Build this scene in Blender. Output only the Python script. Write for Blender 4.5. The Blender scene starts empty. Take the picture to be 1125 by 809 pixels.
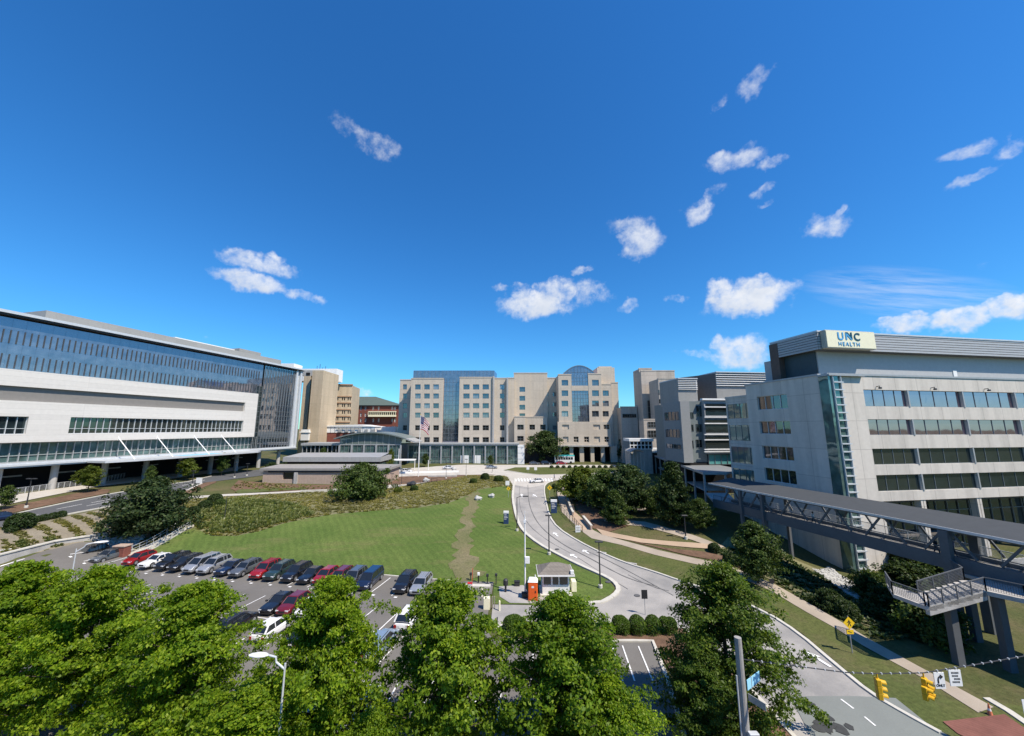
import bpy, bmesh, math, random
import numpy as np
from mathutils import Vector, Matrix, geometry
random.seed(7); RNG = np.random.default_rng(11)
SC = bpy.context.scene; COL = SC.collection
R = math.radians
# ------------------------------------------------------------------ camera model (photo 1125 x 809)
F, CX, CY, CZ, P = 410.0, 562.5, 404.5, 20.0, R(9.15)
def ray(u, v):
    dx = (u-CX)/F; dy = (CY-v)/F
    return dx, math.cos(P)-dy*math.sin(P), math.sin(P)+dy*math.cos(P)
def onz(u, v, z):
    x, y, Z = ray(u, v); t = (z-CZ)/Z
    return x*t, y*t
def ony(u, v, Y):
    x, y, Z = ray(u, v); t = Y/y
    return x*t, CZ+Z*t
# ------------------------------------------------------------------ terrain: linear RBF through surveyed heights
PIX = [(165,600,.5),(215,570,3),(270,560,3.4),(460,540,4),(400,560,2.9),(400,590,1.4),(300,575,2.4),(300,600,.9),(500,560,2.8),
 (500,590,1.4),(540,530,3.9),(550,600,1.0),(520,620,.5),(400,533,4.4),(250,548,4.2),(200,552,4.3),(450,525,4.6),(480,515,4.8),
 (560,515,4.8),(600,518,4.6),(250,520,5.6),(200,530,5.8),(300,525,5.2),(330,520,5.4),(60,560,5),(2,580,4.6),(120,545,5.4),
 (170,535,5.7),(60,540,6.3),(2,550,6.2),(65,535,6.6),(2,545,6.5),(150,521,6.6),(250,510,6.3),(60,596,3.0),
 (112,592,2.0),(130,600,.7),(150,606,.3),(200,582,2.0),(60,580,4.0),(100,570,4.4),(700,640,.3),(640,610,.8),(600,575,1.8),
 (590,550,2.6),(582,535,3.4),(580,525,4.0),(620,555,2.7),(640,565,2.6),(660,590,1.6),(700,590,1.9),(760,600,1.6),(680,545,3.6),
 (740,545,4.0),(720,560,3.4),(800,580,3.0),(760,530,4.8),(690,525,4.8),(700,612,.9),(780,640,.6),(840,642,.8),(870,660,.5),
 (940,705,.2),(900,625,-.3),(938,632,-.4),(850,600,1.6),(990,690,.3),(1050,720,.2),(1100,700,.4)]
pts = []
for u, v, z in PIX:
    x, y = onz(u, v, z); pts.append((x, y, z))
for x in range(-66, 12, 9):
    for y in (4, 16, 28, 40, 48):
        pts.append((x, y, 0))
    ye = 49.2+.208*(-11.5-x)+5
    pts.append((x, min(ye, 56.5 if x > -3 else 99), 0) if x < -5 else (x, 50, 0))
for y in (20,30,40,48,54,60): pts += [(-69.6,y,0),(-72.6,y,2.6)]
pts += [(20,10,0),(20,30,0),(28,30,0),(35,10,0),(50,12,0),(30,20,0),(60,30,0.3),(48,42,0),(60,52,0),(90,30,1),(90,60,1),(120,20,2),
 (56,70,0.5),(52,90,3.5),(80,90,3),(-85,50,4.2),(-80,20,3),(-100,20,4),(-110,60,6),(-130,90,7),(-120,140,7),(-95,150,6.5),
 (-60,150,5.8),(-20,152,5.6),(20,155,5.4),(50,150,5.2),(0,190,6),(80,160,5.4),(-100,220,8),(100,230,6),(0,260,7),(-200,100,8),(200,100,4),
 (-250,250,9),(250,250,6),(0,400,8),(-50,-60,0),(60,-60,0),(-250,-60,4),(250,-60,2),(-400,400,9),(400,400,7)]
PX = np.array(pts, float)
def _fit():
    d = np.hypot(PX[:,None,0]-PX[None,:,0], PX[:,None,1]-PX[None,:,1])
    d = np.sqrt(d*d+4.0)
    A = d + 0; n = len(PX)
    A[np.diag_indices(n)] -= .6
    M_ = np.zeros((n+1, n+1)); M_[:n,:n] = A; M_[:n,n] = 1; M_[n,:n] = 1
    return np.linalg.solve(M_, np.r_[PX[:,2], 0])
W_ = _fit()
LOT = np.array([0])
def Hn(x, y):
    x = np.asarray(x, float); y = np.asarray(y, float)
    sh = x.shape; x = x.ravel(); y = y.ravel(); out = np.empty(len(x))
    for i in range(0, len(x), 20000):
        d = np.hypot(x[i:i+20000,None]-PX[None,:,0], y[i:i+20000,None]-PX[None,:,1])
        out[i:i+20000] = np.sqrt(d*d+4.0) @ W_[:-1] + W_[-1]
    return np.clip(out, -1.2, 10).reshape(sh)
def H(x, y): return float(Hn([x], [y])[0])
def at(u, v):
    """ground point seen at a photo pixel"""
    dx, dy, dz = ray(u, v)
    t = np.linspace(15, 420, 1400)
    g = CZ+dz*t-Hn(dx*t, dy*t)
    k = np.argmax(g < 0)
    if g[k] >= 0: k = len(t)-1
    a, b = t[k-1], t[k]; ga, gb = g[k-1], g[k]
    t0 = a+(b-a)*ga/(ga-gb) if ga != gb else a
    return dx*t0, dy*t0, H(dx*t0, dy*t0)
def zt(y, u, v):
    """height of pixel row v at depth y"""
    return ony(u, v, y)[1]
# ------------------------------------------------------------------ materials
def ramp2(nt, fac, c0, c1, p0=.3, p1=.7):
    r = nt.nodes.new('ShaderNodeValToRGB'); r.color_ramp.elements[0].position = p0; r.color_ramp.elements[1].position = p1
    r.color_ramp.elements[0].color = (*c0, 1); r.color_ramp.elements[1].color = (*c1, 1)
    nt.links.new(fac, r.inputs[0]); return r.outputs[0]
def mixc(nt, fac, a, b, mode='MIX'):
    m = nt.nodes.new('ShaderNodeMix'); m.data_type = 'RGBA'; m.blend_type = mode
    if isinstance(fac, (int, float)): m.inputs[0].default_value = fac
    else: nt.links.new(fac, m.inputs[0])
    for i, x in ((6, a), (7, b)):
        if isinstance(x, tuple): m.inputs[i].default_value = (*x, 1)
        else: nt.links.new(x, m.inputs[i])
    return m.outputs[2]
def noise(nt, vec, scale, detail=5, rough=.6):
    n = nt.nodes.new('ShaderNodeTexNoise'); n.inputs['Scale'].default_value = scale; n.inputs['Detail'].default_value = detail
    n.inputs['Roughness'].default_value = rough
    if vec is not None: nt.links.new(vec, n.inputs['Vector'])
    return n.outputs[0]
def mapping(nt, vec, sc=(1,1,1), rot=(0,0,0), loc=(0,0,0)):
    m = nt.nodes.new('ShaderNodeMapping'); m.inputs['Scale'].default_value = sc; m.inputs['Rotation'].default_value = rot; m.inputs['Location'].default_value = loc
    nt.links.new(vec, m.inputs[0]); return m.outputs[0]
def sc3(c, k): return tuple(min(1, max(0, x*k)) for x in c)
def M(name, col, rough=.75, var=.15, scale=1.5, fine=14, bump=0, metal=0, spec=.3, blotch=None, streak=0, joints=None, coat=0):
    m = bpy.data.materials.new(name); m.use_nodes = True; nt = m.node_tree; b = nt.nodes['Principled BSDF']
    tc = nt.nodes.new('ShaderNodeTexCoord'); v = tc.outputs['Object']
    n1 = noise(nt, v, scale); n2 = noise(nt, v, fine, 3)
    c = ramp2(nt, n1, sc3(col, 1-var), sc3(col, 1+var))
    if blotch: c = mixc(nt, ramp2(nt, noise(nt, v, blotch[1], 6), (0,0,0), (1,1,1), .45, .65), c, blotch[0])
    c2 = ramp2(nt, n2, (1-var*.8,)*3, (1+var*.5,)*3); c = mixc(nt, 1.0, c, c2, 'MULTIPLY')
    if streak:
        s = noise(nt, mapping(nt, v, (.6, .6, .035)), 1.0, 5)
        c = mixc(nt, 1.0, c, ramp2(nt, s, (1-streak,)*3, (1,1,1), .36, .56), 'MULTIPLY')
    if joints:
        jw, jh, dark = joints
        sep = nt.nodes.new('ShaderNodeSeparateXYZ'); nt.links.new(v, sep.inputs[0])
        ad = nt.nodes.new('ShaderNodeMath'); ad.operation = 'ADD'; nt.links.new(sep.outputs[0], ad.inputs[0]); nt.links.new(sep.outputs[1], ad.inputs[1])
        cb = nt.nodes.new('ShaderNodeCombineXYZ'); nt.links.new(ad.outputs[0], cb.inputs[0]); nt.links.new(sep.outputs[2], cb.inputs[1])
        bt = nt.nodes.new('ShaderNodeTexBrick'); nt.links.new(cb.outputs[0], bt.inputs[0]); bt.offset = 0
        bt.inputs['Scale'].default_value = 1; bt.inputs['Brick Width'].default_value = jw; bt.inputs['Row Height'].default_value = jh
        bt.inputs['Mortar Size'].default_value = .05; bt.inputs['Mortar Smooth'].default_value = .3
        bt.inputs['Color1'].default_value = (1,1,1,1); bt.inputs['Color2'].default_value = (.93,.93,.93,1); bt.inputs['Mortar'].default_value = (dark,dark,dark,1)
        c = mixc(nt, 1.0, c, bt.outputs[0], 'MULTIPLY')
    nt.links.new(c, b.inputs['Base Color']); b.inputs['Roughness'].default_value = rough; b.inputs['Metallic'].default_value = metal
    b.inputs['Specular IOR Level'].default_value = spec; b.inputs['Coat Weight'].default_value = coat; b.inputs['Coat Roughness'].default_value = .05
    if bump:
        bp = nt.nodes.new('ShaderNodeBump'); bp.inputs['Strength'].default_value = bump; bp.inputs['Distance'].default_value = .1
        nt.links.new(n2, bp.inputs['Height']); nt.links.new(bp.outputs[0], b.inputs['Normal'])
    return m
def GLASS(name, dark, refl, fac=.35, wav=.15, inside=None):
    """coated glazing: dark room behind, tinted mirror in front"""
    m = bpy.data.materials.new(name); m.use_nodes = True; nt = m.node_tree; nt.nodes.remove(nt.nodes['Principled BSDF'])
    out = nt.nodes['Material Output']; tc = nt.nodes.new('ShaderNodeTexCoord'); v = tc.outputs['Object']
    oi = nt.nodes.new('ShaderNodeObjectInfo')
    df = nt.nodes.new('ShaderNodeBsdfDiffuse'); gl = nt.nodes.new('ShaderNodeBsdfGlossy'); gl.inputs['Roughness'].default_value = .03
    n = noise(nt, v, .55, 2)
    c = ramp2(nt, n, sc3(dark, .6), sc3(dark, 1.5))
    if inside: c = mixc(nt, ramp2(nt, oi.outputs['Random'], (0,0,0), (1,1,1), .55, .95), c, inside)
    nt.links.new(c, df.inputs[0]); gl.inputs[0].default_value = (*refl, 1)
    bp = nt.nodes.new('ShaderNodeBump'); bp.inputs['Strength'].default_value = wav; bp.inputs['Distance'].default_value = .05
    nt.links.new(noise(nt, v, .35, 1), bp.inputs['Height']); nt.links.new(bp.outputs[0], gl.inputs['Normal'])
    fr = nt.nodes.new('ShaderNodeFresnel'); fr.inputs[0].default_value = 1.5
    ad = nt.nodes.new('ShaderNodeMath'); ad.operation = 'ADD'; ad.use_clamp = True; nt.links.new(fr.outputs[0], ad.inputs[0]); ad.inputs[1].default_value = fac
    mx = nt.nodes.new('ShaderNodeMixShader'); nt.links.new(ad.outputs[0], mx.inputs[0]); nt.links.new(df.outputs[0], mx.inputs[1]); nt.links.new(gl.outputs[0], mx.inputs[2])
    nt.links.new(mx.outputs[0], out.inputs[0]); return m
def LEAF(name, c0, c1, c2, trans=.35, patch=.35):
    m = bpy.data.materials.new(name); m.use_nodes = True; nt = m.node_tree; b = nt.nodes['Principled BSDF']; out = nt.nodes['Material Output']
    g = nt.nodes.new('ShaderNodeNewGeometry'); tc = nt.nodes.new('ShaderNodeTexCoord'); oi = nt.nodes.new('ShaderNodeObjectInfo')
    r = nt.nodes.new('ShaderNodeValToRGB'); e = r.color_ramp.elements; e[0].color = (*c0, 1); e[1].color = (*c2, 1); e[1].position = 1
    k = e.new(.55); k.color = (*c1, 1); nt.links.new(g.outputs['Random Per Island'], r.inputs[0])
    c = mixc(nt, 1.0, r.outputs[0], ramp2(nt, noise(nt, tc.outputs['Object'], patch, 3), (.62,.66,.6), (1.22,1.2,1.05), .3, .7), 'MULTIPLY')
    c = mixc(nt, 1.0, c, ramp2(nt, oi.outputs['Random'], (.86,.9,.86), (1.1,1.08,1.0), 0, 1), 'MULTIPLY')
    nt.links.new(c, b.inputs['Base Color']); b.inputs['Roughness'].default_value = .5; b.inputs['Specular IOR Level'].default_value = .22
    t = nt.nodes.new('ShaderNodeBsdfTranslucent'); nt.links.new(mixc(nt, 1.0, c, (1.25,1.3,.6), 'MULTIPLY'), t.inputs[0])
    mx = nt.nodes.new('ShaderNodeMixShader'); mx.inputs[0].default_value = trans
    nt.links.new(b.outputs[0], mx.inputs[1]); nt.links.new(t.outputs[0], mx.inputs[2]); nt.links.new(mx.outputs[0], out.inputs[0]); return m
mt = {}
def mk(): 
    m = mt
    m['white'] = M('white_paint', (.74,.74,.72), .5, .05)
    m['panel'] = M('white_cladding', (.61,.585,.54), .5, .04, joints=(40,1.1,.86))
    m['greyband'] = M('grey_cladding', (.20,.19,.175), .6, .06)
    m['metal'] = M('grey_metal', (.36,.37,.37), .45, .08, metal=.2)
    m['lightmetal'] = M('pale_metal', (.55,.57,.58), .4, .06, metal=.2)
    m['darkmetal'] = M('dark_metal', (.035,.037,.04), .5, .15)
    m['mull'] = M('mullion', (.20,.22,.23), .4, .05, metal=.3)
    m['roofgrey'] = M('grey_roof_screen', (.27,.27,.255), .6, .06, joints=(3,30,.9))
    m['bridgemetal'] = M('bridge_grey_metal', (.105,.112,.118), .65, .08)
    m['slopepath'] = M('weathered_tan_path', (.345,.295,.235), .9, .12, .4)
    m['piershade'] = M('shade_toned_pier', (.25,.26,.26), .7, .06)  # concrete coloured darker to stand in for the office wing's shade on the pier
    m['concrete'] = M('concrete', (.40,.39,.37), .85, .12, bump=.2, streak=.2)
    m['screen'] = M('louvre_panel', (.40,.41,.42), .5, .05)
    m['findark'] = M('fin_grey', (.055,.065,.075), .5, .05)
    m['kerb'] = M('kerb_concrete', (.50,.48,.42), .85, .12)
    m['stone'] = M('tan_precast', (.54,.47,.38), .8, .06, joints=(4.6,4.05,.8), streak=.08)
    m['stone2'] = M('buff_precast', (.52,.42,.29), .8, .08, joints=(6,3.6,.78), streak=.14)
    m['stone3'] = M('grey_tan_precast', (.48,.42,.355), .8, .08, joints=(5,4.1,.74), streak=.15)
    m['precast'] = M('pale_streaked_precast', (.60,.555,.49), .8, .05, joints=(4.2,4.3,.7), streak=.16)
    m['brick'] = M('red_brick', (.22,.075,.055), .85, .15, joints=(.6,.25,.8))
    m['tanbrick'] = M('pinkish_block', (.42,.325,.26), .85, .1, joints=(.8,.4,.85))
    m['greenroof'] = M('green_slate_roof', (.085,.115,.10), .7, .12)
    m['glassblue'] = GLASS('blue_glass', (.075,.09,.105), (.80,.67,.74), .30)
    m['glassdark'] = GLASS('dark_glass', (.012,.018,.02), (.42,.54,.56), .14, .3, inside=(.03,.035,.03))
    m['glasscurt'] = GLASS('curtain_glass', (.012,.018,.026), (.85,.82,.84), .5, .3)
    m['glassgreen'] = GLASS('greenish_glass', (.07,.12,.115), (.5,.65,.63), .16, .3, inside=(.16,.2,.19))
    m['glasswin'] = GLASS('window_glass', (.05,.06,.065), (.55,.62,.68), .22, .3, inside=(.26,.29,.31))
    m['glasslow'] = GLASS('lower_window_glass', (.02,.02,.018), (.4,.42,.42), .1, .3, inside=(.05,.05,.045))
    m['glassmirror'] = GLASS('mirror_window', (.045,.05,.05), (.95,.67,.82), .36, .12)
    m['glassside'] = GLASS('side_glass', (.03,.036,.04), (.50,.50,.54), .2, .15)
    m['teal'] = M('teal_glass_panel', (.10,.30,.29), .15, .12, spec=.6)
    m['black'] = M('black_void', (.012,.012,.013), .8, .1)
    m['asphalt'] = M('lot_asphalt', (.138,.130,.118), .9, .1, .22, 9, blotch=((.168,.160,.147), .09), bump=.15)
    m['asphaltdark'] = M('new_asphalt', (.085,.088,.092), .9, .1, .2, 9)
    m['roadconc'] = M('worn_pale_road', (.33,.315,.29), .9, .08, .15, 8, blotch=((.225,.22,.21), .14), bump=.15)
    m['patch'] = M('greenish_patch_asphalt', (.185,.20,.185), .9, .07, .2, 10)
    m['path'] = M('pale_path', (.43,.405,.36), .9, .1, .4)
    m['tanpath'] = M('tan_brick_path', (.40,.30,.21), .9, .12, .4)
    m['redpave'] = M('red_brick_paving', (.20,.085,.065), .9, .16, .8, joints=(.4,.2,.8))
    m['mulch'] = M('brown_mulch', (.135,.082,.052), .95, .3, .8, 6, bump=.5)
    m['mark'] = M('white_road_paint', (.72,.72,.70), .7, .14, .8, 6)
    m['rock'] = M('pale_rock', (.42,.42,.40), .9, .2, 1.2, bump=.4)
    m['orange'] = M('orange_plastic', (.75,.13,.02), .45, .06)
    m['navy'] = M('navy_sign', (.025,.05,.115), .45, .1)
    m['yellow'] = M('signal_yellow', (.62,.36,.015), .5, .08)
    m['signyellow'] = M('sign_yellow', (.80,.52,.02), .4, .05)
    m['skyblue'] = M('pale_blue_sign', (.30,.62,.80), .35, .04)
    m['cream'] = M('cream_sign', (.80,.76,.55), .45, .03)
    m['wood'] = M('weathered_wood', (.27,.24,.20), .85, .2, 2)
    m['bark'] = M('bark', (.10,.078,.058), .95, .3, 4, 20, bump=.6)
    m['shingle'] = M('grey_brown_shingle', (.20,.18,.155), .9, .12, 1, joints=(.5,.3,.8))
    m['tyre'] = M('tyre_rubber', (.018,.018,.018), .85, .1)
    m['rim'] = M('alloy_rim', (.42,.43,.44), .35, .05, metal=.6)
    m['carglass'] = M('tinted_car_glass', (.014,.017,.02), .06, .1, spec=.9)
    m['headlamp'] = M('headlamp_lens', (.70,.72,.74), .15, .05, spec=.8)
    m['taillamp'] = M('tail_lamp_lens', (.35,.015,.012), .2, .05, spec=.7)
    m['trim'] = M('black_trim', (.022,.022,.024), .6, .1)
    m['red'] = M('red_paint', (.55,.03,.025), .4, .06)
    m['skin'] = M('skin', (.42,.26,.19), .6, .05)
    m['hair'] = M('dark_hair', (.03,.02,.015), .7, .1)
    m['cloth1'] = M('dark_cloth', (.03,.033,.045), .9, .1); m['cloth2'] = M('blue_cloth', (.06,.09,.18), .9, .1); m['cloth3'] = M('pale_cloth', (.55,.54,.52), .9, .1)
    # grounds
    m['grass'] = GRASS('rough_grass', (.062,.078,.026), (.105,.098,.042), 0, (.135,.105,.065))
    m['lawn'] = GRASS('mown_lawn', (.064,.108,.024), (.108,.148,.04), 1)
    m['verge'] = GRASS('verge_lawn', (.062,.086,.024), (.098,.108,.037), 0, (.14,.11,.065))
    m['bed'] = M('planted_bed_soil', (.15,.145,.075), .95, .3, .5, 5, bump=.5)
    m['dirt'] = GRASS('worn_turf', (.10,.118,.045), (.18,.155,.088), 0, (.20,.17,.11))
    m['terr'] = M('stony_terrace', (.20,.175,.13), .95, .2, .5, 5, bump=.5)
    m['bedleaf'] = LEAF('meadow_leaf', (.19,.19,.08), (.26,.24,.115), (.38,.34,.19), .5, .12)
    m['tallgrass'] = LEAF('tall_green_grass', (.14,.17,.065), (.19,.22,.09), (.29,.30,.15), .5, .12)
    m['maple'] = LEAF('maple_leaf', (.09,.165,.010), (.175,.285,.014), (.33,.41,.035), .5, .3)
    m['maplemid'] = LEAF('mid_maple_leaf', (.072,.14,.011), (.14,.235,.015), (.26,.34,.032), .47, .3)
    m['mapledark'] = LEAF('dark_maple_leaf', (.045,.088,.014), (.08,.135,.018), (.15,.20,.03), .4, .3)
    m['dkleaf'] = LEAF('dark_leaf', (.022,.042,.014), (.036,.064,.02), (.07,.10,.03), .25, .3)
    m['midleaf'] = LEAF('mid_leaf', (.04,.07,.018), (.06,.10,.024), (.11,.15,.035), .3, .3)
    m['ylleaf'] = LEAF('yellow_green_leaf', (.07,.10,.014), (.11,.145,.02), (.19,.21,.03), .35, .3)
    m['hedge'] = LEAF('hedge_leaf', (.04,.085,.012), (.07,.125,.016), (.12,.18,.025), .3, .6)
    m['crape'] = LEAF('crape_leaf', (.022,.042,.016), (.034,.06,.022), (.075,.10,.04), .25, .3)
    m['pink'] = LEAF('pink_bloom', (.25,.05,.09), (.35,.08,.13), (.4,.15,.2), .2, .4)
    m['bloom'] = LEAF('white_bloom', (.45,.42,.38), (.5,.46,.42), (.6,.56,.5), .2, .4)
def GRASS(name, c0, c1, stripes, dry=None):
    m = bpy.data.materials.new(name); m.use_nodes = True; nt = m.node_tree; b = nt.nodes['Principled BSDF']
    tc = nt.nodes.new('ShaderNodeTexCoord'); v = tc.outputs['Object']
    c = ramp2(nt, noise(nt, v, .11, 7, .7), c0, c1, .32, .68)
    if dry: c = mixc(nt, ramp2(nt, noise(nt, mapping(nt, v, loc=(31,7,0)), .16, 7, .7), (0,0,0), (.8,.8,.8), .5, .72), c, dry)
    if stripes:
        for rz, sc, a in ((R(-32), .28, .95),):
            w = nt.nodes.new('ShaderNodeTexWave'); w.inputs['Scale'].default_value = sc; w.inputs['Distortion'].default_value = 5; w.inputs['Detail'].default_value = 4; w.inputs['Detail Scale'].default_value = .35
            nt.links.new(mapping(nt, v, rot=(0,0,rz)), w.inputs[0])
            c = mixc(nt, 1.0, c, ramp2(nt, w.outputs[1], (a,a,a*.95), (1.06,1.05,1.0), .3, .7), 'MULTIPLY')
        c = mixc(nt, ramp2(nt, noise(nt, mapping(nt, v, (.3,1.2,1), (0,0,R(-32))), .35, 6), (0,0,0), (.55,.55,.55), .52, .7), c, (.15,.14,.06))
    n2 = noise(nt, v, 3.2, 6, .75)
    c = mixc(nt, 1.0, c, ramp2(nt, n2, (.62,.64,.6), (1.32,1.3,1.25), .3, .7), 'MULTIPLY')
    nt.links.new(c, b.inputs['Base Color']); b.inputs['Roughness'].default_value = .9; b.inputs['Specular IOR Level'].default_value = .15
    bp = nt.nodes.new('ShaderNodeBump'); bp.inputs['Strength'].default_value = .6; bp.inputs['Distance'].default_value = .12
    nt.links.new(n2, bp.inputs['Height']); nt.links.new(bp.outputs[0], b.inputs['Normal']); return m
mk()
# ------------------------------------------------------------------ mesh builder
def tag(o, label=None, cat=None, group=None, kind=None):
    if label: o['label'] = label
    if cat: o['category'] = cat
    if group: o['group'] = group
    if kind: o['kind'] = kind
    return o
class MB:
    def __init__(s): s.v = []; s.f = []; s.m = []
    def add(s, vs, fs, mi=0):
        n = len(s.v); s.v += [tuple(x) for x in vs]; s.f += [tuple(i+n for i in f) for f in fs]; s.m += [mi]*len(fs)
    def box(s, x0, x1, y0, y1, z0, z1, mi=0):
        s.add([(x0,y0,z0),(x1,y0,z0),(x1,y1,z0),(x0,y1,z0),(x0,y0,z1),(x1,y0,z1),(x1,y1,z1),(x0,y1,z1)],
              [(0,3,2,1),(4,5,6,7),(0,1,5,4),(1,2,6,5),(2,3,7,6),(3,0,4,7)], mi)
    def bbox(s, x0, x1, y0, y1, z0, z1, b=.04, mi=0):
        """box with chamfered vertical and top edges"""
        ring = lambda k: [(x0+b+k,y0+k),(x1-b-k,y0+k),(x1-k,y0+b+k),(x1-k,y1-b-k),(x1-b-k,y1-k),(x0+b+k,y1-k),(x0+k,y1-b-k),(x0+k,y0+b+k)]
        vs = [(x,y,z0) for x,y in ring(0)]+[(x,y,z1-b) for x,y in ring(0)]+[(x,y,z1) for x,y in ring(b*.7)]
        fs = [tuple(range(7,-1,-1)), tuple(range(16,24))]
        for k in (0,8):
            for i in range(8): fs.append((k+i,k+(i+1)%8,k+8+(i+1)%8,k+8+i))
        s.add(vs, fs, mi)
    def prism(s, poly, z0, z1, mi=0):
        n = len(poly); a = sum(poly[i][0]*poly[(i+1)%n][1]-poly[(i+1)%n][0]*poly[i][1] for i in range(n))
        if a < 0: poly = poly[::-1]
        zz0 = z0 if isinstance(z0, (list,tuple)) else [z0]*n; zz1 = z1 if isinstance(z1, (list,tuple)) else [z1]*n
        if a < 0 and isinstance(z0, (list,tuple)): zz0 = list(zz0)[::-1]
        if a < 0 and isinstance(z1, (list,tuple)): zz1 = list(zz1)[::-1]
        vs = [(p[0],p[1],zz0[i]) for i,p in enumerate(poly)]+[(p[0],p[1],zz1[i]) for i,p in enumerate(poly)]
        fs = [tuple(range(n-1,-1,-1)), tuple(range(n,2*n))]+[(i,(i+1)%n,n+(i+1)%n,n+i) for i in range(n)]
        s.add(vs, fs, mi)
    def extr(s, poly, axis, a, b, mi=0):
        """polygon in the plane across `axis`, extruded from a to b; axis x: poly=(y,z), axis y: poly=(x,z)"""
        n = len(poly); f = (lambda p, t: (t,p[0],p[1])) if axis == 'x' else (lambda p, t: (p[0],t,p[1]))
        vs = [f(p,a) for p in poly]+[f(p,b) for p in poly]
        s.add(vs, [tuple(range(n)), tuple(range(2*n-1,n-1,-1))]+[(i,n+i,n+(i+1)%n,(i+1)%n) for i in range(n)], mi)
    def quad(s, a, b, c, d, mi=0): s.add([a,b,c,d], [(0,1,2,3)], mi)
    def tube(s, pts, r, n=8, mi=0):
        pts = [Vector(p) for p in pts]; rr = r if isinstance(r, (list,tuple)) else [r]*len(pts)
        vs = []; up = None
        for i, p in enumerate(pts):
            d = (pts[min(i+1,len(pts)-1)]-pts[max(i-1,0)]).normalized()
            if up is None: up = Vector((0,0,1)) if abs(d.z) < .9 else Vector((1,0,0))
            x = d.cross(up).normalized(); y = x.cross(d).normalized(); up = y
            for k in range(n):
                a = 2*math.pi*k/n; vs.append(p+(x*math.cos(a)+y*math.sin(a))*rr[i])
        fs = [(i*n+k,i*n+(k+1)%n,(i+1)*n+(k+1)%n,(i+1)*n+k) for i in range(len(pts)-1) for k in range(n)]
        fs += [tuple(range(n-1,-1,-1)), tuple(range((len(pts)-1)*n, len(pts)*n))]
        s.add(vs, fs, mi)
    def beam(s, a, b, w, h, mi=0):
        a, b = Vector(a), Vector(b); d = (b-a).normalized(); x = d.cross(Vector((0,0,1)))
        x = x.normalized() if x.length > 1e-4 else Vector((1,0,0)); y = x.cross(d).normalized()
        vs = [p+x*sx*w/2+y*sy*h/2 for p in (a,b) for sx,sy in ((-1,-1),(1,-1),(1,1),(-1,1))]
        s.add(vs, [(0,1,2,3),(7,6,5,4),(0,4,5,1),(1,5,6,2),(2,6,7,3),(3,7,4,0)], mi)
    def lathe(s, prof, n=16, c=(0,0), mi=0):
        vs = [(c[0]+r*math.cos(2*math.pi*k/n), c[1]+r*math.sin(2*math.pi*k/n), z) for r,z in prof for k in range(n)]
        fs = [(i*n+k,i*n+(k+1)%n,(i+1)*n+(k+1)%n,(i+1)*n+k) for i in range(len(prof)-1) for k in range(n)]
        fs += [tuple(range(n-1,-1,-1)), tuple(range((len(prof)-1)*n, len(prof)*n))]; s.add(vs, fs, mi)
    def wall(s, x0, x1, z0, z1, holes, y=0, depth=.3, mi=0, rmi=None):
        """front sheet at y with window openings and their reveals going back by depth"""
        xs = sorted({x0,x1,*[h[0] for h in holes],*[h[1] for h in holes]}); zs = sorted({z0,z1,*[h[2] for h in holes],*[h[3] for h in holes]})
        xs = [x for x in xs if x0 <= x <= x1]; zs = [z for z in zs if z0 <= z <= z1]
        for i in range(len(xs)-1):
            for j in range(len(zs)-1):
                cx, cz = (xs[i]+xs[i+1])/2, (zs[j]+zs[j+1])/2
                if any(h[0] < cx < h[1] and h[2] < cz < h[3] for h in holes): continue
                s.quad((xs[i],y,zs[j]),(xs[i+1],y,zs[j]),(xs[i+1],y,zs[j+1]),(xs[i],y,zs[j+1]), mi)
        for a,b,c,d in holes:
            r = mi if rmi is None else rmi; Y = y+depth
            s.quad((a,y,c),(b,y,c),(b,Y,c),(a,Y,c),r); s.quad((a,y,d),(a,Y,d),(b,Y,d),(b,y,d),r)
            s.quad((a,y,c),(a,Y,c),(a,Y,d),(a,y,d),r); s.quad((b,y,c),(b,y,d),(b,Y,d),(b,Y,c),r)
    def mesh(s, name, mats, dz=0, smooth=False):
        me = bpy.data.meshes.new(name); me.from_pydata([(x,y,z+dz) for x,y,z in s.v] if dz else s.v, [], s.f)
        for m in (mats if isinstance(mats, (list,tuple)) else [mats]): me.materials.append(mt[m] if isinstance(m, str) else m)
        if any(s.m): me.polygons.foreach_set('material_index', s.m)
        if smooth: me.polygons.foreach_set('use_smooth', [True]*len(s.f))
        me.update(); return me
    def build(s, name, mats, parent=None, dz=0, smooth=False):
        return link(name, s.mesh(name, mats, dz, smooth), parent)
def link(name, me, parent=None):
    o = bpy.data.objects.new(name, me); COL.objects.link(o)
    if parent: o.parent = parent
    return o
def empty(name, label, cat, loc=(0,0,0), rz=0, group=None):
    o = bpy.data.objects.new(name, None); o.empty_display_size = .3; COL.objects.link(o); o.location = loc; o.rotation_euler = (0,0,rz)
    return tag(o, label, cat, group)
def copy_tree(o, parent=None):
    c = o.copy(); COL.objects.link(c)
    if parent: c.parent = parent
    for ch in list(o.children): copy_tree(ch, c)
    return c
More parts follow.
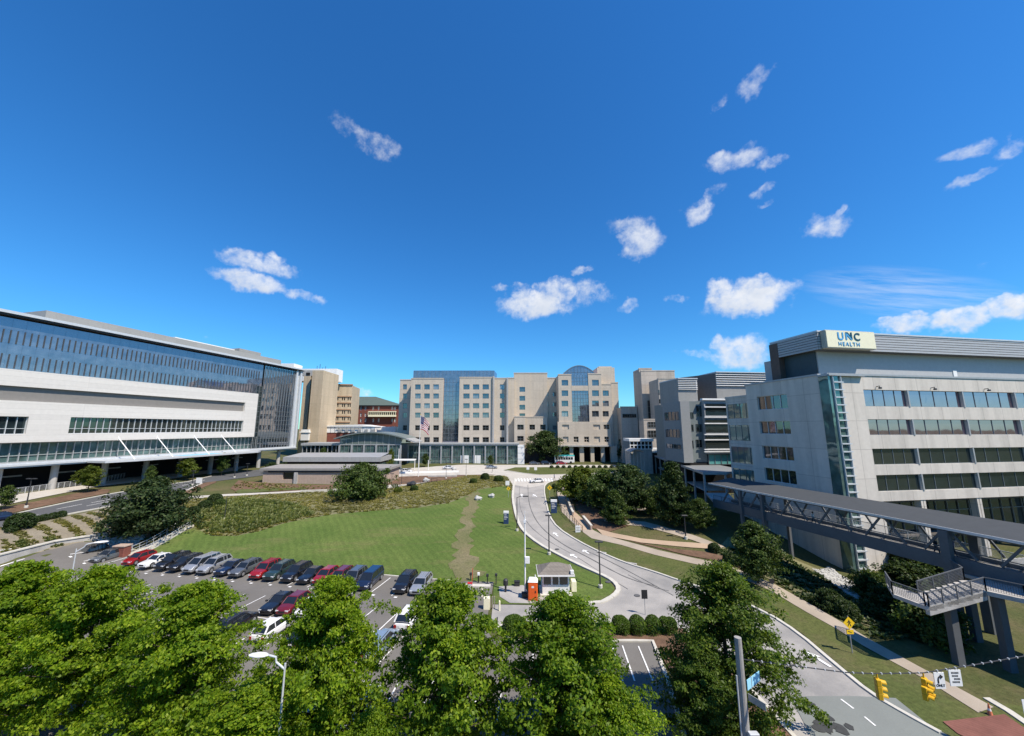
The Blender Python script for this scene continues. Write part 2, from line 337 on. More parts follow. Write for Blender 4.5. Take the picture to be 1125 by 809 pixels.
# ------------------------------------------------------------------ draped sheets
def dens(poly, g, closed=True):
    out = []; n = len(poly)
    for i in range(n if closed else n-1):
        a, b = poly[i], poly[(i+1)%n]; k = max(1, int(math.hypot(b[0]-a[0], b[1]-a[1])/g))
        for j in range(k): out.append((a[0]+(b[0]-a[0])*j/k, a[1]+(b[1]-a[1])*j/k))
    if not closed: out.append(tuple(poly[-1][:2]))
    return out
def smooth_line(p, it=2):
    for _ in range(it):
        q = [p[0]]
        for i in range(len(p)-1):
            a, b = p[i], p[i+1]; q += [(a[0]*.75+b[0]*.25, a[1]*.75+b[1]*.25), (a[0]*.25+b[0]*.75, a[1]*.25+b[1]*.75)]
        p = q+[p[-1]]
    return p
def W(l): return [at(*p)[:2] if p[0] != 'w' else (p[1], p[2]) for p in l]
def inside(px, py, poly):
    c = np.zeros(px.shape, bool); n = len(poly)
    for i in range(n):
        x0, y0 = poly[i]; x1, y1 = poly[(i+1)%n]
        if y0 == y1: continue
        k = ((y0 > py) != (y1 > py)) & (px < (x1-x0)*(py-y0)/(y1-y0)+x0); c ^= k
    return c
def drape(name, poly, mat, off, g=2.0, kind='structure', label=None, sm=0):
    b = dens(poly, g)
    A = np.array(b); x0, y0 = A.min(0); x1, y1 = A.max(0)
    gx, gy = np.meshgrid(np.arange(math.floor(x0/g)*g, x1, g), np.arange(math.floor(y0/g)*g, y1, g)); gx = gx.ravel(); gy = gy.ravel()
    k = inside(gx, gy, b)
    ip = [(x,y) for x,y in zip(gx[k], gy[k])]
    if ip:
        I = np.array(ip); keep = np.array([np.min(np.hypot(A[:,0]-x, A[:,1]-y)) > g*.3 for x,y in ip]); ip = [tuple(q) for q in I[keep]]
    vs = [Vector(p) for p in b+ip]
    ov, oe, of, *_ = geometry.delaunay_2d_cdt(vs, [], [list(range(len(b)))], 1, 1e-4)
    xy = np.array([(v.x,v.y) for v in ov]); z = Hn(xy[:,0], xy[:,1])+off
    fs = []
    for f in of:
        p = [xy[i] for i in f]; a = (p[1][0]-p[0][0])*(p[2][1]-p[0][1])-(p[2][0]-p[0][0])*(p[1][1]-p[0][1])
        fs.append(tuple(f) if a > 0 else tuple(f[::-1]))
    me = bpy.data.meshes.new(name); me.from_pydata([(x,y,zz) for (x,y),zz in zip(xy,z)], [], fs); me.materials.append(mt[mat] if isinstance(mat, str) else mat); me.polygons.foreach_set('use_smooth', [True]*len(fs)); me.update()
    return tag(link(name, me), label, kind=kind)
def ribbon(name, line, w0, w1, z0, z1, mat, kind='structure', g=1.5, parent=None, mb=None):
    """raised strip along a line: offsets w0..w1 to the left, bottom z0, top z1 above ground"""
    pts_ = dens(line, g, False); n = len(pts_); vs = []
    P2 = np.array(pts_); hz = Hn(P2[:,0], P2[:,1])
    for i in range(n):
        a = P2[max(0,i-1)]; b = P2[min(n-1,i+1)]; d = b-a; d = d/(np.hypot(*d)+1e-9); nn = (-d[1], d[0])
        for w, z in ((w0,z0),(w0,z1),(w1,z1),(w1,z0)): vs.append((P2[i][0]+nn[0]*w, P2[i][1]+nn[1]*w, hz[i]+z))
    fs = [(i*4+k, i*4+(k+1)%4, i*4+4+(k+1)%4, i*4+4+k) for i in range(n-1) for k in range(4)]+[(3,2,1,0), tuple((n-1)*4+k for k in range(4))]
    if w1 > w0: fs = [f[::-1] for f in fs]
    m = mb or MB(); m.add(vs, fs)
    if mb is None: return tag(m.build(name, mat, parent), kind=kind)
# ================================================================== GROUND
def ground():
    def axis(lo, hi, step, far):
        a = list(np.arange(lo, hi+.1, step)); s = step
        x = hi; up = []
        while x < far: s *= 1.5; x += s; up.append(x)
        s = step; x = lo; dn = []
        while x > -far: s *= 1.5; x -= s; dn.append(x)
        return np.array(dn[::-1]+a+up)
    X = axis(-130, 110, 2, 3000); Y = axis(-10, 200, 2, 3000)
    gx, gy = np.meshgrid(X, Y); r = np.hypot(gx, gy)
    cl = np.clip(380/np.maximum(r, 1), 0, 1); z = Hn(gx*cl, gy*cl)-.05
    n = len(X); vs = np.c_[gx.ravel(), gy.ravel(), z.ravel()]
    fs = [(j*n+i, j*n+i+1, (j+1)*n+i+1, (j+1)*n+i) for j in range(len(Y)-1) for i in range(n-1)]
    me = bpy.data.meshes.new('ground'); me.from_pydata(vs.tolist(), [], fs); me.materials.append(mt['grass']); me.polygons.foreach_set('use_smooth', [True]*len(fs)); me.update()
    tag(link('ground', me), kind='structure')
ground()
def ragged(poly, g, amp):
    q = dens(poly, g); r = random.Random(4); return [(x+r.uniform(-amp,amp), y+r.uniform(-amp,amp)) for x, y in q]
# --- parking lot, roads, lawn
EV = Vector((.978,-.208)); NV = Vector((.208,.978)); LO = Vector((-11.5,49.2))
def lot(q, r): p = LO+EV*q+NV*r; return p.x, p.y
LOT_EDGE = [lot(-58,4.9), lot(-30,4.4), lot(2.6,4.4)]
drape('parking_lot', [(10.2,8),(10.75,26),(12.3,33.4),(13.2,38.9),(.2,38.9),(-1.9,39.6),(-2.7,41.5),(-2.4,52.6),(-7.6,53.0),*LOT_EDGE[::-1],(-67.8,65.2),(-70.6,61.2),(-70.6,8)], 'asphalt', .03)
LEFT_EDGE = [(565,526),(562.5,538),(562,549),(566,570),(573,584),(590,598),(612,610),(636,622),(659,632),(672,639),(678,647),(673,654),(660,661)]
RIGHT_EDGE = [(607,528),(599,533),(598.5,540),(600,549),(604,567),(614,581),(636,595),(660,607),(687,618.5),(718,628),(748,638.5),(790,652),(843,673),(880,697),(920,731),(960,764),(1000,787),(1035,806)]
LE = W(LEFT_EDGE); RE = W(RIGHT_EDGE)
ISL_TOP = [(1.0,42.6),(8,42.3),(15,42.0),(17.2,41.3),(18.0,39.5),(18.4,35),(18.6,31),(18.6,26)]
drape('main_road', smooth_line(LE,1)+[(4,46.4),(-2.2,46.6),(-2.2,41.4),*ISL_TOP,(18.6,18),(36,16),*smooth_line(RE,1)[::-1]], 'roadconc', .035)
drape('intersection_patch', [at(868,766)[:2],at(940,766)[:2],at(984,768)[:2],at(1020,797)[:2],(30,24),(31,14),(18.9,14),(18.9,26)], 'patch', .065)
TL = W([(152,612),(166,603),(185,591),(214,580),(233,589),(260,589),(284,584),(310,576),(331,571),(368,565),(410,561.5),(459,558),(493,553),(513,545),(526,538),(556,534),(562,540)])
drape('lawn', TL+[(p[0]-.3,p[1]) for p in LE[2:]]+[(4,46.6),(-2.2,46.8),(-2.4,52.6),(-7.6,53.0),*LOT_EDGE[::-1]], 'lawn', .02)
drape('dirt_track', ragged(W([(513,545),(526,539),(524,552),(521,570),(517,590),(521,615),(531,636),(508,639),(497,628),(500,600),(507,580),(511,560)]), 1.3, .8), 'dirt', .055, 1.0)
MEAD = W([(207,549),(248,546),(310,543),(345,541),(372,540),(430,537.5),(455,533),(490,528),(515,522.5),(556,523),(561.5,531)])+TL[-1:1:-1]
drape('meadow_bed', MEAD, 'bed', .015)
drape('footpath', W([(205,548.5),(248,545.5),(310,542.3),(345,540),(430,536.5),(470,530),(505,525.5),(503,523.5),(468,528),(430,534.6),(345,538.5),(310,540.5),(248,543.3),(205,546)]), 'path', .07, 1.5)
drape('plaza', W([(372,525),(392,521),(440,515),(480,512.5),(560,511),(640,511),(702,511.5),(702,519),(648,525),(625,526),(608,528.5),(598,533),(582,536),(563,533),(556,524),(515,523),(490,527),(455,532),(430,535.5),(400,536)]), 'path', .045)
drape('plaza_bed', W([(418,533),(440,524),(470,523),(520,522),(545,521.5),(515,524.5),(470,530),(440,533)]), 'mulch', .085, 1.5)
drape('median_lawn', W([(553,517),(566,513.8),(600,513.6),(640,514),(690,514),(692,517.5),(650,520),(618,521.5),(593,521.8),(575,520)]), 'verge', .09, 1.5)
drape('left_road', [(-150,34),(-119,62)]+W([(2,569),(40,560),(80,551.5),(120,543.5),(165,536),(208,529.5),(233,523.5),(262,519),(290,515.5),(300,521),(262,526),(221,531),(206,538),(165,546),(125,555),(64,567),(2,579.5)])+[(-112,58),(-140,30)], 'asphaltdark', .05)
drape('left_pavement', [(-150,44),(-125,66)]+W([(2,546),(50,539),(100,532.5),(145,524),(200,514.5),(250,510.5),(275,512),(255,518),(225,521),(190,526),(150,530),(110,534.5),(90,538),(40,548),(2,556)])+[(-121,64),(-148,40)], 'path', .06)
drape('brown_strip', W([(2,558),(40,551),(90,541),(110,537.5),(122,538),(118,542),(80,549.5),(40,558),(2,566)]), 'mulch', .03)
drape('terrace_bed', [(-93,52)]+W([(2,582),(64,570),(122,558),(132,565),(125,585),(112,594),(75,600),(2,611.5)]), 'terr', .02)
drape('mulch_slope', W([(253,537),(262,528),(292,531),(340,533),(366,533),(366,538),(330,539.5),(262,541)]), 'mulch', .03)
drape('low_planting_strip', W([(258,541),(262,538.5),(300,537),(336,536.3),(336,538.2),(300,540),(262,543)]), 'tallgrass', .12)
drape('red_mulch_edge', W([(206,543),(203,538),(222,531.5),(236,528),(238,530),(225,535),(215,540)]), 'mulch', .03)
drape('hedge_island', [(0.3,39.0),(13.2,39.0),(13.2,33.6),(11.0,26),(10.6,8),(18.4,8),(18.4,35),(17.9,39.3),(17,41.0),(15,41.7),(8,42.0),(1,42.3),(-.8,41)], 'mulch', .1)
# right-hand slope: paths, verge
drape('road_verge', [(x+.2,y) for x,y in RE[1:]]+[(33,20),(48,20),(47,26)]+W([(1080,768),(1020,745),(950,712),(922,690),(886,669),(848,647),(814,634),(790,624),(758,618),(719,610),(683,599),(649,590),(629,573),(617,560),(613,548),(611,540),(619,535),(640,531),(625,528.5)]), 'verge', .02)
drape('footpath', W([(622,533.5),(611,541),(614,552),(617,563),(629,574.5),(641,585.5),(650,592),(683,599.3),(719,610),(758,619),(790,626),(814,636),(848,650),(886,673),(920,692),(948,710),(1018,748),(1075,784),(1092,778),(1026,742),(957,704),(926,685),(890,664),(852,643),(818,629),(794,620),(762,613.5),(722,604.5),(687,595),(662,588),(652,583),(640,573),(630,563),(623,550),(622,541),(634,534)]), 'slopepath', .06, 1.5)
drape('brick_path', W([(662,588),(672,590.5),(704,596.5),(733,599.5),(760,602),(784,603.5),(788,599),(760,596.5),(733,594.8),(704,592),(676,586.5),(655,581)]), 'tanpath', .05, 1.5)
drape('footpath', W([(664,573),(682,576.5),(706,578.5),(740,587.5),(760,593.5),(788,603.5),(796,601),(764,589),(742,582.5),(708,573.5),(682,571.5),(664,569.5)]), 'slopepath', .045, 1.5)
drape('footpath', W([(626,548),(649,555.5),(664,560),(700,562),(735,563.5),(736,560),(700,558),(665,556.5),(650,552),(630,545)]), 'slopepath', .05, 1.5)
drape('tan_terrace', W([(622,549),(628,548),(632,563),(641,572),(650,582),(640,583),(629,571),(622,560)]), 'tanpath', .075, 1.2)
drape('mulch_bed', W([(632,549),(662,562),(690,566),(700,575),(668,585),(652,581),(641,570),(633,560)]), 'mulch', .04)
drape('mulch_bed', W([(690,594.5),(733,602.5),(770,606),(800,612),(818,626),(792,617),(758,611),(722,602)]), 'mulch', .04)
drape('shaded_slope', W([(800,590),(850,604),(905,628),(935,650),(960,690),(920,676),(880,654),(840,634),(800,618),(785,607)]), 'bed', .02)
drape('brick_plaza', W([(1036,794),(1078,789),(1104,786),(1124,800)])+[(36.0,26),(36,18),(33.3,18)]+W([(1052,807)]), 'redpave', .075)
# --- kerbs
def kerb(line, w=.32, h=.15, side=1): return ribbon('kerb', line, 0, w*side, -.05, h, 'kerb')
kerb(smooth_line(LE,1)[:-2], .55, .14, 1); kerb(smooth_line(LE[:1]+LE[1:],1)[-3:]+[(4,46.6)], .55, .14, 1)
kerb(smooth_line(RE,1), .32, .15, -1)
kerb([(-2.2,41.4)]+[(0,42.5),(1.0,42.9)]+ISL_TOP[1:], .3, .16, -1); kerb([(-.9,41.3),(-.3,39.2),(.5,38.9),(13.2,38.9),(12.3,33.4),(10.75,26),(10.2,10)], .3, .16, 1)
kerb(W([(2,569),(40,560),(80,551.5),(120,543.5),(165,536),(208,529.5),(233,523.5)]), .4, .15, 1)
kerb(W([(2,580),(64,567.5),(125,555.5),(165,546.5),(206,538.5),(221,531.5)]), .35, .15, -1)
kerb(W([(556,517.4),(575,520.4),(593,522.3),(618,521.8),(650,520.3),(692,518)]), .5, .15, 1)
kerb([*LOT_EDGE[::-1]], .2, .14, -1)
kerb(W([(1080,768),(1104,782),(1130,800)]), .5, .1, 1)
# --- painted marks
def marks():
    m = MB()
    def strip(a, b, w=.13, off=.075):
        a, b = Vector(a), Vector(b); d = (b-a).normalized(); n = Vector((-d.y, d.x))*w/2; k = max(1, int((b-a).length/2))
        for i in range(k):
            p, q = a+(b-a)*i/k, a+(b-a)*(i+1)/k
            m.add([(*(c), H(*c)+off) for c in ((p-n)[:], (q-n)[:], (q+n)[:], (p+n)[:])], [(3,2,1,0)] if 0 else [(0,1,2,3)])
    for q in np.arange(-56, 3, 2.95): strip(lot(q,-1.0), lot(q,3.9), .12)
    for q in np.arange(-56, 2, 2.95):
        strip(lot(q+.5,-1.3), lot(q+.9,-1.3), .3)
    for q in np.arange(-62, 3, 2.95): strip(lot(q,-4.2), lot(q,-13.6), .12)
    strip(lot(-62,-8.8), lot(0,-8.8), .12)
    for x in (9.3, 11.7): strip((x,38.2),(x-.45,33.4), .12)
    for x in np.arange(-20, 11, 2.75): strip((x,38.3) if x > 1 else (x,33.6),(x-.45,33.4) if x > 1 else (x-.3,29), .12)
    strip((9.1,31),(8.6,28.5), .12)
    strip((-10.5,33.5),(-12,27.5)); strip((-2.4,33),(-3.2,28))
    return m, strip
_m, _s = marks(); tag(_m.build('parking_markings', 'mark'), kind='structure')
def road_marks():
    m = MB()
    def strip(a, b, w, off=.085):
        a, b = Vector(a[:2]), Vector(b[:2]); d = (b-a).normalized(); n = Vector((-d.y, d.x))*w/2
        m.add([(*c, H(*c)+off) for c in ((a-n)[:], (b-n)[:], (b+n)[:], (a+n)[:])], [(0,1,2,3)])
    def arrow(base, tip, turn=0):
        a, b = Vector(at(*base)[:2]), Vector(at(*tip)[:2]); d = (b-a); L = d.length; d.normalize(); n = Vector((-d.y, d.x))
        P_ = lambda x, y: a+d*x+n*y
        for poly in ([P_(0,-.14),P_(L*.62,-.14),P_(L*.62,.14),P_(0,.14)], [P_(L*.58,-.52),P_(L,0),P_(L*.58,.52)]):
            m.add([(*c, H(*c)+.085) for c in poly], [tuple(range(len(poly)))])
        if turn:
            poly = [P_(L*.3,.14*turn),P_(L*.45,.14*turn),P_(L*.42,.9*turn),P_(L*.27,.9*turn)]
            if turn < 0: poly = poly[::-1]
            m.add([(*c, H(*c)+.085) for c in poly], [(0,1,2,3)])
    arrow((913,734),(885,716.5)); arrow((634,613.5),(626,609.2)); arrow((647,609),(640,604.5)); arrow((613,590),(608,585.5)); arrow((590,546.5),(585.5,543.5),1); arrow((573.5,547),(573,543))
    strip(at(924,769.5), at(938,780), .13); strip(at(950,789), at(962,799), .13)
    for k in range(13):
        u = 566+k*3.3; a = at(u,526.2); b = at(u+1.2,529.4); strip(a, b, .5)
    for (a, b) in (((62,560),(90,554.5)),((100,553),(122,549)),((20,570.5),(42,566.3)),((95,556.5),(120,551.6)),((200,534),(225,528))): strip(at(*a), at(*b), .14)
    tag(m.build('road_markings', 'mark'), kind='structure')
    # tar seams and oil stains are sheets of their own
    t = MB()
    def seam(line, w=.09):
        P2 = [at(*p)[:2] for p in line]
        P2 = dens(smooth_line(P2,2), 1.0, False)
        vs = []
        for i, p in enumerate(P2):
            q = P2[min(i+1,len(P2)-1)]; o = P2[max(i-1,0)]; d = Vector((q[0]-o[0],q[1]-o[1])).normalized(); j = w*(.6+.8*random.random())
            for s in (-1, 1): x, y = p[0]-d.y*j/2*s, p[1]+d.x*j/2*s; vs.append((x,y,H(x,y)+.078))
        t.add(vs, [(2*i+1,2*i,2*i+2,2*i+3) for i in range(len(P2)-1)])
    seam([(580,533),(580.5,550),(585,566),(597,583),(620,600),(645,612),(668,625),(692,637),(722,645)], .16)
    seam([(571,535),(570,555),(578,575),(600,594),(630,610),(655,626),(690,648)], .06)
    seam([(640,604),(668,616),(700,633),(740,655)], .1); seam([(690,632),(715,645),(735,650)], .1)
    
    tag(t.build('road_seams', M('tar_seam', (.15,.148,.142), .9, .12)), kind='structure')
    o = MB()
    for (u, v, r) in ((903,797,.55),(912,791,.35),(899,801,.4),(925,803,.5),(932,800,.3),(886,778,.3),(893,776,.25),(880,771,.3),(908,803,.4),(915,799,.3)):
        x, y, z = at(u, v); k = 11
        ring = [(x+r*(.6+.7*random.random())*math.cos(2*math.pi*i/k)*.9, y+r*(.6+.7*random.random())*math.sin(2*math.pi*i/k)) for i in range(k)]
        o.add([(a,b,H(a,b)+.098) for a,b in ring], [tuple(range(k))])
    tag(o.build('road_stains', M('oil_stain', (.05,.052,.05), .8, .2)), kind='structure')
road_marks()
for u, v, lab in ((694,620,'dark storm drain inlet in the right kerb of the road bend'),(661,607.8,'dark storm drain inlet in the right kerb, upper one')):
    x, y, z = at(u, v); o = empty('storm_drain', lab, 'drain', (x,y,z), R(-28)); m = MB(); m.bbox(-.7,.7,-.2,.2,0,.165,.02); m.build('concrete_lid', 'concrete', o); m = MB(); m.box(-.6,.6,-.21,-.203,.02,.14); m.build('inlet', 'black', o)
for u, v in ((612,604),(668,640),(700,655)):
    x, y, z = at(u, v); m = MB(); m.add([(x+.36*math.cos(i*.3927),y+.36*math.sin(i*.3927),H(x,y)+.082) for i in range(16)], [tuple(range(16))]); tag(m.build('manhole_cover', M('cast_iron', (.10,.10,.10), .6, .2)), kind='structure')
# ================================================================== FOLIAGE
def leaf_mesh(name, C, size, mat, up=.5, outc=None, aspect=.62):
    """C: (n,3) leaf centres; one bent four-cornered leaf at each"""
    n = len(C); d = RNG.normal(size=(n,3)); d /= np.linalg.norm(d, axis=1, keepdims=True)
    nrm = RNG.normal(size=(n,3))*.75; nrm[:,2] += up
    if outc is not None:
        o = C-outc; o /= np.linalg.norm(o, axis=1, keepdims=True)+1e-6; nrm += o*.7
    nrm /= np.linalg.norm(nrm, axis=1, keepdims=True)
    a = np.cross(nrm, d); a /= np.linalg.norm(a, axis=1, keepdims=True)+1e-6; b = np.cross(nrm, a)
    s = (size*(.65+.7*RNG.random(n)))[:,None]
    v = np.empty((n,4,3)); v[:,0] = C-a*s*.5; v[:,1] = C+b*s*aspect*.5+nrm*s*.08; v[:,2] = C+a*s*.55-nrm*s*.12; v[:,3] = C-b*s*aspect*.5+nrm*s*.08
    me = bpy.data.meshes.new(name); me.vertices.add(n*4); me.vertices.foreach_set('co', v.astype(np.float32).ravel())
    me.loops.add(n*4); me.loops.foreach_set('vertex_index', np.arange(n*4, dtype=np.int32))
    me.polygons.add(n); me.polygons.foreach_set('loop_start', np.arange(0, n*4, 4, dtype=np.int32)); me.polygons.foreach_set('loop_total', np.full(n, 4, dtype=np.int32))
    me.materials.append(mt[mat]); me.update(); me.validate(); return me
def crown_points(h0, h1, prof, n_limb, n_cl, n_leaf, cl_r, droop=.25, seed=0, inner=.12, flat=.62):
    """limbs spiral up a trunk; leaf clusters hang along the outer part of each limb"""
    g = np.random.default_rng(seed); pts_ = []; limbs = []
    for i in range(n_limb):
        t = (i+.5)/n_limb; t = t**.85; h = h0+(h1-h0)*t; r = prof(t)*(.72+.42*g.random()); az = i*2.39996+g.normal()*.35
        rise = (.25+.5*t)*r*(.6+.5*g.random())
        root = np.array([0, 0, max(h0*.7, h-rise*.9-.3)]); tip = np.array([math.cos(az)*r, math.sin(az)*r, h+rise*.25])
        limbs.append((root, tip))
        for k in range(n_cl):
            f = (inner+(1-inner)*((k+g.random())/n_cl)**.7); sp = r*.28*(.4+f)
            c = root+(tip-root)*f+np.array([g.normal()*sp*.6, g.normal()*sp*.6, g.normal()*sp*.35-droop*f*f*r*.3])
            k_ = cl_r*(.6+.8*g.random()); m = max(6, int(n_leaf*(.5+g.random())))
            q = g.normal(size=(m,3)); q /= np.linalg.norm(q, axis=1, keepdims=True)+1e-6; q *= (g.random((m,1))**.45)*k_
            q[:,2] *= flat; q[:,2] -= .12*(q[:,0]**2+q[:,1]**2)/k_
            pts_.append(c+q)
    return np.concatenate(pts_), limbs
def trunk_mesh(name, h, r, limbs, mat='bark', every=2, lim_r=.35, foot=1.35):
    m = MB(); m.tube([(0,0,-.25),(0,0,.15),(.02*h*.3,.01*h,h*.35),(.0,.02*h,h*.7),(0,0,h)], [r*foot,r,r*.8,r*.5,r*.12], 9)
    for a, b in limbs[::every]:
        mid = (a+b)/2+np.array([0,0,-.06*np.linalg.norm(b-a)]); k = max(.15, 1-a[2]/h)
        m.tube([a, mid, a+(b-a)*.92], [r*lim_r*(.5+k*.6), r*lim_r*.5, r*.06], 5)
    return m.mesh(name, mat, smooth=True)
TREES = {}
def tree_proto(key, mat, h0, h1, prof, nl, nc, nf, cr, ls, tr, up=.5, seed=0, extra=None, droop=.25, flat=.62):
    C, limbs = crown_points(h0, h1, prof, nl, nc, nf, cr, droop, seed, flat=flat)
    TREES[key] = (trunk_mesh(key+'_trunk', h1*.96, tr, limbs), leaf_mesh(key+'_crown', C, ls, mat, up, np.array([0,0,(h0+h1)*.45])), extra)
def tree(name, key, x, y, label, cat='tree', s=1, sz=None, rz=None, z=None, group=None):
    t = empty(name, label, cat, (x, y, (H(x,y) if z is None else z)-.03), random.random()*6.28 if rz is None else rz, group)
    t.scale = (s, s, sz or s); tm, cm, ex = TREES[key]
    link('trunk', tm, t); link('crown', cm, t)
    if ex: link('blossom', ex, t)
    return t
def p_round(w, k=.9): return lambda t: w*math.sin(math.pi*min(1,(.10+.9*t))**k)**.75*(1-.15*t)+.15
def p_cone(w): return lambda t: w*(1.02-t)**.75*min(1,.65+2.5*t)+.1
def p_maple(w): return lambda t: w*min(1,.8+1.1*t)*(1.0-t**1.9)**.66+.12
for k in range(4):
    tree_proto('maple%d' % k, 'maple', 1.5, 9.6, p_maple((4.5,4.2,4.6,4.3)[k]), 58, 10, 100, .64, .19, .17, .6, 20+k, flat=.4)
for k in range(2): tree_proto('maplemid%d' % k, 'maplemid', 1.5, 9.6, p_maple((4.2,4.4)[k]), 54, 9, 100, .62, .19, .17, .6, 30+k, flat=.42)
for k in range(2):
    tree_proto('mapledark%d' % k, 'mapledark', 1.4, 9.8, p_maple(4.1), 56, 9, 95, .66, .185, .2, .55, 40+k, flat=.42)
tree_proto('crape', 'crape', .9, 6.0, p_round(3.6,.8), 46, 9, 50, .75, .27, .16, .5, 50)
tree_proto('oak0', 'dkleaf', 1.4, 7.4, p_round(3.9,.85), 50, 9, 45, .85, .32, .22, .5, 51)
tree_proto('oak1', 'midleaf', 1.2, 6.4, p_round(3.6,.8), 46, 9, 45, .8, .32, .2, .5, 52)
tree_proto('oak2', 'ylleaf', 1.0, 5.4, p_round(3.2,.8), 44, 9, 45, .75, .32, .16, .5, 53)
tree_proto('meadow', 'midleaf', .6, 4.9, p_round(4.6,.7), 56, 9, 45, .85, .32, .22, .6, 54)
tree_proto('cone', 'midleaf', .8, 6.0, p_cone(2.6), 48, 8, 45, .6, .28, .14, .4, 55)
tree_proto('conifer', 'dkleaf', 1.0, 9.5, p_cone(3.2), 56, 9, 50, .7, .3, .2, .35, 56)
tree_proto('young0', 'ylleaf', 1.5, 5.2, p_round(1.5,.9), 26, 6, 34, .5, .24, .06, .5, 57)
tree_proto('young1', 'midleaf', 1.4, 5.0, p_round(1.3,.9), 24, 6, 34, .5, .24, .06, .5, 58)
tree_proto('upright', 'midleaf', 1.3, 6.6, p_round(2.7,.85), 44, 9, 42, .62, .24, .12, .5, 59)
def bush_mesh(name, w, h, mat, n, ls, seed, square=.6, lumps=9):
    g = np.random.default_rng(seed)
    q = g.normal(size=(n,3)); q /= np.linalg.norm(q, axis=1, keepdims=True); q[:,2] = np.abs(q[:,2])**square
    lob = g.normal(size=(lumps,3)); lob /= np.linalg.norm(lob, axis=1, keepdims=True); lob[:,2] = abs(lob[:,2])
    k = np.max(q@lob.T, axis=1); r = (.78+.26*k)*(1-.35*g.random(n)**2.2)
    C = q*r[:,None]*np.array([w/2, w/2, h]); C[:,2] = np.maximum(C[:,2], .03)
    return leaf_mesh(name, C, ls, mat, .5, np.array([0,0,h*.3]))
def stem_mesh(name, h):
    m = MB(); g = random.Random(3)
    for i in range(5): a = i*1.26; m.tube([(0,0,-.15),(.12*math.cos(a),.12*math.sin(a),h*.35),(.4*h*math.cos(a)*.5,.4*h*math.sin(a)*.5,h*.75)], [.04,.03,.012], 5)
    return m.mesh(name, 'bark')
BUSH = {}
def bush_proto(key, w, h, mat, n, ls, seed, square=.6, lumps=9): BUSH[key] = (bush_mesh(key, w, h, mat, n, ls, seed, square, lumps), stem_mesh(key+'_stem', h))
bush_proto('hedge', 1.6, 1.65, 'hedge', 5200, .10, 1, .45, 3)
bush_proto('round', 2.2, 1.5, 'dkleaf', 2600, .2, 2)
bush_proto('green', 2.2, 1.4, 'midleaf', 2600, .2, 3)
bush_proto('yellow', 2.4, 1.3, 'ylleaf', 2600, .2, 4)
def clump_proto(key, mat, h, w, seed, ls=.27):
    C, limbs = crown_points(.25, h*.92, lambda t: w*min(1,.8+t)*(1-t**2.4)**.6+.1, 34, 7, 40, .62, .2, seed); C = C[C[:,2] > .02]
    BUSH[key] = (leaf_mesh(key, C, ls, mat, .5, np.array([0,0,h*.3])), trunk_mesh(key+'_stem', h*.8, .09, limbs))
clump_proto('big', 'dkleaf', 3.6, 2.5, 5); clump_proto('bigmid', 'midleaf', 3.2, 2.4, 6)
bush_proto('small', 1.2, .9, 'dkleaf', 700, .16, 7)
def bush(key, x, y, label, s=1, sz=None, name='shrub', cat='shrub', group=None, z=None):
    b = empty(name, label, cat, (x,y,(H(x,y) if z is None else z)-.04), random.random()*6.28, group); b.scale = (s,s,sz or s)
    link('foliage', BUSH[key][0], b); link('stem', BUSH[key][1], b); return b
# ---- foreground maples
for (u, vtop, Y, key, lab, sx) in [
  (492,634,25.5,'maplemid0','broad yellow-green maple at the front, between the white hatchback and the lawn gate',1.0),
  (618,650,25.0,'maplemid1','broad green maple in front of the guard booth and the orange toilet',1.06),
  (366,629,26.0,'maple2','upright bright yellow-green maple right of the curved white lamp head',.86),
  (214,636,27.0,'maple3','wide leafy maple left of the curved white lamp head, in front of the parked cars',1.0),
  (112,618,28.0,'maple0','tall maple right behind the tall bent lamp post, at the lower left',.96),
  (26,613,28.5,'maple1','leftmost front maple, cut by the left edge of the photo',1.05),
  (790,614,28.5,'mapledark0','large dark green maple between the car park and the main road, behind the utility pole',1.02)]:
    x, zt_ = ony(u, vtop, Y); k = 9.9 if 'dark' not in key else 10.1
    t = tree('maple_tree', key, x, Y, lab, s=sx, sz=(zt_-H(x,Y))/k)
# low fillers of the same row, nearer the camera
for (u, Y, ztop, key, lab, sx) in [(284,23.3,6.1,'maple1','lower maple filling the gap below the curved lamp head',.86),(665,23.5,6.2,'maple3','low bright maple at the bottom edge, right of the guard booth maple',.72),
   (412,22.6,5.2,'maple1','low maple at the bottom edge between two tall maples',.5),
   (770,26.8,6.2,'mapledark1','dark maple low behind the utility pole, at the corner of the road',.62)]:
    x, _ = ony(u, 700, Y); tree('maple_tree', key, x, Y, lab, s=sx, sz=ztop/9.9)
# ---- mid-ground trees: crown-base pixel gives place, top pixel gives height
def tree_px(name, key, ub, vb, vtop, wpx, base_h, base_w, label, **k):
    x, y, z = at(ub, vb); zz = zt(y, ub, vtop); pix = F/ (y/ray(ub, vb)[1])
    return tree(name, key, x, y, label, s=wpx/pix/base_w, sz=(zz-z)/base_h, **k)
tree_px('crape_myrtle', 'crape', 163, 589, 521, 90, 6.5, 8.0, 'wide dark crape myrtle with pale blossom above the lot steps', cat='tree')
tree_px('shade_tree', 'meadow', 397, 546, 507, 66, 5.5, 10.2, 'low spreading round tree beside the flat-roofed pavilion, at the top of the meadow')
tree_px('shade_tree', 'oak0', 600, 508, 471, 44, 8.2, 8.4, 'large dark tree in front of the stone hospital portico')
tree_px('shade_tree', 'oak2', 640, 551, 511, 56, 6.0, 7.2, 'yellow-green round tree, leftmost of the group above the right-hand paths')
tree_px('shade_tree', 'oak1', 664, 560, 513, 50, 7.1, 8.0, 'mid green round tree in the middle of the group above the right-hand paths')
tree_px('shade_tree', 'oak0', 692, 563, 507, 60, 8.2, 8.4, 'tall dark rounded tree behind the small pointed tree')
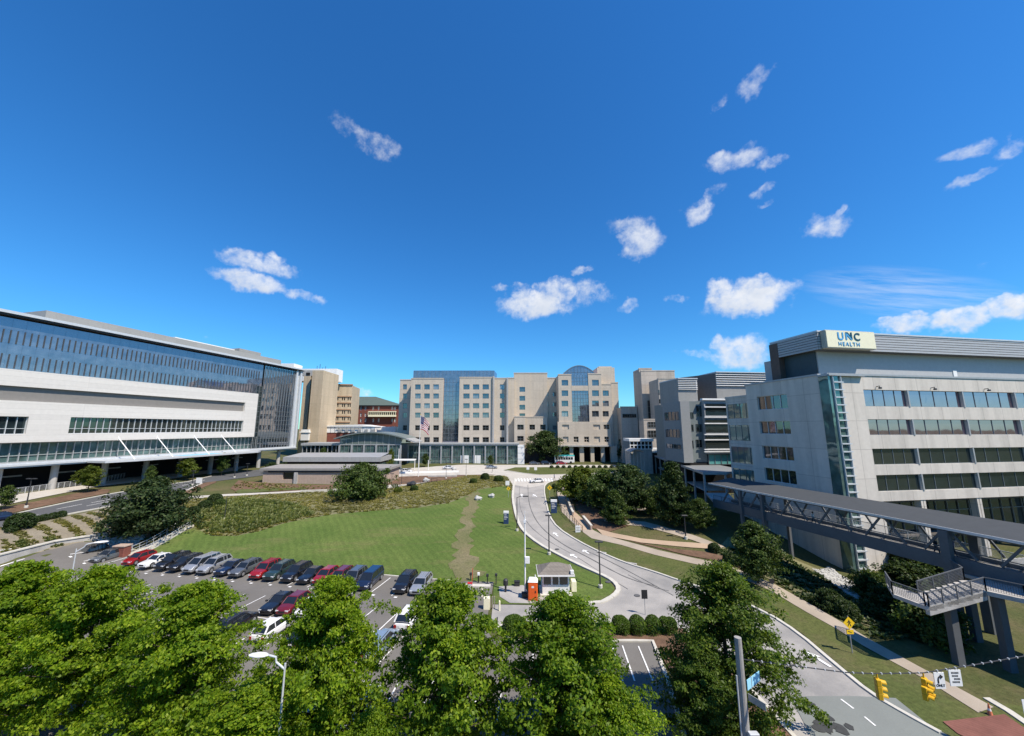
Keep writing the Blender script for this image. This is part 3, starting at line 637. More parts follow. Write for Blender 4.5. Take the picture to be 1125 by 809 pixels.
tree_px('pointed_tree', 'cone', 676, 576, 537, 34, 6.5, 5.6, 'small pointed bright green tree standing over its round shadow')
tree_px('shade_tree', 'conifer', 742, 578, 507, 46, 9.8, 6.6, 'tall dark dense tree at the end of the covered walkway')
tree_px('shade_tree', 'upright', 770, 583, 546, 32, 7.1, 5.8, 'light green tree right of the tall dark tree, below the covered walkway')
tree_px('shade_tree', 'upright', 833, 641, 570, 54, 7.1, 5.8, 'upright green tree on the verge beside the sidewalk, below the truss bridge')
tree_px('flowering_tree', 'oak1', 720, 566, 532, 30, 7.1, 8.0, 'small tree with pink blossom between the two dark trees')
tree_px('conifer_tree', 'conifer', 686, 508, 470, 14, 9.8, 6.6, 'narrow dark tree right of the stone hospital, by the low dark wing')
for (ub, vb, vt, w, key, lab) in [(96,541,510,24,'young0','young yellow-green street tree beside the left road, in front of a column'),
   (204,528,501,21,'young0','young round street tree right of the crape myrtle, under the glass canopy'),(243,523,495,16,'young1','slim young tree beside the end of the glass canopy'),
   (163,537,509,14,'young1','slim young tree rising behind the crape myrtle'),(5,560,530,18,'young1','young pale tree at the left edge of the photo beside the road'),
   (428,521,492,10,'young0','slim young tree in front of the arched glass pavilion'),(467,513,497,10,'young1','small young tree in front of the glass colonnade'),
   (354,517,489,11,'young1','slim young tree between the glass wing and the tan tower'),
   (539,512,499,8,'young1','small dark tree in front of the white doors of the glass colonnade')]:
    tree_px('street_tree', key, ub, vb, vt, w, 5.6, 3.6, lab, group='young street trees')
for (u, v, vt, w, lab) in [(298,520,507,16,'dark tree under the glass corner, left of the flat-roofed pavilion'),(315,514,506,14,'dark tree just right of the glass corner')]:
    tree_px('shade_tree', 'oak0', u, v, vt, w, 8.2, 8.4, lab)
# ---- hedges and shrubs
for i, (u, lab) in enumerate([(566,'clipped round hedge bush alone at the left end of the hedge island'),(684,'clipped round hedge bush next to the guard booth maple, first of the row'),
   (701,'clipped round hedge bush, second of the row on the island'),(718,'clipped round hedge bush, third of the row on the island, right of the sign pole'),(736,'clipped round hedge bush, last of the row beside the large dark maple')]):
    x, y = onz(u, 698, .05); bush('hedge', x, 40.5, lab, 1.1 if i else 1.5, 1.0, 'hedge_bush', 'hedge', 'clipped round hedge bushes')
SH = [('big',1005,660,1.2,'large dark shrub left of the ramp landing'),('bigmid',960,655,.9,'large shrub beside the gravel patch under the truss bridge'),('big',975,676,.8,'dark shrub behind the yellow pedestrian sign'),
 ('bigmid',1022,700,1.15,'leafy shrub below the ramp landing, nearest the hanging traffic signals'),('big',1000,628,1.1,'large shrub under the middle of the truss bridge'),('bigmid',1035,640,.9,'shrub behind the ramp pillar'),
 ('round',930,676,1.0,'small dark shrub on the slope above the yellow sign'),('big',912,668,.55,'dark shrub at the foot of the gravel patch'),
 ('round',785,606,.8,'round shrub at the end of the brick path'),('round',803,619,.9,'shrub beside the verge below the bridge columns'),('round',820,612,1.1,'shrub under the left end of the truss bridge'),
 ('green',455,539,.95,'round light shrub at the edge of the plaza path'),('yellow',437,541,.9,'low yellow-green shrub beside the spreading tree'),('round',533,527,1.3,'dark shrub at the right end of the meadow'),('green',548,529,1.3,'wide green shrub at the meadow corner by the road'),
 ('green',520,531,1.0,'shrub at the head of the worn dirt track'),('round',610,537,.9,'low shrub at the corner where the path leaves the road'),('green',622,531,1.0,'shrub under the leftmost round tree'),
 ('round',22,580,1.5,'large dark shrub at the left edge of the stony terrace'),('round',236,553,1.3,'dark shrub below the pale footpath'),('round',225,559,1.1,'dark shrub left of the tall grass'),('round',212,565,1.0,'dark shrub beside the head of the steps'),('green',242,556,1.0,'mid green shrub by the thin lamp post')]
for key, u, v, s, lab in SH:
    x, y, z = at(u, v); bush(key, x, y, lab, s)
names_ = ['first','second','third','fourth','fifth','sixth']
for i, (u, v) in enumerate([(31,577),(40,573.5),(48,571.5),(58,569.5),(67,567.5),(12,585)]):
    x, y, z = at(u, v); bush('small', x, y, 'small dark shrub beside the left road kerb, %s from the left edge' % names_[(i+1) % 6], 1.1, group='shrubs along the left kerb')
for i in range(14):
    u = 606+i*6.6; x, y, z = at(u, 514.6); bush('small', x, y, 'small round shrub in the row along the back of the plaza median', 1.25, group='shrubs on the plaza median')
# ---- stuff: meadow, tall grass, terrace ground cover, leaf litter rocks
def tufts(name, poly, n, mat, h, w, blades, lab, keep=None, seed=5):
    g = np.random.default_rng(seed); A = np.array(poly); lo, hi = A.min(0), A.max(0)
    p = lo+(hi-lo)*g.random((n*4,2)); p = p[inside(p[:,0], p[:,1], poly)]
    if keep is not None: p = p[keep(p)]
    p = p[:n]; z = Hn(p[:,0], p[:,1]); k = len(p)
    sc = (.55+.9*g.random(k))
    az = g.random((k,blades))*6.283; ln = (.25+.75*g.random((k,blades)))*w*sc[:,None]; hh = h*sc[:,None]*(.6+.5*g.random((k,blades)))
    bx = p[:,0,None]+np.cos(az)*ln*.25; by = p[:,1,None]+np.sin(az)*ln*.25; tx = p[:,0,None]+np.cos(az)*ln; ty = p[:,1,None]+np.sin(az)*ln
    bw = .10+.08*g.random((k,blades)); ox, oy = -np.sin(az)*bw, np.cos(az)*bw; Z = np.repeat(z[:,None], blades, 1)
    v = np.stack([np.stack([bx-ox,by-oy,Z],-1), np.stack([bx+ox,by+oy,Z],-1), np.stack([(bx*.4+tx*.6)+ox*.8,(by*.4+ty*.6)+oy*.8,Z+hh*.8],-1), np.stack([tx,ty,Z+hh*.9],-1)], 2).reshape(-1,3)
    n4 = len(v); me = bpy.data.meshes.new(name); me.vertices.add(n4); me.vertices.foreach_set('co', v.astype(np.float32).ravel()); me.loops.add(n4); me.loops.foreach_set('vertex_index', np.arange(n4, dtype=np.int32))
    me.polygons.add(n4//4); me.polygons.foreach_set('loop_start', np.arange(0,n4,4,dtype=np.int32)); me.polygons.foreach_set('loop_total', np.full(n4//4,4,dtype=np.int32)); me.materials.append(mt[mat]); me.update(); me.validate()
    return tag(link(name, me), lab, kind='stuff')
tufts('meadow_plants', MEAD, 4600, 'bedleaf', .27, .6, 11, 'brown and green meadow planting between the path and the mown lawn')
TALL = W([(222,556),(262,548),(300,552),(330,556),(345,566),(310,575),(284,583),(260,588),(234,588),(216,580)])
tufts('tall_grass', TALL, 1100, 'tallgrass', .6, .8, 14, 'clumps of tall green grass at the left edge of the lawn', seed=8)
TER = W([(2,583),(64,571),(120,560),(130,567),(122,584),(110,592),(75,598),(2,609)])
tufts('ground_cover', TER, 800, 'bedleaf', .2, .3, 9, 'low ground cover on the stony terrace by the left road', keep=lambda p: np.sin((p@np.array([.23,.97]))*2.6) > .2, seed=9)
ROW = W([(2,596),(60,590),(95,590),(75,598),(2,609.5)])
tufts('terrace_rows', ROW, 260, 'tallgrass', .3, .35, 10, 'green planted rows along the foot of the stony terrace', seed=10, keep=lambda p: np.sin((p@np.array([.23,.97]))*2.2) > .35)
BANK = W([(790,604),(850,606),(900,632),(950,668),(1010,705),(960,700),(905,672),(850,640),(800,616)])
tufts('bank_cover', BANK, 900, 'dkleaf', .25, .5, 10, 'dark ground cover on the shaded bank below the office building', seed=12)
tufts('lot_edge_planting', W([(253,537),(262,530),(300,532),(340,534),(360,537),(300,540)]), 120, 'bedleaf', .4, .5, 10, 'sparse low planting on the brown mulch in front of the pavilion', seed=13)
def rocks(name, poly, n, s0, s1, lab, seed):
    g = random.Random(seed); A = np.array(poly); lo, hi = A.min(0), A.max(0); m = MB(); k = 0
    while k < n:
        x, y = lo[0]+(hi[0]-lo[0])*g.random(), lo[1]+(hi[1]-lo[1])*g.random()
        if not inside(np.array([x]), np.array([y]), poly)[0]: continue
        k += 1; r = s0+(s1-s0)*g.random()**2; z = H(x,y); a = g.random()*6
        ring = lambda rr, zz: [(x+rr*(.7+.5*g.random())*math.cos(a+i*1.047), y+rr*(.7+.5*g.random())*math.sin(a+i*1.047), zz+g.random()*r*.25) for i in range(6)]
        v = ring(r, z-.05)+ring(r*.75, z+r*.5)+[(x,y,z+r*.8)]
        m.add(v, [(i,(i+1)%6,6+(i+1)%6,6+i) for i in range(6)]+[(6+i,6+(i+1)%6,12) for i in range(6)])
    return tag(m.build(name, 'rock'), lab, kind='stuff')
rocks('gravel_patch', W([(893,626),(912,624),(946,646),(942,658),(928,651)]), 900, .10, .3, 'pale riprap stones beside the foot of the office stair tower', 3)
rocks('riprap', W([(108,592),(140,589),(160,588),(150,598),(136,606),(118,604)]), 800, .12, .42, 'pale riprap stones between the steps and the parked cars', 4)

def tree_belt():
    g = np.random.default_rng(77); cs = []
    for i in range(420):
        a = -math.pi*.98*g.random(); d = 150+60*g.random(); x, y = math.cos(a)*d, math.sin(a)*d*.9-20; h = 20+12*g.random(); r = 5+4*g.random()
        q = g.normal(size=(200,3)); q /= np.linalg.norm(q, axis=1, keepdims=True); q = q*(g.random((200,1))**.3)*np.array([r,r,h*.55]); cs.append(q+np.array([x,y,h*.5]))
    tag(link('tree_belt', leaf_mesh('tree_belt', np.concatenate(cs), 1.9, 'dkleaf', .5)), 'far belt of trees on the other side of the viewpoint', kind='stuff')
tree_belt()
# ================================================================== BUILDINGS
class Bld:
    """building frame: origin p, facade runs along local x (angle a), local y goes into the building; heights are given absolute"""
    def __init__(s, name, label, cat, p, a, zb):
        s.zb = zb; s.p = p; s.a = R(a); s.root = empty(name, label, cat, (p[0], p[1], zb), s.a); s.cache = {}
    def fx(s, u, v, y=0):
        """local x and absolute z of a photo pixel on the plane local y"""
        dx, dy = math.cos(s.a), math.sin(s.a); px, py = s.p[0]-dy*y, s.p[1]+dx*y
        x, yy, Z = ray(u, v); t = (px*dy-py*dx)/(x*dy-yy*dx)
        return (t*x-px)*dx+(t*yy-py)*dy, CZ+Z*t
    def add(s, mb, name, mats, parent=None): return mb.build(name, mats, parent or s.root, -s.zb)
    def win(s, x0, x1, z0, z1, y, glass='glasswin', nx=2, nz=1, fr='mull', name='window', fw=.06, side=None):
        """one window: pane sheet with frame bars, own mesh object (shared data for equal sizes)"""
        key = (round(x1-x0,2), round(z1-z0,2), glass, nx, nz, fr, side, fw)
        if key not in s.cache:
            w, h = x1-x0, z1-z0; m = MB(); m.quad((0,0,0),(w,0,0),(w,0,h),(0,0,h),0); d = .07
            for i in range(nx+1): c = min(max(w*i/nx, fw/2), w-fw/2); m.box(c-fw/2,c+fw/2,-d,.01,0,h,1)
            for j in range(nz+1): c = min(max(h*j/nz, fw/2), h-fw/2); m.box(0,w,-d*.8,.01,c-fw/2,c+fw/2,1)
            s.cache[key] = m.mesh(name, [glass, fr])
        o = link(name, s.cache[key], s.root); o.location = (x0, y, z0-s.zb); return o
def mull(m, x0, x1, z0, z1, y, nx, nz, w=.08, d=.14, mi=1, zl=None):
    for i in range(nx+1): c = x0+(x1-x0)*i/nx; m.box(c-w/2,c+w/2,y-d,y-.005,z0,z1,mi)
    for z in (zl if zl else [z0+(z1-z0)*j/nz for j in range(nz+1)]): m.box(x0,x1,y-d*.7,y-.004,z-w/2,z+w/2,mi)
# ---------------------------------------------------------------- left: long hospital wing, white panels and blue glass
def left_wing():
    b = Bld('hospital_wing', 'long hospital wing of white panels and blue glass along the left side', 'building', (-101.62,86.92), 76.9, 6.4)
    S0, S1 = -60, 66.5
    m = MB(); m.box(S0,S1,1.2,44,12.9,43.0); b.add(m, 'wall', 'greyband')
    m = MB(); m.box(S0,S1-.4,-1.0,44,11.9,12.9); m.box(S0,S1-.4,-1.25,-1.0,12.2,12.6); b.add(m, 'soffit_slab', 'lightmetal')
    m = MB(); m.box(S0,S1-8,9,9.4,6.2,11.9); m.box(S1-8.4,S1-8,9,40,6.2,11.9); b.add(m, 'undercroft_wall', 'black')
    for s in (-27,-18,-8.8,-.5,8.4,17.2,26,34.7,43.4,52,60.5):
        m = MB(); m.tube([(s,1.4,5.4),(s,1.4,11.9)], .62, 14); b.add(m, 'column', 'concrete')
    # lower glass ribbon
    m = MB(); m.quad((S0,.5,12.9),(48.9,.5,12.9),(48.9,.5,17.05),(S0,.5,17.05)); mull(m,S0,48.9,12.9,17.05,.5,78,0,.12,.3,1,[13.0,14.3,16.9]); b.add(m, 'lower_window_band', ['glassgreen','metal'])
    # white panel with recessed grey band and a ribbon window
    holes = [(S0+.5,42.0,25.6,28.6),(-.8,42.1,18.75,22.5),(-18,-7.3,18.75,22.4)]
    m = MB(); m.wall(S0,46.7,17.05,32.0,holes,-1.2,.7); m.quad((46.7,-1.2,17.05),(46.7,1.2,17.05),(46.7,1.2,32),(46.7,-1.2,32)); m.quad((S0,-1.2,17.05),(S0,1.2,17.05),(46.7,1.2,17.05),(46.7,-1.2,17.05)); m.quad((S0,-1.2,32),(46.7,-1.2,32),(46.7,1.2,32),(S0,1.2,32)); b.add(m, 'white_panel', 'panel')
    m = MB(); m.box(S0+.5,42.0,-.5,-.3,25.6,28.6); b.add(m, 'grey_band', 'greyband')
    for a, c, t in ((-.8,42.1,22.5),(-18,-7.3,22.4)):
        m = MB(); m.quad((a,-.5,18.75),(c,-.5,18.75),(c,-.5,t),(a,-.5,t)); mull(m,a,c,18.75,t,-.5,max(8,int((c-a)/1.25)),0,.1,.22,1,[18.8,19.9,t-.05]); b.add(m, 'ribbon_window', ['glassdark','lightmetal'])
    # upper blue glass with two rows of dark fins
    m = MB(); m.quad((S0,.3,32),(48.9,.3,32),(48.9,.3,42.7),(S0,.3,42.7)); mull(m,S0,48.9,32,42.7,.3,54,0,.03,.03,1,[35.4,37.4,40.3]); b.add(m, 'upper_glass', ['glassblue','glassblue'])
    for z0, z1, o in ((37.4,40.2,0),(32.3,35.2,.45)):
        m = MB()
        n = int((48.5-S0)/1.0)
        for i in range(n): x = S0+.4+o+i*1.0; m.box(x-.07,x+.07,.14,.29,z0,z1)
        b.add(m, 'fin_row', 'findark')
    m = MB(); m.quad((47.0,.28,13),(49.3,.28,13),(49.3,.28,35),(47.0,.28,35)); mull(m,47.0,49.3,13,35,.28,2,0,.08,.12,1,[13+k*1.83 for k in range(13)]); b.add(m, 'glass_return', ['glassdark','mull'])
    # glass corner
    m = MB(); m.quad((49.3,.05,12.95),(63.6,.05,12.95),(63.6,.05,42.6),(49.3,.05,42.6)); mull(m,49.3,63.6,12.95,42.6,.05,12,0,.09,.16,1,[12.95+k*1.65 for k in range(9)]+[28.5])
    for k in range(13): x = 49.4+k*1.18; m.beam((x,-.06,27.5),(min(63.5,x+.55),-.06,42.4),.09,.14,1)
    b.add(m, 'curtain_wall', ['glasscurt','mull'])
    m = MB(); m.box(63.6,64.4,-.6,1.2,12.9,43.2); m.box(65.7,66.5,-.6,8,12.9,43.2); m.box(64.4,65.7,.2,1.2,12.9,43.2); b.add(m, 'corner_frame', 'lightmetal')
    m = MB(); m.box(66.5,66.8,-.5,20,13,42.9); b.add(m, 'end_wall', 'greyband')
    # roof edge
    m = MB(); m.box(S0,S1+.4,-1.1,44,43.0,43.35); b.add(m, 'roof_edge', 'darkmetal')
    m = MB(); m.box(S0,S1+.5,-1.35,44.2,43.36,43.95); b.add(m, 'parapet', 'lightmetal')
    m = MB(); m.box(-2.8,66,10,40,43.96,48.0); b.add(m, 'roof_screen', 'roofgrey')
    m = MB(); m.box(27.5,47.8,13,35,48.0,48.9); b.add(m, 'roof_ridge', 'white')
    m = MB(); m.box(47.9,57,11,24,48.01,49.4); b.add(m, 'plant_room', 'roofgrey')
    # entrance canopy and its rods
    m = MB(); m.prism([(3.4,-1.3),(3.4,-7.0),(9,-8.2),(42.5,-8.2),(45,-6.5),(45,-1.3)], 12.0, 12.45); b.add(m, 'canopy', 'lightmetal')
    m = MB(); [m.box(20.3+k*1.2,21.1+k*1.2,-7.6,-3.2,12.46,12.5) for k in range(9)]; b.add(m, 'canopy_skylight', 'skyblue')
    for s in (8.6,17.1,26.7,35.0):
        m = MB(); m.tube([(s,-1.2,17.6),(s+.1,-7.6,12.45)], .11, 8); m.tube([(s,-1.2,17.0),(s,-1.2,18.0)], .1, 6); b.add(m, 'tie_rod', 'white')
    for k in range(9): x = -24+k*9; m = MB(); m.box(x,x+4,8.6,8.9,9.3,9.6); b.add(m, 'ceiling_beam', 'concrete')
left_wing()
# ---------------------------------------------------------------- right: precast office wing with ribbon windows and roof sign
def right_wing():
    A = 9.5; p = (48.6,57.0); b = Bld('office_wing', 'pale streaked concrete office wing with ribbon windows and a lettered roof sign', 'building', p, A, -.4)
    X1 = 62; rows = [(23.35,25.95),(18.95,21.35),(14.5,16.9),(10.6,13.0)]; B0 = 9.2
    piers = [6.3,14.55,25.6,36.8,48.0,59.2]
    holes = [(piers[i]+(.34 if i else 0), piers[i+1]-.0, z0, z1) for i in range(5) for z0, z1 in rows]
    m = MB(); m.wall(2.35,X1,B0,28.1,[h for h in holes],0,.35); m.quad((X1,0,B0),(X1,17,B0),(X1,17,28.1),(X1,0,28.1)); m.quad((2.35,0,B0),(2.35,.8,B0),(X1,.8,B0),(X1,0,B0)); m.box(2.35,6.1,.02,6,-1,B0); b.add(m, 'front_wall', 'precast')
    for i in range(5):
        for z0, z1 in rows:
            g = 'glassmirror' if z0 > 18 else 'glassdark'
            b.win(piers[i]+(.34 if i else 0), piers[i+1], z0, z1, .34, g, 4, 1, 'mull', 'ribbon_window', .06)
    for i in range(1,5):
        for z0, z1 in rows: m = MB(); m.box(piers[i]+.04,piers[i]+.30,-.08,-.01,z0-.05,z1+.05); b.add(m, 'pier_trim', 'metal')
    # side face (local x = 0 plane, runs along y)
    sh = [(7.4,13.8,z0,z1-.1) for z0, z1 in rows]; q = MB(); q.wall(1.2,16.3,-1.2,28.2,sh,0,.35)
    m = MB(); m.add([(y,x,z) for x,y,z in q.v], [f[::-1] for f in q.f]); m.quad((0,16.3,-1),(0,16.3,28.2),(2,16.3,28.2),(2,16.3,-1)); b.add(m, 'side_wall', 'precast')
    for i, (y0, y1, z0, z1) in enumerate(sh):
        w = MB(); w.quad((.33,y0,z0),(.33,y0,z1),(.33,y1,z1),(.33,y1,z0),0)
        for k in range(5): c = y0+(y1-y0)*k/4; w.box(.22,.335,c-.04,c+.04,z0,z1,1)
        w.box(.22,.335,y0,y1,z0,z0+.08,1); w.box(.22,.335,y0,y1,z1-.08,z1,1); b.add(w, 'side_window', ['glassside' if i < 3 else 'glassdark','lightmetal'])
    m = MB(); m.box(1.6,3.4,16.35,24,-1,26.2); m.box(1.5,3.4,16.31,24.05,26.2,26.6); b.add(m, 'rear_wall', 'precast')
    for z0, z1 in ((22,25),(17.5,20.6),(13,16.2),(8.6,11.8)):
        w = MB(); w.quad((1.58,16.8,z0),(1.58,16.8,z1),(1.58,23.4,z1),(1.58,23.4,z0),0); [w.box(1.5,1.585,16.8+k*1.65-.04,16.8+k*1.65+.04,z0,z1,1) for k in range(5)]; b.add(w, 'rear_window', ['glassgreen','mull'])
    # glazed corner stair with louvres
    m = MB(); m.box(-.22,1.9,-.22,1.3,-.6,27.9); b.add(m, 'corner_glazing', 'glassgreen')
    m = MB(); [m.box(.5,2.25,-.5,-.225,.2+k*1.16,.38+k*1.16) for k in range(24)]; m.box(.42,.5,-.45,-.225,-.6,27.9); m.box(1.85,1.95,-.45,-.225,-.6,27.9); b.add(m, 'stair_louvre', 'lightmetal')
    m = MB(); m.box(-.3,6.3,-.55,1.4,27.95,28.25); m.box(-.12,X1,-.12,.5,28.11,28.4); m.box(-.12,.5,1.41,16.4,28.21,28.5); b.add(m, 'parapet_cap', 'metal')
    m = MB(); m.box(.6,X1-.2,.6,16.8,27.2,27.9); b.add(m, 'roof', 'roofgrey')
    # roof box: lower wall set back under overhanging louvres
    yb = 2.2; m = MB(); m.box(2.6,X1-.5,yb+1.2,14,27.9,32.6); b.add(m, 'roof_box', M('pale_roof_wall', (.40,.41,.41), .6, .05))
    m = MB(); m.box(1.6,X1,yb,11.0,32.6,35.5)
    b.add(m, 'louvre_box', M('louvre_backing', (.10,.105,.11), .6, .05))
    m = MB()
    for k in range(7):
        z = 32.6+k*.43; m.box(1.45,X1,yb-.26,yb-.16,z+.03,z+.37); m.box(1.34,1.44,yb-.16,11,z+.03,z+.37)
    b.add(m, 'louvre', 'screen')
    m = MB(); m.box(1.35,X1,yb-.35,11.05,35.5,35.75); b.add(m, 'louvre_cap', 'lightmetal')
    m = MB(); m.box(1.3,4,9.4,11.2,28,35.3); b.add(m, 'end_panel', M('brown_panel', (.12,.085,.07), .7, .1))
    m = MB(); m.box(2.4,2.59,3.6,9.4,28,32.6); b.add(m, 'side_panel', M('dark_teal_panel', (.045,.07,.08), .5, .08))
    m = MB(); m.box(30.4,31.2,yb+1.1,yb+1.19,28.4,30.1); b.add(m, 'roof_door', 'white')
    for x in (8.8,19.5,30.6,40.2): 
        m = MB(); m.tube([(x,.1,26.4),(x,-.5,26.5),(x,-.5,26.2)], .06, 6); m.box(x-.15,x+.15,-.7,-.4,26.05,26.3); b.add(m, 'floodlight', 'darkmetal')
    # ground floor: columns, dark glazing behind
    for x in (6.6,14.4,25.3,36.4,47.5,58):
        m = MB(); m.box(x-.45,x-.06,.1,1.0,-1,B0-.01); m.box(x+.06,x+.45,.1,1.0,-1,B0-.01); b.add(m, 'column', 'precast')
    m = MB(); m.quad((6.1,4,-1),(X1,4,-1),(X1,4,B0-.02),(6.1,4,B0-.02)); mull(m,6.1,X1,-1,B0-.02,4,24,0,.1,.15,1,[3.4,6.6]); b.add(m, 'ground_glazing', ['glassdark','mull'])
    m = MB(); m.box(6.1,X1,1.1,4.0,B0-.5,B0-.03); m.box(6.1,X1,2.6,3.6,3.2,3.5); b.add(m, 'soffit', M('brown_soffit', (.13,.115,.10), .8, .08))
    m = MB(); m.box(8,X1,-3.2,-3.0,-.6,1.3); b.add(m, 'planter_wall', 'concrete')
    # sign
    wm = Matrix.Translation((*p,0)) @ Matrix.Rotation(R(A),4,'Z')
    sg = empty('roof_sign', 'cream sign box with blue letters on the roof corner of the concrete office wing', 'sign', wm @ Vector((1.9,1.0,32.7)), R(A))
    m = MB(); m.bbox(0,9.6,0,.9,0,2.95,.06); m.build('sign_box', M('sign_edge', (.42,.40,.33), .5, .05), sg)
    m = MB(); m.box(.12,9.48,-.05,-.003,.12,2.83); m.build('sign_face', 'cream', sg)
    blue = M('letter_blue', (.085,.34,.62), .4, .03); navy = M('letter_navy', (.012,.075,.12), .4, .03)
    def letters(txt, x, z, size, mat, name, sp=1.0):
        cu = bpy.data.curves.new(name, 'FONT'); cu.body = txt; cu.size = size; cu.extrude = .03; cu.space_character = sp; cu.offset = .035 if size > 1.5 else 0
        o = bpy.data.objects.new(name, cu); COL.objects.link(o); dg = bpy.context.evaluated_depsgraph_get(); me = bpy.data.meshes.new_from_object(o.evaluated_get(dg)); bpy.data.objects.remove(o)
        me.transform(Matrix.Translation((x,-.09,z)) @ Matrix.Rotation(R(90),4,'X')); me.materials.clear(); me.materials.append(mat); link(name, me, sg)
    letters('U', 2.15, 1.38, 1.75, blue, 'lettering'); letters('C', 5.3, 1.38, 1.75, navy, 'lettering')
    m = MB(); m.extr([(3.72,1.42),(3.98,1.42),(3.98,2.22),(3.72,2.62)], 'y', -.12, -.06); m.extr([(3.98,2.2),(4.72,1.42),(4.98,1.42),(3.98,2.56)], 'y', -.115, -.06); m.build('lettering', blue, sg); m = MB(); m.extr([(3.74,2.66),(4.2,2.66),(4.72,2.05),(4.72,1.75),(3.98,2.60)], 'y', -.13, -.06); m.extr([(4.72,1.75),(4.98,1.46),(4.98,2.66),(4.72,2.66)], 'y', -.13, -.06); m.build('lettering', navy, sg)
    letters('HEALTH', 2.15, .4, .92, blue, 'lettering', 1.32)
right_wing()
# ---------------------------------------------------------------- centre: two stone blocks
ROWS_L = [425.3,435.3,446.0,456.3,470.2,483.3]
def win_col(b, u, y, rows, wpx=6.2, hpx=5.6, nx=2, holes=None, uy=0):
    out = []
    for i, v in enumerate(rows):
        x0, z0 = b.fx(u-wpx/2, v+hpx/2, y); x1, z1 = b.fx(u+wpx/2, v-hpx/2, y); out.append((min(x0,x1), max(x0,x1), min(z0,z1), max(z0,z1), i))
    return out
def bay(b, u0, u1, vtop, vbot, y, depth, cols, rows, mat='stone', name='wall', wpx=6.2, hpx=5.6, back=None, ret=True, low=4, nx=2):
    x0, zt_ = b.fx(u0, vtop, y); x1, _ = b.fx(u1, vtop, y); _, zb_ = b.fx(u0, vbot, y); wz = []
    for c in cols:
        for i, (a, d, z0, z1, k) in enumerate(win_col(b, c, y, rows, wpx, hpx)): wz.append((a,d,z0,z1,k))
    m = MB(); m.wall(x0,x1,zb_,zt_,[w[:4] for w in wz],y,.4)
    if ret:
        D = y+depth
        m.quad((x0,y,zb_),(x0,y,zt_),(x0,D,zt_),(x0,D,zb_)); m.quad((x1,y,zb_),(x1,D,zb_),(x1,D,zt_),(x1,y,zt_)); m.quad((x0,y,zt_),(x1,y,zt_),(x1,D,zt_),(x0,D,zt_))
        m.box(x0-.12,x1+.12,y-.12,y+.5,zt_+.004,zt_+.45)
    b.add(m, name, mat)
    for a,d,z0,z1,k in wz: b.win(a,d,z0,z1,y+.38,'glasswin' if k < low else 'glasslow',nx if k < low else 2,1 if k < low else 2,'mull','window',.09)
    return x0, x1, zb_, zt_
def stone_left():
    b = Bld('hospital_block', 'wide stone hospital block with a central blue glass strip, behind the glass colonnade', 'building', (-45,168), 0, 5.2)
    bay(b, 439.6,453, 418, 509, 5, 20, [444.8], ROWS_L[:5], wpx=4.6)
    bay(b, 452,487, 416.5, 509, 0, 25, [459,469,479], ROWS_L, wpx=6.4)
    bay(b, 505,543, 415.3, 509, 0, 25, [512.4,523,533.6], ROWS_L, wpx=7)
    bay(b, 543,557.8, 416.2, 509, 1.5, 24, [551.7], ROWS_L, wpx=5)
    x0, z1 = b.fx(541.5,415,0); x1, _ = b.fx(543.2,415,0); m = MB(); m.box(x0,x1,-.7,1.6,5,z1+.6); xx0, _ = b.fx(556.6,415,0); xx1, _ = b.fx(558.4,415,0); m.box(xx0,xx1,-.2,6,5,z1); b.add(m, 'pier', 'concrete')
    x0, z1 = b.fx(487,416,1.5); x1, _ = b.fx(505,416,1.5); m = MB(); m.quad((x0,1.5,5),(x1,1.5,5),(x1,1.5,z1+2),(x0,1.5,z1+2)); mull(m,x0,x1,5,z1,1.5,5,0,.09,.12,1,[5+k*2.1 for k in range(18)]); b.add(m, 'glass_strip', ['glassblue','mull'])
    x0, z1 = b.fx(454.5,407.3,6); x1, _ = b.fx(543,406.5,6); x2, _ = b.fx(545.7,408,14); _, z0 = b.fx(500,417,6)
    m = MB(); m.quad((x0,6,z0-2),(x1,6,z0-2),(x1,6,z1),(x0,6,z1)); m.quad((x1,6,z0-2),(x2,16,z0-2),(x2,16,z1),(x1,6,z1)); m.quad((x0,6,z0-2),(x0,6,z1),(x0,20,z1),(x0,20,z0-2)); m.quad((x0,6,z1),(x1,6,z1),(x2,20,z1),(x0,20,z1)); mull(m,x0,x1,z0-2,z1,6,22,0,.07,.1,1,[z0+1,z1-.05]); b.add(m, 'glass_penthouse', ['glassblue','mull'])
stone_left()
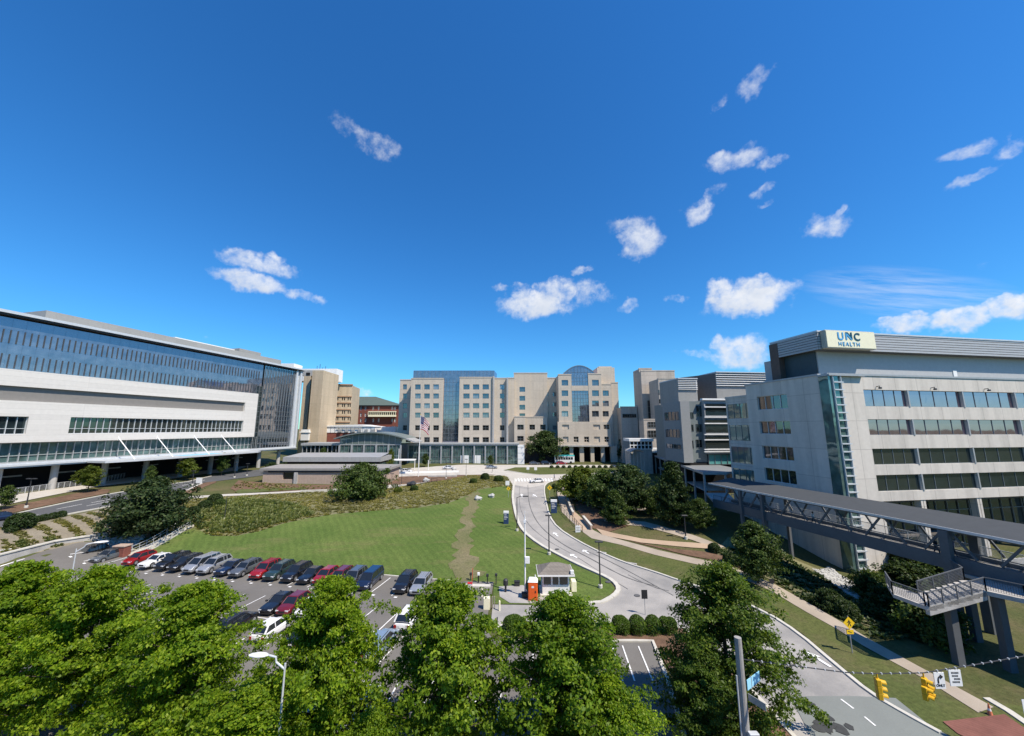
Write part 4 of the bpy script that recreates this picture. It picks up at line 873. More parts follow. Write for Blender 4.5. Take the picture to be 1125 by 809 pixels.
def stone_right():
    b = Bld('hospital_block', 'tall stone hospital block with an arched blue glass bay and a columned portico', 'building', (0,166), 0, 5.2)
    # stepped recess between the two blocks
    bay(b, 557.8,565, 416, 509, 5, 20, [], ROWS_L)
    bay(b, 564.5,582.2, 410.6, 509, 8, 18, [573.8], [428,437.8,447.6,457], wpx=6.2, hpx=5.4)
    bay(b, 582.2,601.3, 410.6, 509, 8.3, 18, [], ROWS_L)
    bay(b, 565,577, 458.3, 509, 3, 6, [571.8], [469.5,482], wpx=7, low=0)
    bay(b, 577,601, 458.9, 509, 5, 4, [584.7,596.5], [469.5,482], wpx=6, low=0)
    bay(b, 598.6,613.6, 416, 509, 9, 14, [600.2,609.5], [433.5,444.5,455.5,470], wpx=4.6, hpx=4.6)
    RR = [420.7,432.2,443.5,454.8]
    bay(b, 613.2,627.6, 412.2, 490, 0, 22, [620.6], RR, wpx=7, hpx=6.2); bay(b, 646,660.3, 411.5, 490, 0, 22, [654.2], RR, wpx=7.2, hpx=6.4)
    bay(b, 660.3,671.5, 422.8, 490, .8, 22, [665.5], RR[1:], wpx=6.4, hpx=6)
    bay(b, 671.5,678.8, 421, 508, 2.2, 20, [], RR)
    x0, zt0 = b.fx(656,404,5); x1, _ = b.fx(675,404,5); m = MB(); m.box(x0,x1,5,20,30,zt0); m.box(x1-3,x1+1,6,20,30,zt0-8); m.box(x0+1,x1-1,6,12,zt0,zt0+.7); b.add(m, 'upper_block', 'stone')
    # arched glass bay
    gx0, _ = b.fx(627.6,410,.5); gx1, _ = b.fx(646,410,.5); _, g1 = b.fx(636,424,.5); _, g2 = b.fx(636,429.5,.5); _, g3 = b.fx(636,472.5,.5); _, gt = b.fx(636,412,.5)
    m = MB(); m.quad((gx0,.5,g3),(gx1,.5,g3),(gx1,.5,g2),(gx0,.5,g2)); mull(m,gx0,gx1,g3,g2,.5,6,0,.09,.14,1,[g3+(g2-g3)*k/10 for k in range(11)])
    m.quad((gx0,.5,g1),(gx1,.5,g1),(gx1,.5,gt),(gx0,.5,gt)); mull(m,gx0,gx1,g1,gt,.5,6,0,.09,.14,1,[g1,g1+1.9,g1+3.6]); b.add(m, 'glass_bay', ['glassblue','mull'])
    m = MB(); m.box(gx0,gx1,.1,.9,g1-(g1-g2),g1); m.box(gx0,gx1,.15,.9,5+9,g3); b.add(m, 'stone_band', 'stone')
    ax0, az = b.fx(618.5,411.5,3); ax1, _ = b.fx(654.5,411.5,3); _, atop = b.fx(636,402.2,3); n = 20
    arc = [(ax0+(ax1-ax0)*k/n, az+(atop-az)*(1-(2*k/n-1)**2)) for k in range(n+1)]
    m = MB(); m.extr([(ax0,az-4)]+arc+[(ax1,az-4)][::1], 'y', 3, 16, 0)
    for k in range(n): m.beam((arc[k][0],2.9,arc[k][1]+.1),(arc[k+1][0],2.9,arc[k+1][1]+.1),.3,.3,1)
    for k in range(1,n,2): m.box(arc[k][0]-.05,arc[k][0]+.05,2.86,2.99,az-4,arc[k][1],1)
    m.box(ax0,ax1,2.86,2.99,az+.9,az+1.0,1); b.add(m, 'arched_penthouse', ['glassblue','mull'])
    # lower storeys: four-pane windows, portico
    x0, zc = b.fx(613.2,490,-.4); x1, _ = b.fx(671.8,490,-.4); hs = []
    for u, v, w, h in [(621.4,469.3,7.4,5.2),(655.6,469.3,7.4,5.2),(666.6,469.3,6.6,5.2),(621.4,483,6.2,6.2),(633,483,5.2,6.2),(644.5,483,5.2,6.2),(656,483,6.2,6.2),(666.7,483,5,6.2)]:
        a, z0 = b.fx(u-w/2,v+h/2,-.4); c, z1 = b.fx(u+w/2,v-h/2,-.4); hs.append((a,c,z0,z1))
    _, zt2 = b.fx(636,463.5,-.4); m = MB(); m.wall(x0,x1,zc,zt2,[h for h in hs if True],-.4,.5); m.quad((x0,-.4,zc),(x0,-.4,zt2),(x0,1,zt2),(x0,1,zc)); m.quad((x1,-.4,zc),(x1,1,zc),(x1,1,zt2),(x1,-.4,zt2)); m.quad((x0,-.4,zt2),(x1,-.4,zt2),(x1,1,zt2),(x0,1,zt2)); m.quad((x0,-.4,zc),(x0,6,zc),(x1,6,zc),(x1,-.4,zc))
    b.add(m, 'lower_wall', 'stone')
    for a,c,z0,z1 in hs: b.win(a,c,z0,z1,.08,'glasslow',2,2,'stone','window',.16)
    for u0, u1 in ((613.4,617),(625.8,630),(637,641.6),(649,653),(660.6,664.6),(671,678.5)):
        c0, _ = b.fx(u0,500,-.4); c1, _ = b.fx(u1,500,-.4); m = MB(); m.box(c0,c1,-.4,1.2,4.8,zc-.01); b.add(m, 'portico_column', 'stone')
    m = MB(); m.box(x0-.5,x1+.2,-1.6,-.41,zc-.3,zc+.25); b.add(m, 'portico_ledge', 'concrete')
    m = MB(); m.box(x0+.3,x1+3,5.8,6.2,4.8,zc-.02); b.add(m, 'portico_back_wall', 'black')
    c0, z1 = b.fx(678.8,489,1); c1, _ = b.fx(692,490,1); m = MB(); m.box(c0,c1,1,4,4.6,z1); m.box(c0,c1+.3,.8,4.1,z1,z1+.3); b.add(m, 'garden_wall', 'stone')
stone_right()
# ---------------------------------------------------------------- glass colonnade, arched pavilion, flat pavilion
def colonnade():
    b = Bld('glass_colonnade', 'low grey-green glass colonnade in front of the wide stone hospital block', 'building', (-45,159), 0, 5.2)
    x0, zt_ = b.fx(449,487,0); x1, _ = b.fx(569.5,487,0); n = 10
    m = MB(); m.quad((x0,0,5.4),(x1,0,5.4),(x1,0,zt_-1),(x0,0,zt_-1)); m.quad((x0,0,zt_-1),(x0,8,zt_-1),(x0,8,5.4),(x0,0,5.4)); mull(m,x0,x1,5.4,zt_-1,0,40,0,.1,.14,1,[5.5,8.2,11.4]); b.add(m, 'glazing', ['glassgreen','mull'])
    m = MB(); m.box(x0-.4,x1+.3,-.6,9,zt_-1.0,zt_); m.box(x0-.4,x1+.3,-.9,-.6,zt_-.5,zt_-.1); b.add(m, 'roof', 'metal')
    for k in range(n+1):
        x = x0+(x1-x0)*k/n; m = MB(); m.box(x-.28,x+.28,-.55,-.15,5,zt_-1.01); b.add(m, 'pier', 'metal')
    for u0, u1 in ((506,515),(519.5,528)):
        a, z1 = b.fx(u0,500.5,-.2); c, _ = b.fx(u1,500.5,-.2); m = MB(); m.box(a,c,-.145,-.1,5.4,z1); m.box((a+c)/2-.05,(a+c)/2+.05,-.17,-.146,5.4,z1,1); b.add(m, 'door', ['white','mull'])
    a, z1 = b.fx(568.8,489,-1); c, _ = b.fx(576,489,-1); m = MB(); m.box(a,c,-1,1,5,z1); [m.box(a-.02,c+.02,-1.03,-1.0,5+k*2.4-.05,5+k*2.4+.05,1) for k in range(1,4)]; b.add(m, 'white_tower', ['white','mull'])
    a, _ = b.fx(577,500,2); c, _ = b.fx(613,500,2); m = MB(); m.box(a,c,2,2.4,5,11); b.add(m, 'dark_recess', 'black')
colonnade()
def pavilion():
    b = Bld('glass_pavilion', 'glass entrance pavilion with a low arched roof, left of the glass colonnade', 'building', (-60,150), 0, 5.4)
    x0, ze = b.fx(374,482,0); x1, _ = b.fx(441,482,0); _, za = b.fx(407,475.5,0); _, zm = b.fx(407,489,0); n = 20
    arc = [(x0+(x1-x0)*k/n, ze+(za-ze)*(1-(2*k/n-1)**2)) for k in range(n+1)]
    m = MB(); m.extr([(x0,zm)]+arc+[(x1,zm)], 'y', 0, 14, 0)
    for k in range(0,n+1,2): m.box(arc[k][0]-.06,arc[k][0]+.06,-.14,-.005,zm,arc[k][1],1)
    m.box(x0,x1,-.16,-.006,zm-.1,zm+.25,1); b.add(m, 'arched_glazing', ['glassgreen','metal'])
    a2 = [(x0-2+(x1-x0+4)*k/n, ze-.3+(za-ze+.1)*(1-(2*k/n-1)**2)) for k in range(n+1)]
    m = MB(); m.extr(a2+[(x,z+.45) for x,z in a2[::-1]], 'y', -1.4, 15); b.add(m, 'arched_roof', M('grey_green_roof', (.15,.18,.175), .5, .08))
    m = MB(); m.quad((x0,.1,5.4),(x1,.1,5.4),(x1,.1,zm),(x0,.1,zm)); mull(m,x0,x1,5.4,zm,.1,14,0,.12,.16,1,[5.5,8.3]); b.add(m, 'lower_glazing', ['glassgreen','mull'])
    for k in range(6):
        x = x0+(x1-x0)*k/5; m = MB(); m.box(x-.3,x+.3,-.5,-.15,5,zm-.1); b.add(m, 'column', 'metal')
    wx0, wz = b.fx(333,489.5,1); m = MB(); m.quad((wx0,1,5.4),(x0-.1,1,5.4),(x0-.1,1,wz),(wx0,1,wz)); mull(m,wx0,x0-.1,5.4,wz,1,9,0,.2,.3,1,[5.6,9.5]); b.add(m, 'wing_glazing', ['glassdark','metal'])
    m = MB(); m.box(wx0-.5,x0-.1,.2,12,wz,wz+.9); b.add(m, 'wing_roof', 'metal')
    rx0, rz = b.fx(441,487,1); m = MB(); m.extr([(x1+.1,ze+.2),(x1+.1,ze+.7),(rx0+6,ze-1.2),(rx0+6,ze-1.7)], 'y', -.5, 12); b.add(m, 'eave_wing', 'metal')
    c0, cz = b.fx(404,505.5,-10); c1, _ = b.fx(455,505.5,-10); m = MB(); m.box(c0,c1,-11,-7,cz-.2,cz+.15); [m.tube([(c0+2+k*5,-9,4.5),(c0+2+k*5,-9,cz-.2)], .12, 6) for k in range(5)]; m.tube([(c1-6,-9,cz+.1),(c1-6,-9,cz+4)], .1, 6); b.add(m, 'entrance_canopy', 'white')
pavilion()
def flat_pavilion():
    b = Bld('flat_pavilion', 'low pinkish block pavilion with two stepped flat grey roofs in front of the glass pavilion', 'building', (-70,108), 0, 4.8)
    x0, zb_ = b.fx(288,531,0); x1, _ = b.fx(425,516,0); _, ze = b.fx(300,517,0); wa, wz1 = b.fx(311,518.5,0); wb, wz0 = b.fx(322,527,0)
    m = MB(); m.wall(x0,x1,zb_-.6,ze,[(wa,wb,wz0,wz1)],0,.5); m.quad((x0,0,3.6),(x0,0,ze),(x0,12,ze),(x0,12,3.6)); m.quad((x1,0,3.6),(x1,12,3.6),(x1,12,ze),(x1,0,ze)); b.add(m, 'wall', 'tanbrick')
    b.win(wa,wb,wz0,wz1,.48,'glasslow',3,1,'darkmetal')
    m = MB(); m.box(wb+.4,wb+1.3,-.45,-.02,3.8,ze-.52); b.add(m, 'pilaster', 'concrete')
    m = MB(); m.box(x0-.8,x1+.6,-.5,12,ze,ze+.6); m.add([(x0-.8,-.5,ze+.605),(x1+.6,-.5,ze+.605),(x1,5,ze+1.25),(x0+1.5,5,ze+1.25)], [(0,1,2,3)]); b.add(m, 'lower_roof', M('brown_grey_roof', (.26,.25,.235), .6, .08))
    m = MB(); m.box(x0+1.5,x1,-.3,-.1,ze-.5,ze-.01); b.add(m, 'eave_beam', 'darkmetal')
    ux0, uz1 = b.fx(311,501.5,5); ux1, _ = b.fx(418.5,501.5,5); _, uz0 = b.fx(311,507.5,5)
    m = MB(); m.box(ux0+.8,ux1-.8,6.2,14,ze+1.2,uz0); b.add(m, 'clerestory', 'black')
    m = MB(); m.box(ux0,ux1,5,15,uz0,uz1-.25); m.add([(ux0,5,uz1-.24),(ux1,5,uz1-.24),(ux1-.5,14,uz1+.5),(ux0+.5,14,uz1+.5)], [(0,1,2,3)]); b.add(m, 'upper_roof', M('zinc_roof', (.31,.31,.30), .5, .06, joints=(1.2,30,.85)))
flat_pavilion()
# ---------------------------------------------------------------- behind the glass corner: tan tower, tan ward block, brick hall, white sheds
def tan_tower():
    b = Bld('tan_tower', 'plain tan stone tower standing between the glass corner and the tan ward block', 'building', (-92,172), 0, 6)
    def slab(u0, u1, vt, y, d, name, mat='stone2', z0=6):
        x0, zt_ = b.fx(u0, vt, y); x1, _ = b.fx(u1, vt, y); m = MB(); m.box(x0,x1,y,y+d,z0,zt_); b.add(m, name, mat); return x0, x1, zt_
    x0, z1 = b.fx(343.5,407,0); x1, _ = b.fx(355.5,407,0); x2, z2 = b.fx(362,408,6)
    m = MB(); m.prism([(x0,0),(x1,0),(x2,5),(x2,16),(x0,16)], 6, z1); b.add(m, 'shaft', 'stone2')
    x0, x1, z = slab(334,341.8,413,3,16,'side_shaft'); slab(332,346,407,3,16,'upper_storey','concrete',z-.02)
    slab(341.8,343.6,412,6,10,'dark_recess','black')
    x0, z1 = b.fx(336.5,409.5,2.9); x1, z0 = b.fx(340.5,412.5,2.9); m = MB(); m.box(x0,x1,2.85,2.99,z0,z1); b.add(m, 'opening', 'black')
    a, za = b.fx(318,399.5,18); c, _ = b.fx(323,399.5,18); _, zc = b.fx(318,410,18); m = MB(); m.box(a-12,c,18,26,zc-4,za); m.box(c,c+22,19,26,zc-4,za-2.6); b.add(m, 'white_plant_room', 'white')
    m = MB(); [m.tube([(c+10+k*1.5,22,za-3),(c+10+k*1.5,22,za-3+(2.4,3.4,1.6,2.2)[k])], .12, 5) for k in range(4)]; b.add(m, 'antenna', 'darkmetal')
    a, z1 = b.fx(331,472,-1); c, _ = b.fx(339.5,473,-1); _, z0 = b.fx(331,484,-1); m = MB(); m.box(a,c,-1,2.9,z0,z1); m.box(a-.5,c+.3,-1.3,2.95,z1-1.5,z1-.9); b.add(m, 'white_box', 'white')
tan_tower()
def ward_block():
    b = Bld('ward_block', 'buff ward block with brown ledges, right of the plain tan tower', 'building', (-101,198), 10, 6)
    x0, zt_ = b.fx(358,423,0); x1, _ = b.fx(387.2,426,0); hs = []; cols = (363.6,370,377.4,383.6); rows = (438.3,445.5,453,460.2)
    for u in cols:
        for v in rows:
            for du in (-1.1,1.1):
                a, z0 = b.fx(u+du-.8,v+1.9,0); c, z1 = b.fx(u+du+.8,v-1.9,0); hs.append((a,c,z0,z1))
    m = MB(); m.wall(x0,x1,6,zt_,hs,0,.5); m.quad((x1,0,6),(x1,18,6),(x1,18,zt_),(x1,0,zt_)); m.quad((x0,0,zt_),(x1,0,zt_),(x1,18,zt_),(x0,18,zt_)); b.add(m, 'wall', 'stone2')
    for h in hs: b.win(*h,.45,'glasslow',1,2,'mull')
    m = MB()
    for v in (435.6,442.6,450,457.4,464): a, z = b.fx(360,v,0); m.box(x0,x1+.05,-.35,-.01,z-.25,z+.2)
    m.box(x0,x1+.1,-.5,.5,zt_,zt_+.6); b.add(m, 'ledge', M('brown_ledge', (.33,.20,.12), .8, .1))
ward_block()
def brick_hall():
    b = Bld('brick_hall', 'red brick hall with a hipped green slate roof and a cream balcony', 'building', (-98,228), 0, 7)
    x0, ze = b.fx(386,445.5,0); x1, _ = b.fx(440,445.5,0); hs = []
    for u in (390,396.5,401.5,410,416,431,434):
        for v in (449,456,462,470):
            a, z0 = b.fx(u-.95,v+1.9,0); c, z1 = b.fx(u+.95,v-1.9,0); hs.append((a,c,z0,z1))
    m = MB(); m.wall(x0,x1,7,ze,hs,0,.3); m.quad((x1,0,7),(x1,20,7),(x1,20,ze),(x1,0,ze)); b.add(m, 'wall', 'brick')
    for h in hs: b.win(*h,.25,'glassgreen',1,2,'white','window',.22)
    a, zr = b.fx(391,436,9); c, _ = b.fx(413,436,9); d, ze2 = b.fx(441,446,0)
    m = MB(); m.add([(x0-1,-1,ze),(d,-1,ze),(d,19,ze),(x0-1,19,ze),(a,9,zr),(c,9,zr)], [(0,1,5,4),(1,2,5),(2,3,4,5),(3,0,4),(0,3,2,1)]); b.add(m, 'roof', 'greenroof')
    m = MB(); m.box(x0-.8,x1+.5,-.8,-.05,ze-.6,ze-.01); b.add(m, 'eave', 'darkmetal')
    a, z1 = b.fx(404.5,452,-2); c, _ = b.fx(434.5,452,-2); _, z0 = b.fx(404,458,-2); m = MB(); m.box(a,c,-2,-.05,z0,z0+1.1); m.box(a,c,-2,-.05,z1-.5,z1); [m.box(a+(c-a)*k/14-.12,a+(c-a)*k/14+.12,-1.95,-1.7,z0+1.1,z1-.5) for k in range(15)]; m.box(a+.2,c-.2,-1.2,-.06,z0+1.1,z1-.5,1); b.add(m, 'balcony', ['cream','black'])
brick_hall()
def sheds():
    b = Bld('service_building', 'low white roofed service building on a red brick base, behind the arched pavilion', 'building', (-80,180), 0, 6.5)
    a, z1 = b.fx(359,468,0); c, _ = b.fx(412,466,0); _, z0 = b.fx(359,475.5,0); m = MB(); m.box(a,c,0,16,z0,z1-.4); [m.box(a+(c-a)*k/12,a+(c-a)*k/12+.15,-.06,-.01,z0,z1-.4,1) for k in range(13)]; b.add(m, 'wall', ['white','mull'])
    m = MB(); m.extr([(a-.3,z1-.4),(c+.3,z1-.4),(c-8,z1+.6),(a,z1+.1)], 'y', -.4, 16); b.add(m, 'roof', 'white')
    m = MB(); m.box(a+.5,c+12,.2,14,6,z0-.01); b.add(m, 'base', 'brick')
    m = MB(); [m.box(a+6+k*3.1,a+7.4+k*3.1,-.8,-.07,z0+.3,z0+1.6) for k in range(6)]; m.tube([(a+5,-.5,z0+2.2),(c-6,-.5,z0+2.2)], .2, 6); b.add(m, 'roof_plant', 'metal')
    a, z1 = b.fx(414,469,8); c, _ = b.fx(434.5,469,8); m = MB(); m.box(a,c,8,16,6,z1); b.add(m, 'annexe', 'white')
sheds()
# ---------------------------------------------------------------- right middle: stone tower, banded building, low dark wing
def stone_tower():
    b = Bld('stone_tower', 'tall windowless stone tower with a lower wing in half shade, right of the stone hospital', 'building', (52,150), 0, 5)
    def slab(u0, u1, vt, y, d, name, mat='stone3', z0=5):
        x0, zt_ = b.fx(u0, vt, y); x1, _ = b.fx(u1, vt, y); m = MB(); m.box(x0,x1,y,y+d,z0,zt_); m.box(x0-.1,x1+.1,y-.1,y+.5,zt_,zt_+.4); b.add(m, name, mat); return x0, x1, zt_
    slab(704,741,408,6,10,'tower'); slab(702,716,405.5,11,8,'tower_flank')
    x0, x1, zt_ = slab(723,745,416.5,-6,10,'wing','stone3')
    hs = []
    for u, v, w, h in [(736.5,428,6,5),(737,438.5,5.6,4)]:
        a, z0 = b.fx(u-w/2,v+h/2,-6); c, z1 = b.fx(u+w/2,v-h/2,-6); b.win(a,c,z0,z1,-6.02,'glassdark',2,1,'mull')
    for u in (723.8,726.4,729): a, z0 = b.fx(u-.6,434,-6); c, z1 = b.fx(u+.6,428.5,-6); b.win(a,c,z0,z1,-6.02,'glasslow',1,1,'mull')
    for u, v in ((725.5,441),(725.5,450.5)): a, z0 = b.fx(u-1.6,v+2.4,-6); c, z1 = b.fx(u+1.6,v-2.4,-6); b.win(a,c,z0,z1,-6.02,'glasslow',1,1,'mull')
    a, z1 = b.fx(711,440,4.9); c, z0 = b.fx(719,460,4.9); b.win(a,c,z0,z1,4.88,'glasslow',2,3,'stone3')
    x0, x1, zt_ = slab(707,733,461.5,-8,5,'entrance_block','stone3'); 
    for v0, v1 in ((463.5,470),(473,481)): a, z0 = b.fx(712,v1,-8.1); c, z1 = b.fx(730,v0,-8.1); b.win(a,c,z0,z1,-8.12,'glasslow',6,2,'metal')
    a, z1 = b.fx(682,448,12); c, _ = b.fx(700,448,12); m = MB(); m.box(a,c,12,30,5,z1); m.box(a-.2,c,11.9,12.6,z1,z1+.5); b.add(m, 'low_wing', 'stone3')
    a, z0 = b.fx(684,459,11.9); c, z1 = b.fx(699,455,11.9); b.win(a,c,z0,z1,11.88,'glasslow',6,1,'mull')
stone_tower()
def white_lobby():
    b = Bld('glazed_lobby', 'small white framed glazed lobby with a curved canopy below the stone tower', 'building', (48,128), 0, 4.8)
    x0, zt_ = b.fx(692,485,0); x1, _ = b.fx(716,485,0); _, z0 = b.fx(692,493.5,0); m = MB(); m.quad((x0,0,z0),(x1,0,z0),(x1,0,zt_),(x0,0,zt_)); mull(m,x0,x1,z0,zt_,0,6,2,.25,.2,1); b.add(m, 'glazing', ['glasslow','white'])
    m = MB(); m.box(x0-.4,x1+.4,-.6,6,zt_,zt_+.9); b.add(m, 'roof', 'white'); m = MB(); m.box(x0,x1,.2,6,4.5,z0); b.add(m, 'base', 'concrete')
    c0, cz = b.fx(692,497,-6); c1, _ = b.fx(707,497,-6); n = 10; arc = [(c0+(c1-c0)*k/n, cz+.9*(1-(2*k/n-1)**2)) for k in range(n+1)]
    m = MB(); m.extr(arc+[(x,z+.25) for x,z in arc[::-1]], 'y', -7, -.5); [m.tube([(c0+(c1-c0)*k/4,-6.5,4),(c0+(c1-c0)*k/4,-6.5,cz+.4)], .12, 6) for k in range(5)]; b.add(m, 'curved_canopy', 'metal')
    d0, dz = b.fx(716,493.5,2); d1, _ = b.fx(736,494.5,2); m = MB(); m.box(d0,d1,2,6,dz-1.2,dz+.2); m.box(d0,d1,2.2,6,4.5,dz-1.2,1); b.add(m, 'link_roof', ['white','black'])
white_lobby()
def banded():
    b = Bld('banded_building', 'grey building with dark window bands and louvred roof boxes, behind the streaked office wing', 'building', (42,95), 6, 3.5)
    # stone pier wing on the left with its side face
    x0, zt_ = b.fx(747,441,0); x1, _ = b.fx(757,441,0); m = MB(); m.box(x0,x1,0,9,11.5,zt_); b.add(m, 'pier_wing', 'piershade')
    m = MB(); m.box(x0+.4,x1+10,1,9,3,11.49); b.add(m, 'base', 'black')
    for v0, v1 in ((452,461.5),(472,481),(489,494)):
        _, z1 = b.fx(747,v0,0); _, z0 = b.fx(747,v1,0); w = MB(); w.quad((x0-.03,.9,z0),(x0-.03,.9,z1),(x0-.03,8,z1),(x0-.03,8,z0)); [w.box(x0-.12,x0-.031,.9+k*1.775-.06,.9+k*1.775+.06,z0,z1,1) for k in range(5)]; b.add(w, 'side_window', ['glassside','mull'])
    # recessed glass slot with square windows
    g0, _ = b.fx(757,441,1.2); g1, _ = b.fx(774,441,1.2); m = MB(); m.box(g0,g1,1.2,20,11.5,zt_+.1); b.add(m, 'slot_wall', M('grey_green_panel', (.17,.20,.20), .5, .06))
    for u0, u1, rows in ((756.5,762.5,((453,460),(466.5,474),(484,493))),(764.5,772,((446,458),(466,475),(483,492)))):
        for v0, v1 in rows: a, z1 = b.fx(u0,v0,1.1); c, z0 = b.fx(u1,v1,1.1); b.win(a,c,z0,z1,1.17,'glassdark',2,1,'mull')
    # banded front
    f0, _ = b.fx(773,441,0); f1, _ = b.fx(812,441,0); _, fz0 = b.fx(774,499,0); m = MB(); m.box(f0,f1+8,0,22,fz0,zt_+.3); b.add(m, 'front_wall', 'metal')
    for v0, v1 in ((443.5,446.5),(448.5,456.5),(461,464.5),(466.5,475.5),(479.5,482.5),(484.5,492.5)):
        a, z1 = b.fx(775,v0,-.1); c, z0 = b.fx(808,v1,-.1); m = MB(); m.box(a,f1+7.8,-.05,-.003,z0,z1); b.add(m, 'window_band', 'glassdark')
    m = MB()
    for v in (447.3,458.5,465.4,477.5,483.4,494,496.5): a, z = b.fx(775,v,-.2); m.box(a-.3,f1+7.9,-.35,-.06,z-.12,z+.12)
    m.box(f0-.6,f1+8.2,-.5,.5,zt_+.31,zt_+.75); b.add(m, 'white_line', 'white')
    a, z1 = b.fx(778,499.5,.8); c, z0 = b.fx(808,510,.8); m = MB(); m.quad((a,.8,z0),(f1+6,.8,z0),(f1+6,.8,z1),(a,.8,z1)); mull(m,a,f1+6,z0,z1,.8,9,1,.12,.15,1); b.add(m, 'teal_glazing', ['teal','mull'])
    m = MB(); m.box(a,f1+7,1.0,20,3,z1-.02); b.add(m, 'lower_base', 'black')
    # roof boxes
    def louv(u0, u1, vt, vm, vb, y, d, nm):
        x0, z1 = b.fx(u0,vt,y); x1, _ = b.fx(u1,vt,y); _, zm = b.fx(u0,vm,y); _, z0 = b.fx(u0,vb,y); m = MB(); m.box(x0,x1,y,y+d,z0-1,z1); n = 6
        for k in range(n): z = zm+(z1-zm)*k/n; m.add([(x0-.05,y-.4,z),(x1,y-.4,z),(x1,y-.02,z+.3),(x0-.05,y-.02,z+.3)], [(0,1,2,3)], 1)
        m.box(x0,x1+.1,y-.45,y+d,z1,z1+.25,1); b.add(m, nm, ['roofgrey','lightmetal'])
        return x0, z0, z1
    q = louv(785.5,842,409.5,424,440,5,18,'louvre_box'); x = q[0]; m = MB(); m.prism([(x-.02,5.02),(x-5.2,14),(x-5.2,20),(x-.02,20)], q[1]-1, q[2]-.3); b.add(m, 'brown_roof_wall', M('brown_roof_panel', (.125,.112,.105), .7, .1))
    louv(744,765,416.5,428,441,6,10,'small_louvre_box')
banded()
# ================================================================== BRIDGE, RAMP, WALKWAY, WALLS
def bridge():
    A = Vector((35.7,69.0)); B = Vector((46.2,27.0)); d = (B-A).normalized(); n = Vector((-d.y, d.x)) ; L = (B-A).length; a = math.atan2(d.y, d.x)
    # local x along the bridge toward the viewer, local y to the building side (east)
    b = empty('truss_footbridge', 'covered grey steel truss footbridge crossing in front of the streaked office wing', 'bridge', (A.x, A.y, 6.3), a)
    z = lambda v: v-6.3; wd = 3.9
    m = MB(); m.extr([(-.4,z(10.28)),(-.4,z(10.16)),(wd+.5,z(10.95)),(wd+.5,z(11.07))], 'x', -.4, L+4); m.build('roof', M('bridge_roof', (.06,.066,.07), .85, .07, joints=(60,60,.9)), b)
    m = MB(); m.box(-.4,L+4,-.5,-.4,z(10.08),z(10.32)); m.build('gutter', 'lightmetal', b)
    m = MB(); m.box(0,L+4,.1,wd-.1,z(6.55),z(6.95)); m.build('deck', 'concrete', b)
    for y in (0, wd):
        m = MB(); m.box(0,L+4,y-.18,y+.18,z(6.3),z(7.6 if y == 0 else 7.3)); m.build('girder', 'bridgemetal', b)
        m = MB(); m.box(0,L+4,y-.14,y+.14,z(9.9) if y == 0 else z(10.5),z(10.12) if y == 0 else z(10.7)); m.build('top_chord', 'bridgemetal', b)
    zb_, zt_ = z(7.3), z(9.95)
    k = 0; s = 4.2
    while s < L+3:
        for y in (0, wd):
            for q, p in ((-1.9,-.25),(1.9,.25)):
                m = MB(); m.beam((s+q,y,zb_+.4),(s+p,y,zt_+(.6 if y else 0)),.15,.19); m.build('diagonal', 'bridgemetal', b)
        s += 5.3
    for y in (.06, wd-.06):
        m = MB(); m.box(0,L+4,y-.03,y+.03,z(8.25),z(8.33)); [m.box(i*1.8,i*1.8+.05,y-.025,y+.025,zb_,z(8.25)) for i in range(int(L/1.8))]; [m.box(0,L+4,y-.012,y+.012,zb_+.12*j,zb_+.12*j+.025) for j in range(1,8)]; m.build('railing', 'lightmetal' if y > 1 else 'bridgemetal', b)
    def post(s_, y, w, top, nm, mat='bridgemetal', dep=None):
        x, yy = A.x+d.x*s_+n.x*y, A.y+d.y*s_+n.y*y; g = H(x,yy); m = MB(); m.box(s_-w/2,s_+w/2,y-(dep or w)/2,y+(dep or w)/2,z(g-.4),z(top)); m.build(nm, mat, b)
    post(6.3,-.35,.4,10.1,'column'); post(10.2,-.35,.4,10.1,'column'); post(6.3,wd+.3,.4,10.4,'column'); post(10.2,wd+.3,.4,10.4,'column')
    post(L-12.6,-.3,.7,10.0,'pier','bridgemetal',.6); post(L-12.6,wd,.7,10.4,'pier','bridgemetal',.6); post(L+1,-.3,.7,10.0,'pier','bridgemetal',.6)
    return A, d, n, L
BA, BD, BN, BL = bridge()
def bpt(s, y, z): return (BA.x+BD.x*s+BN.x*y, BA.y+BD.y*s+BN.y*y, z)
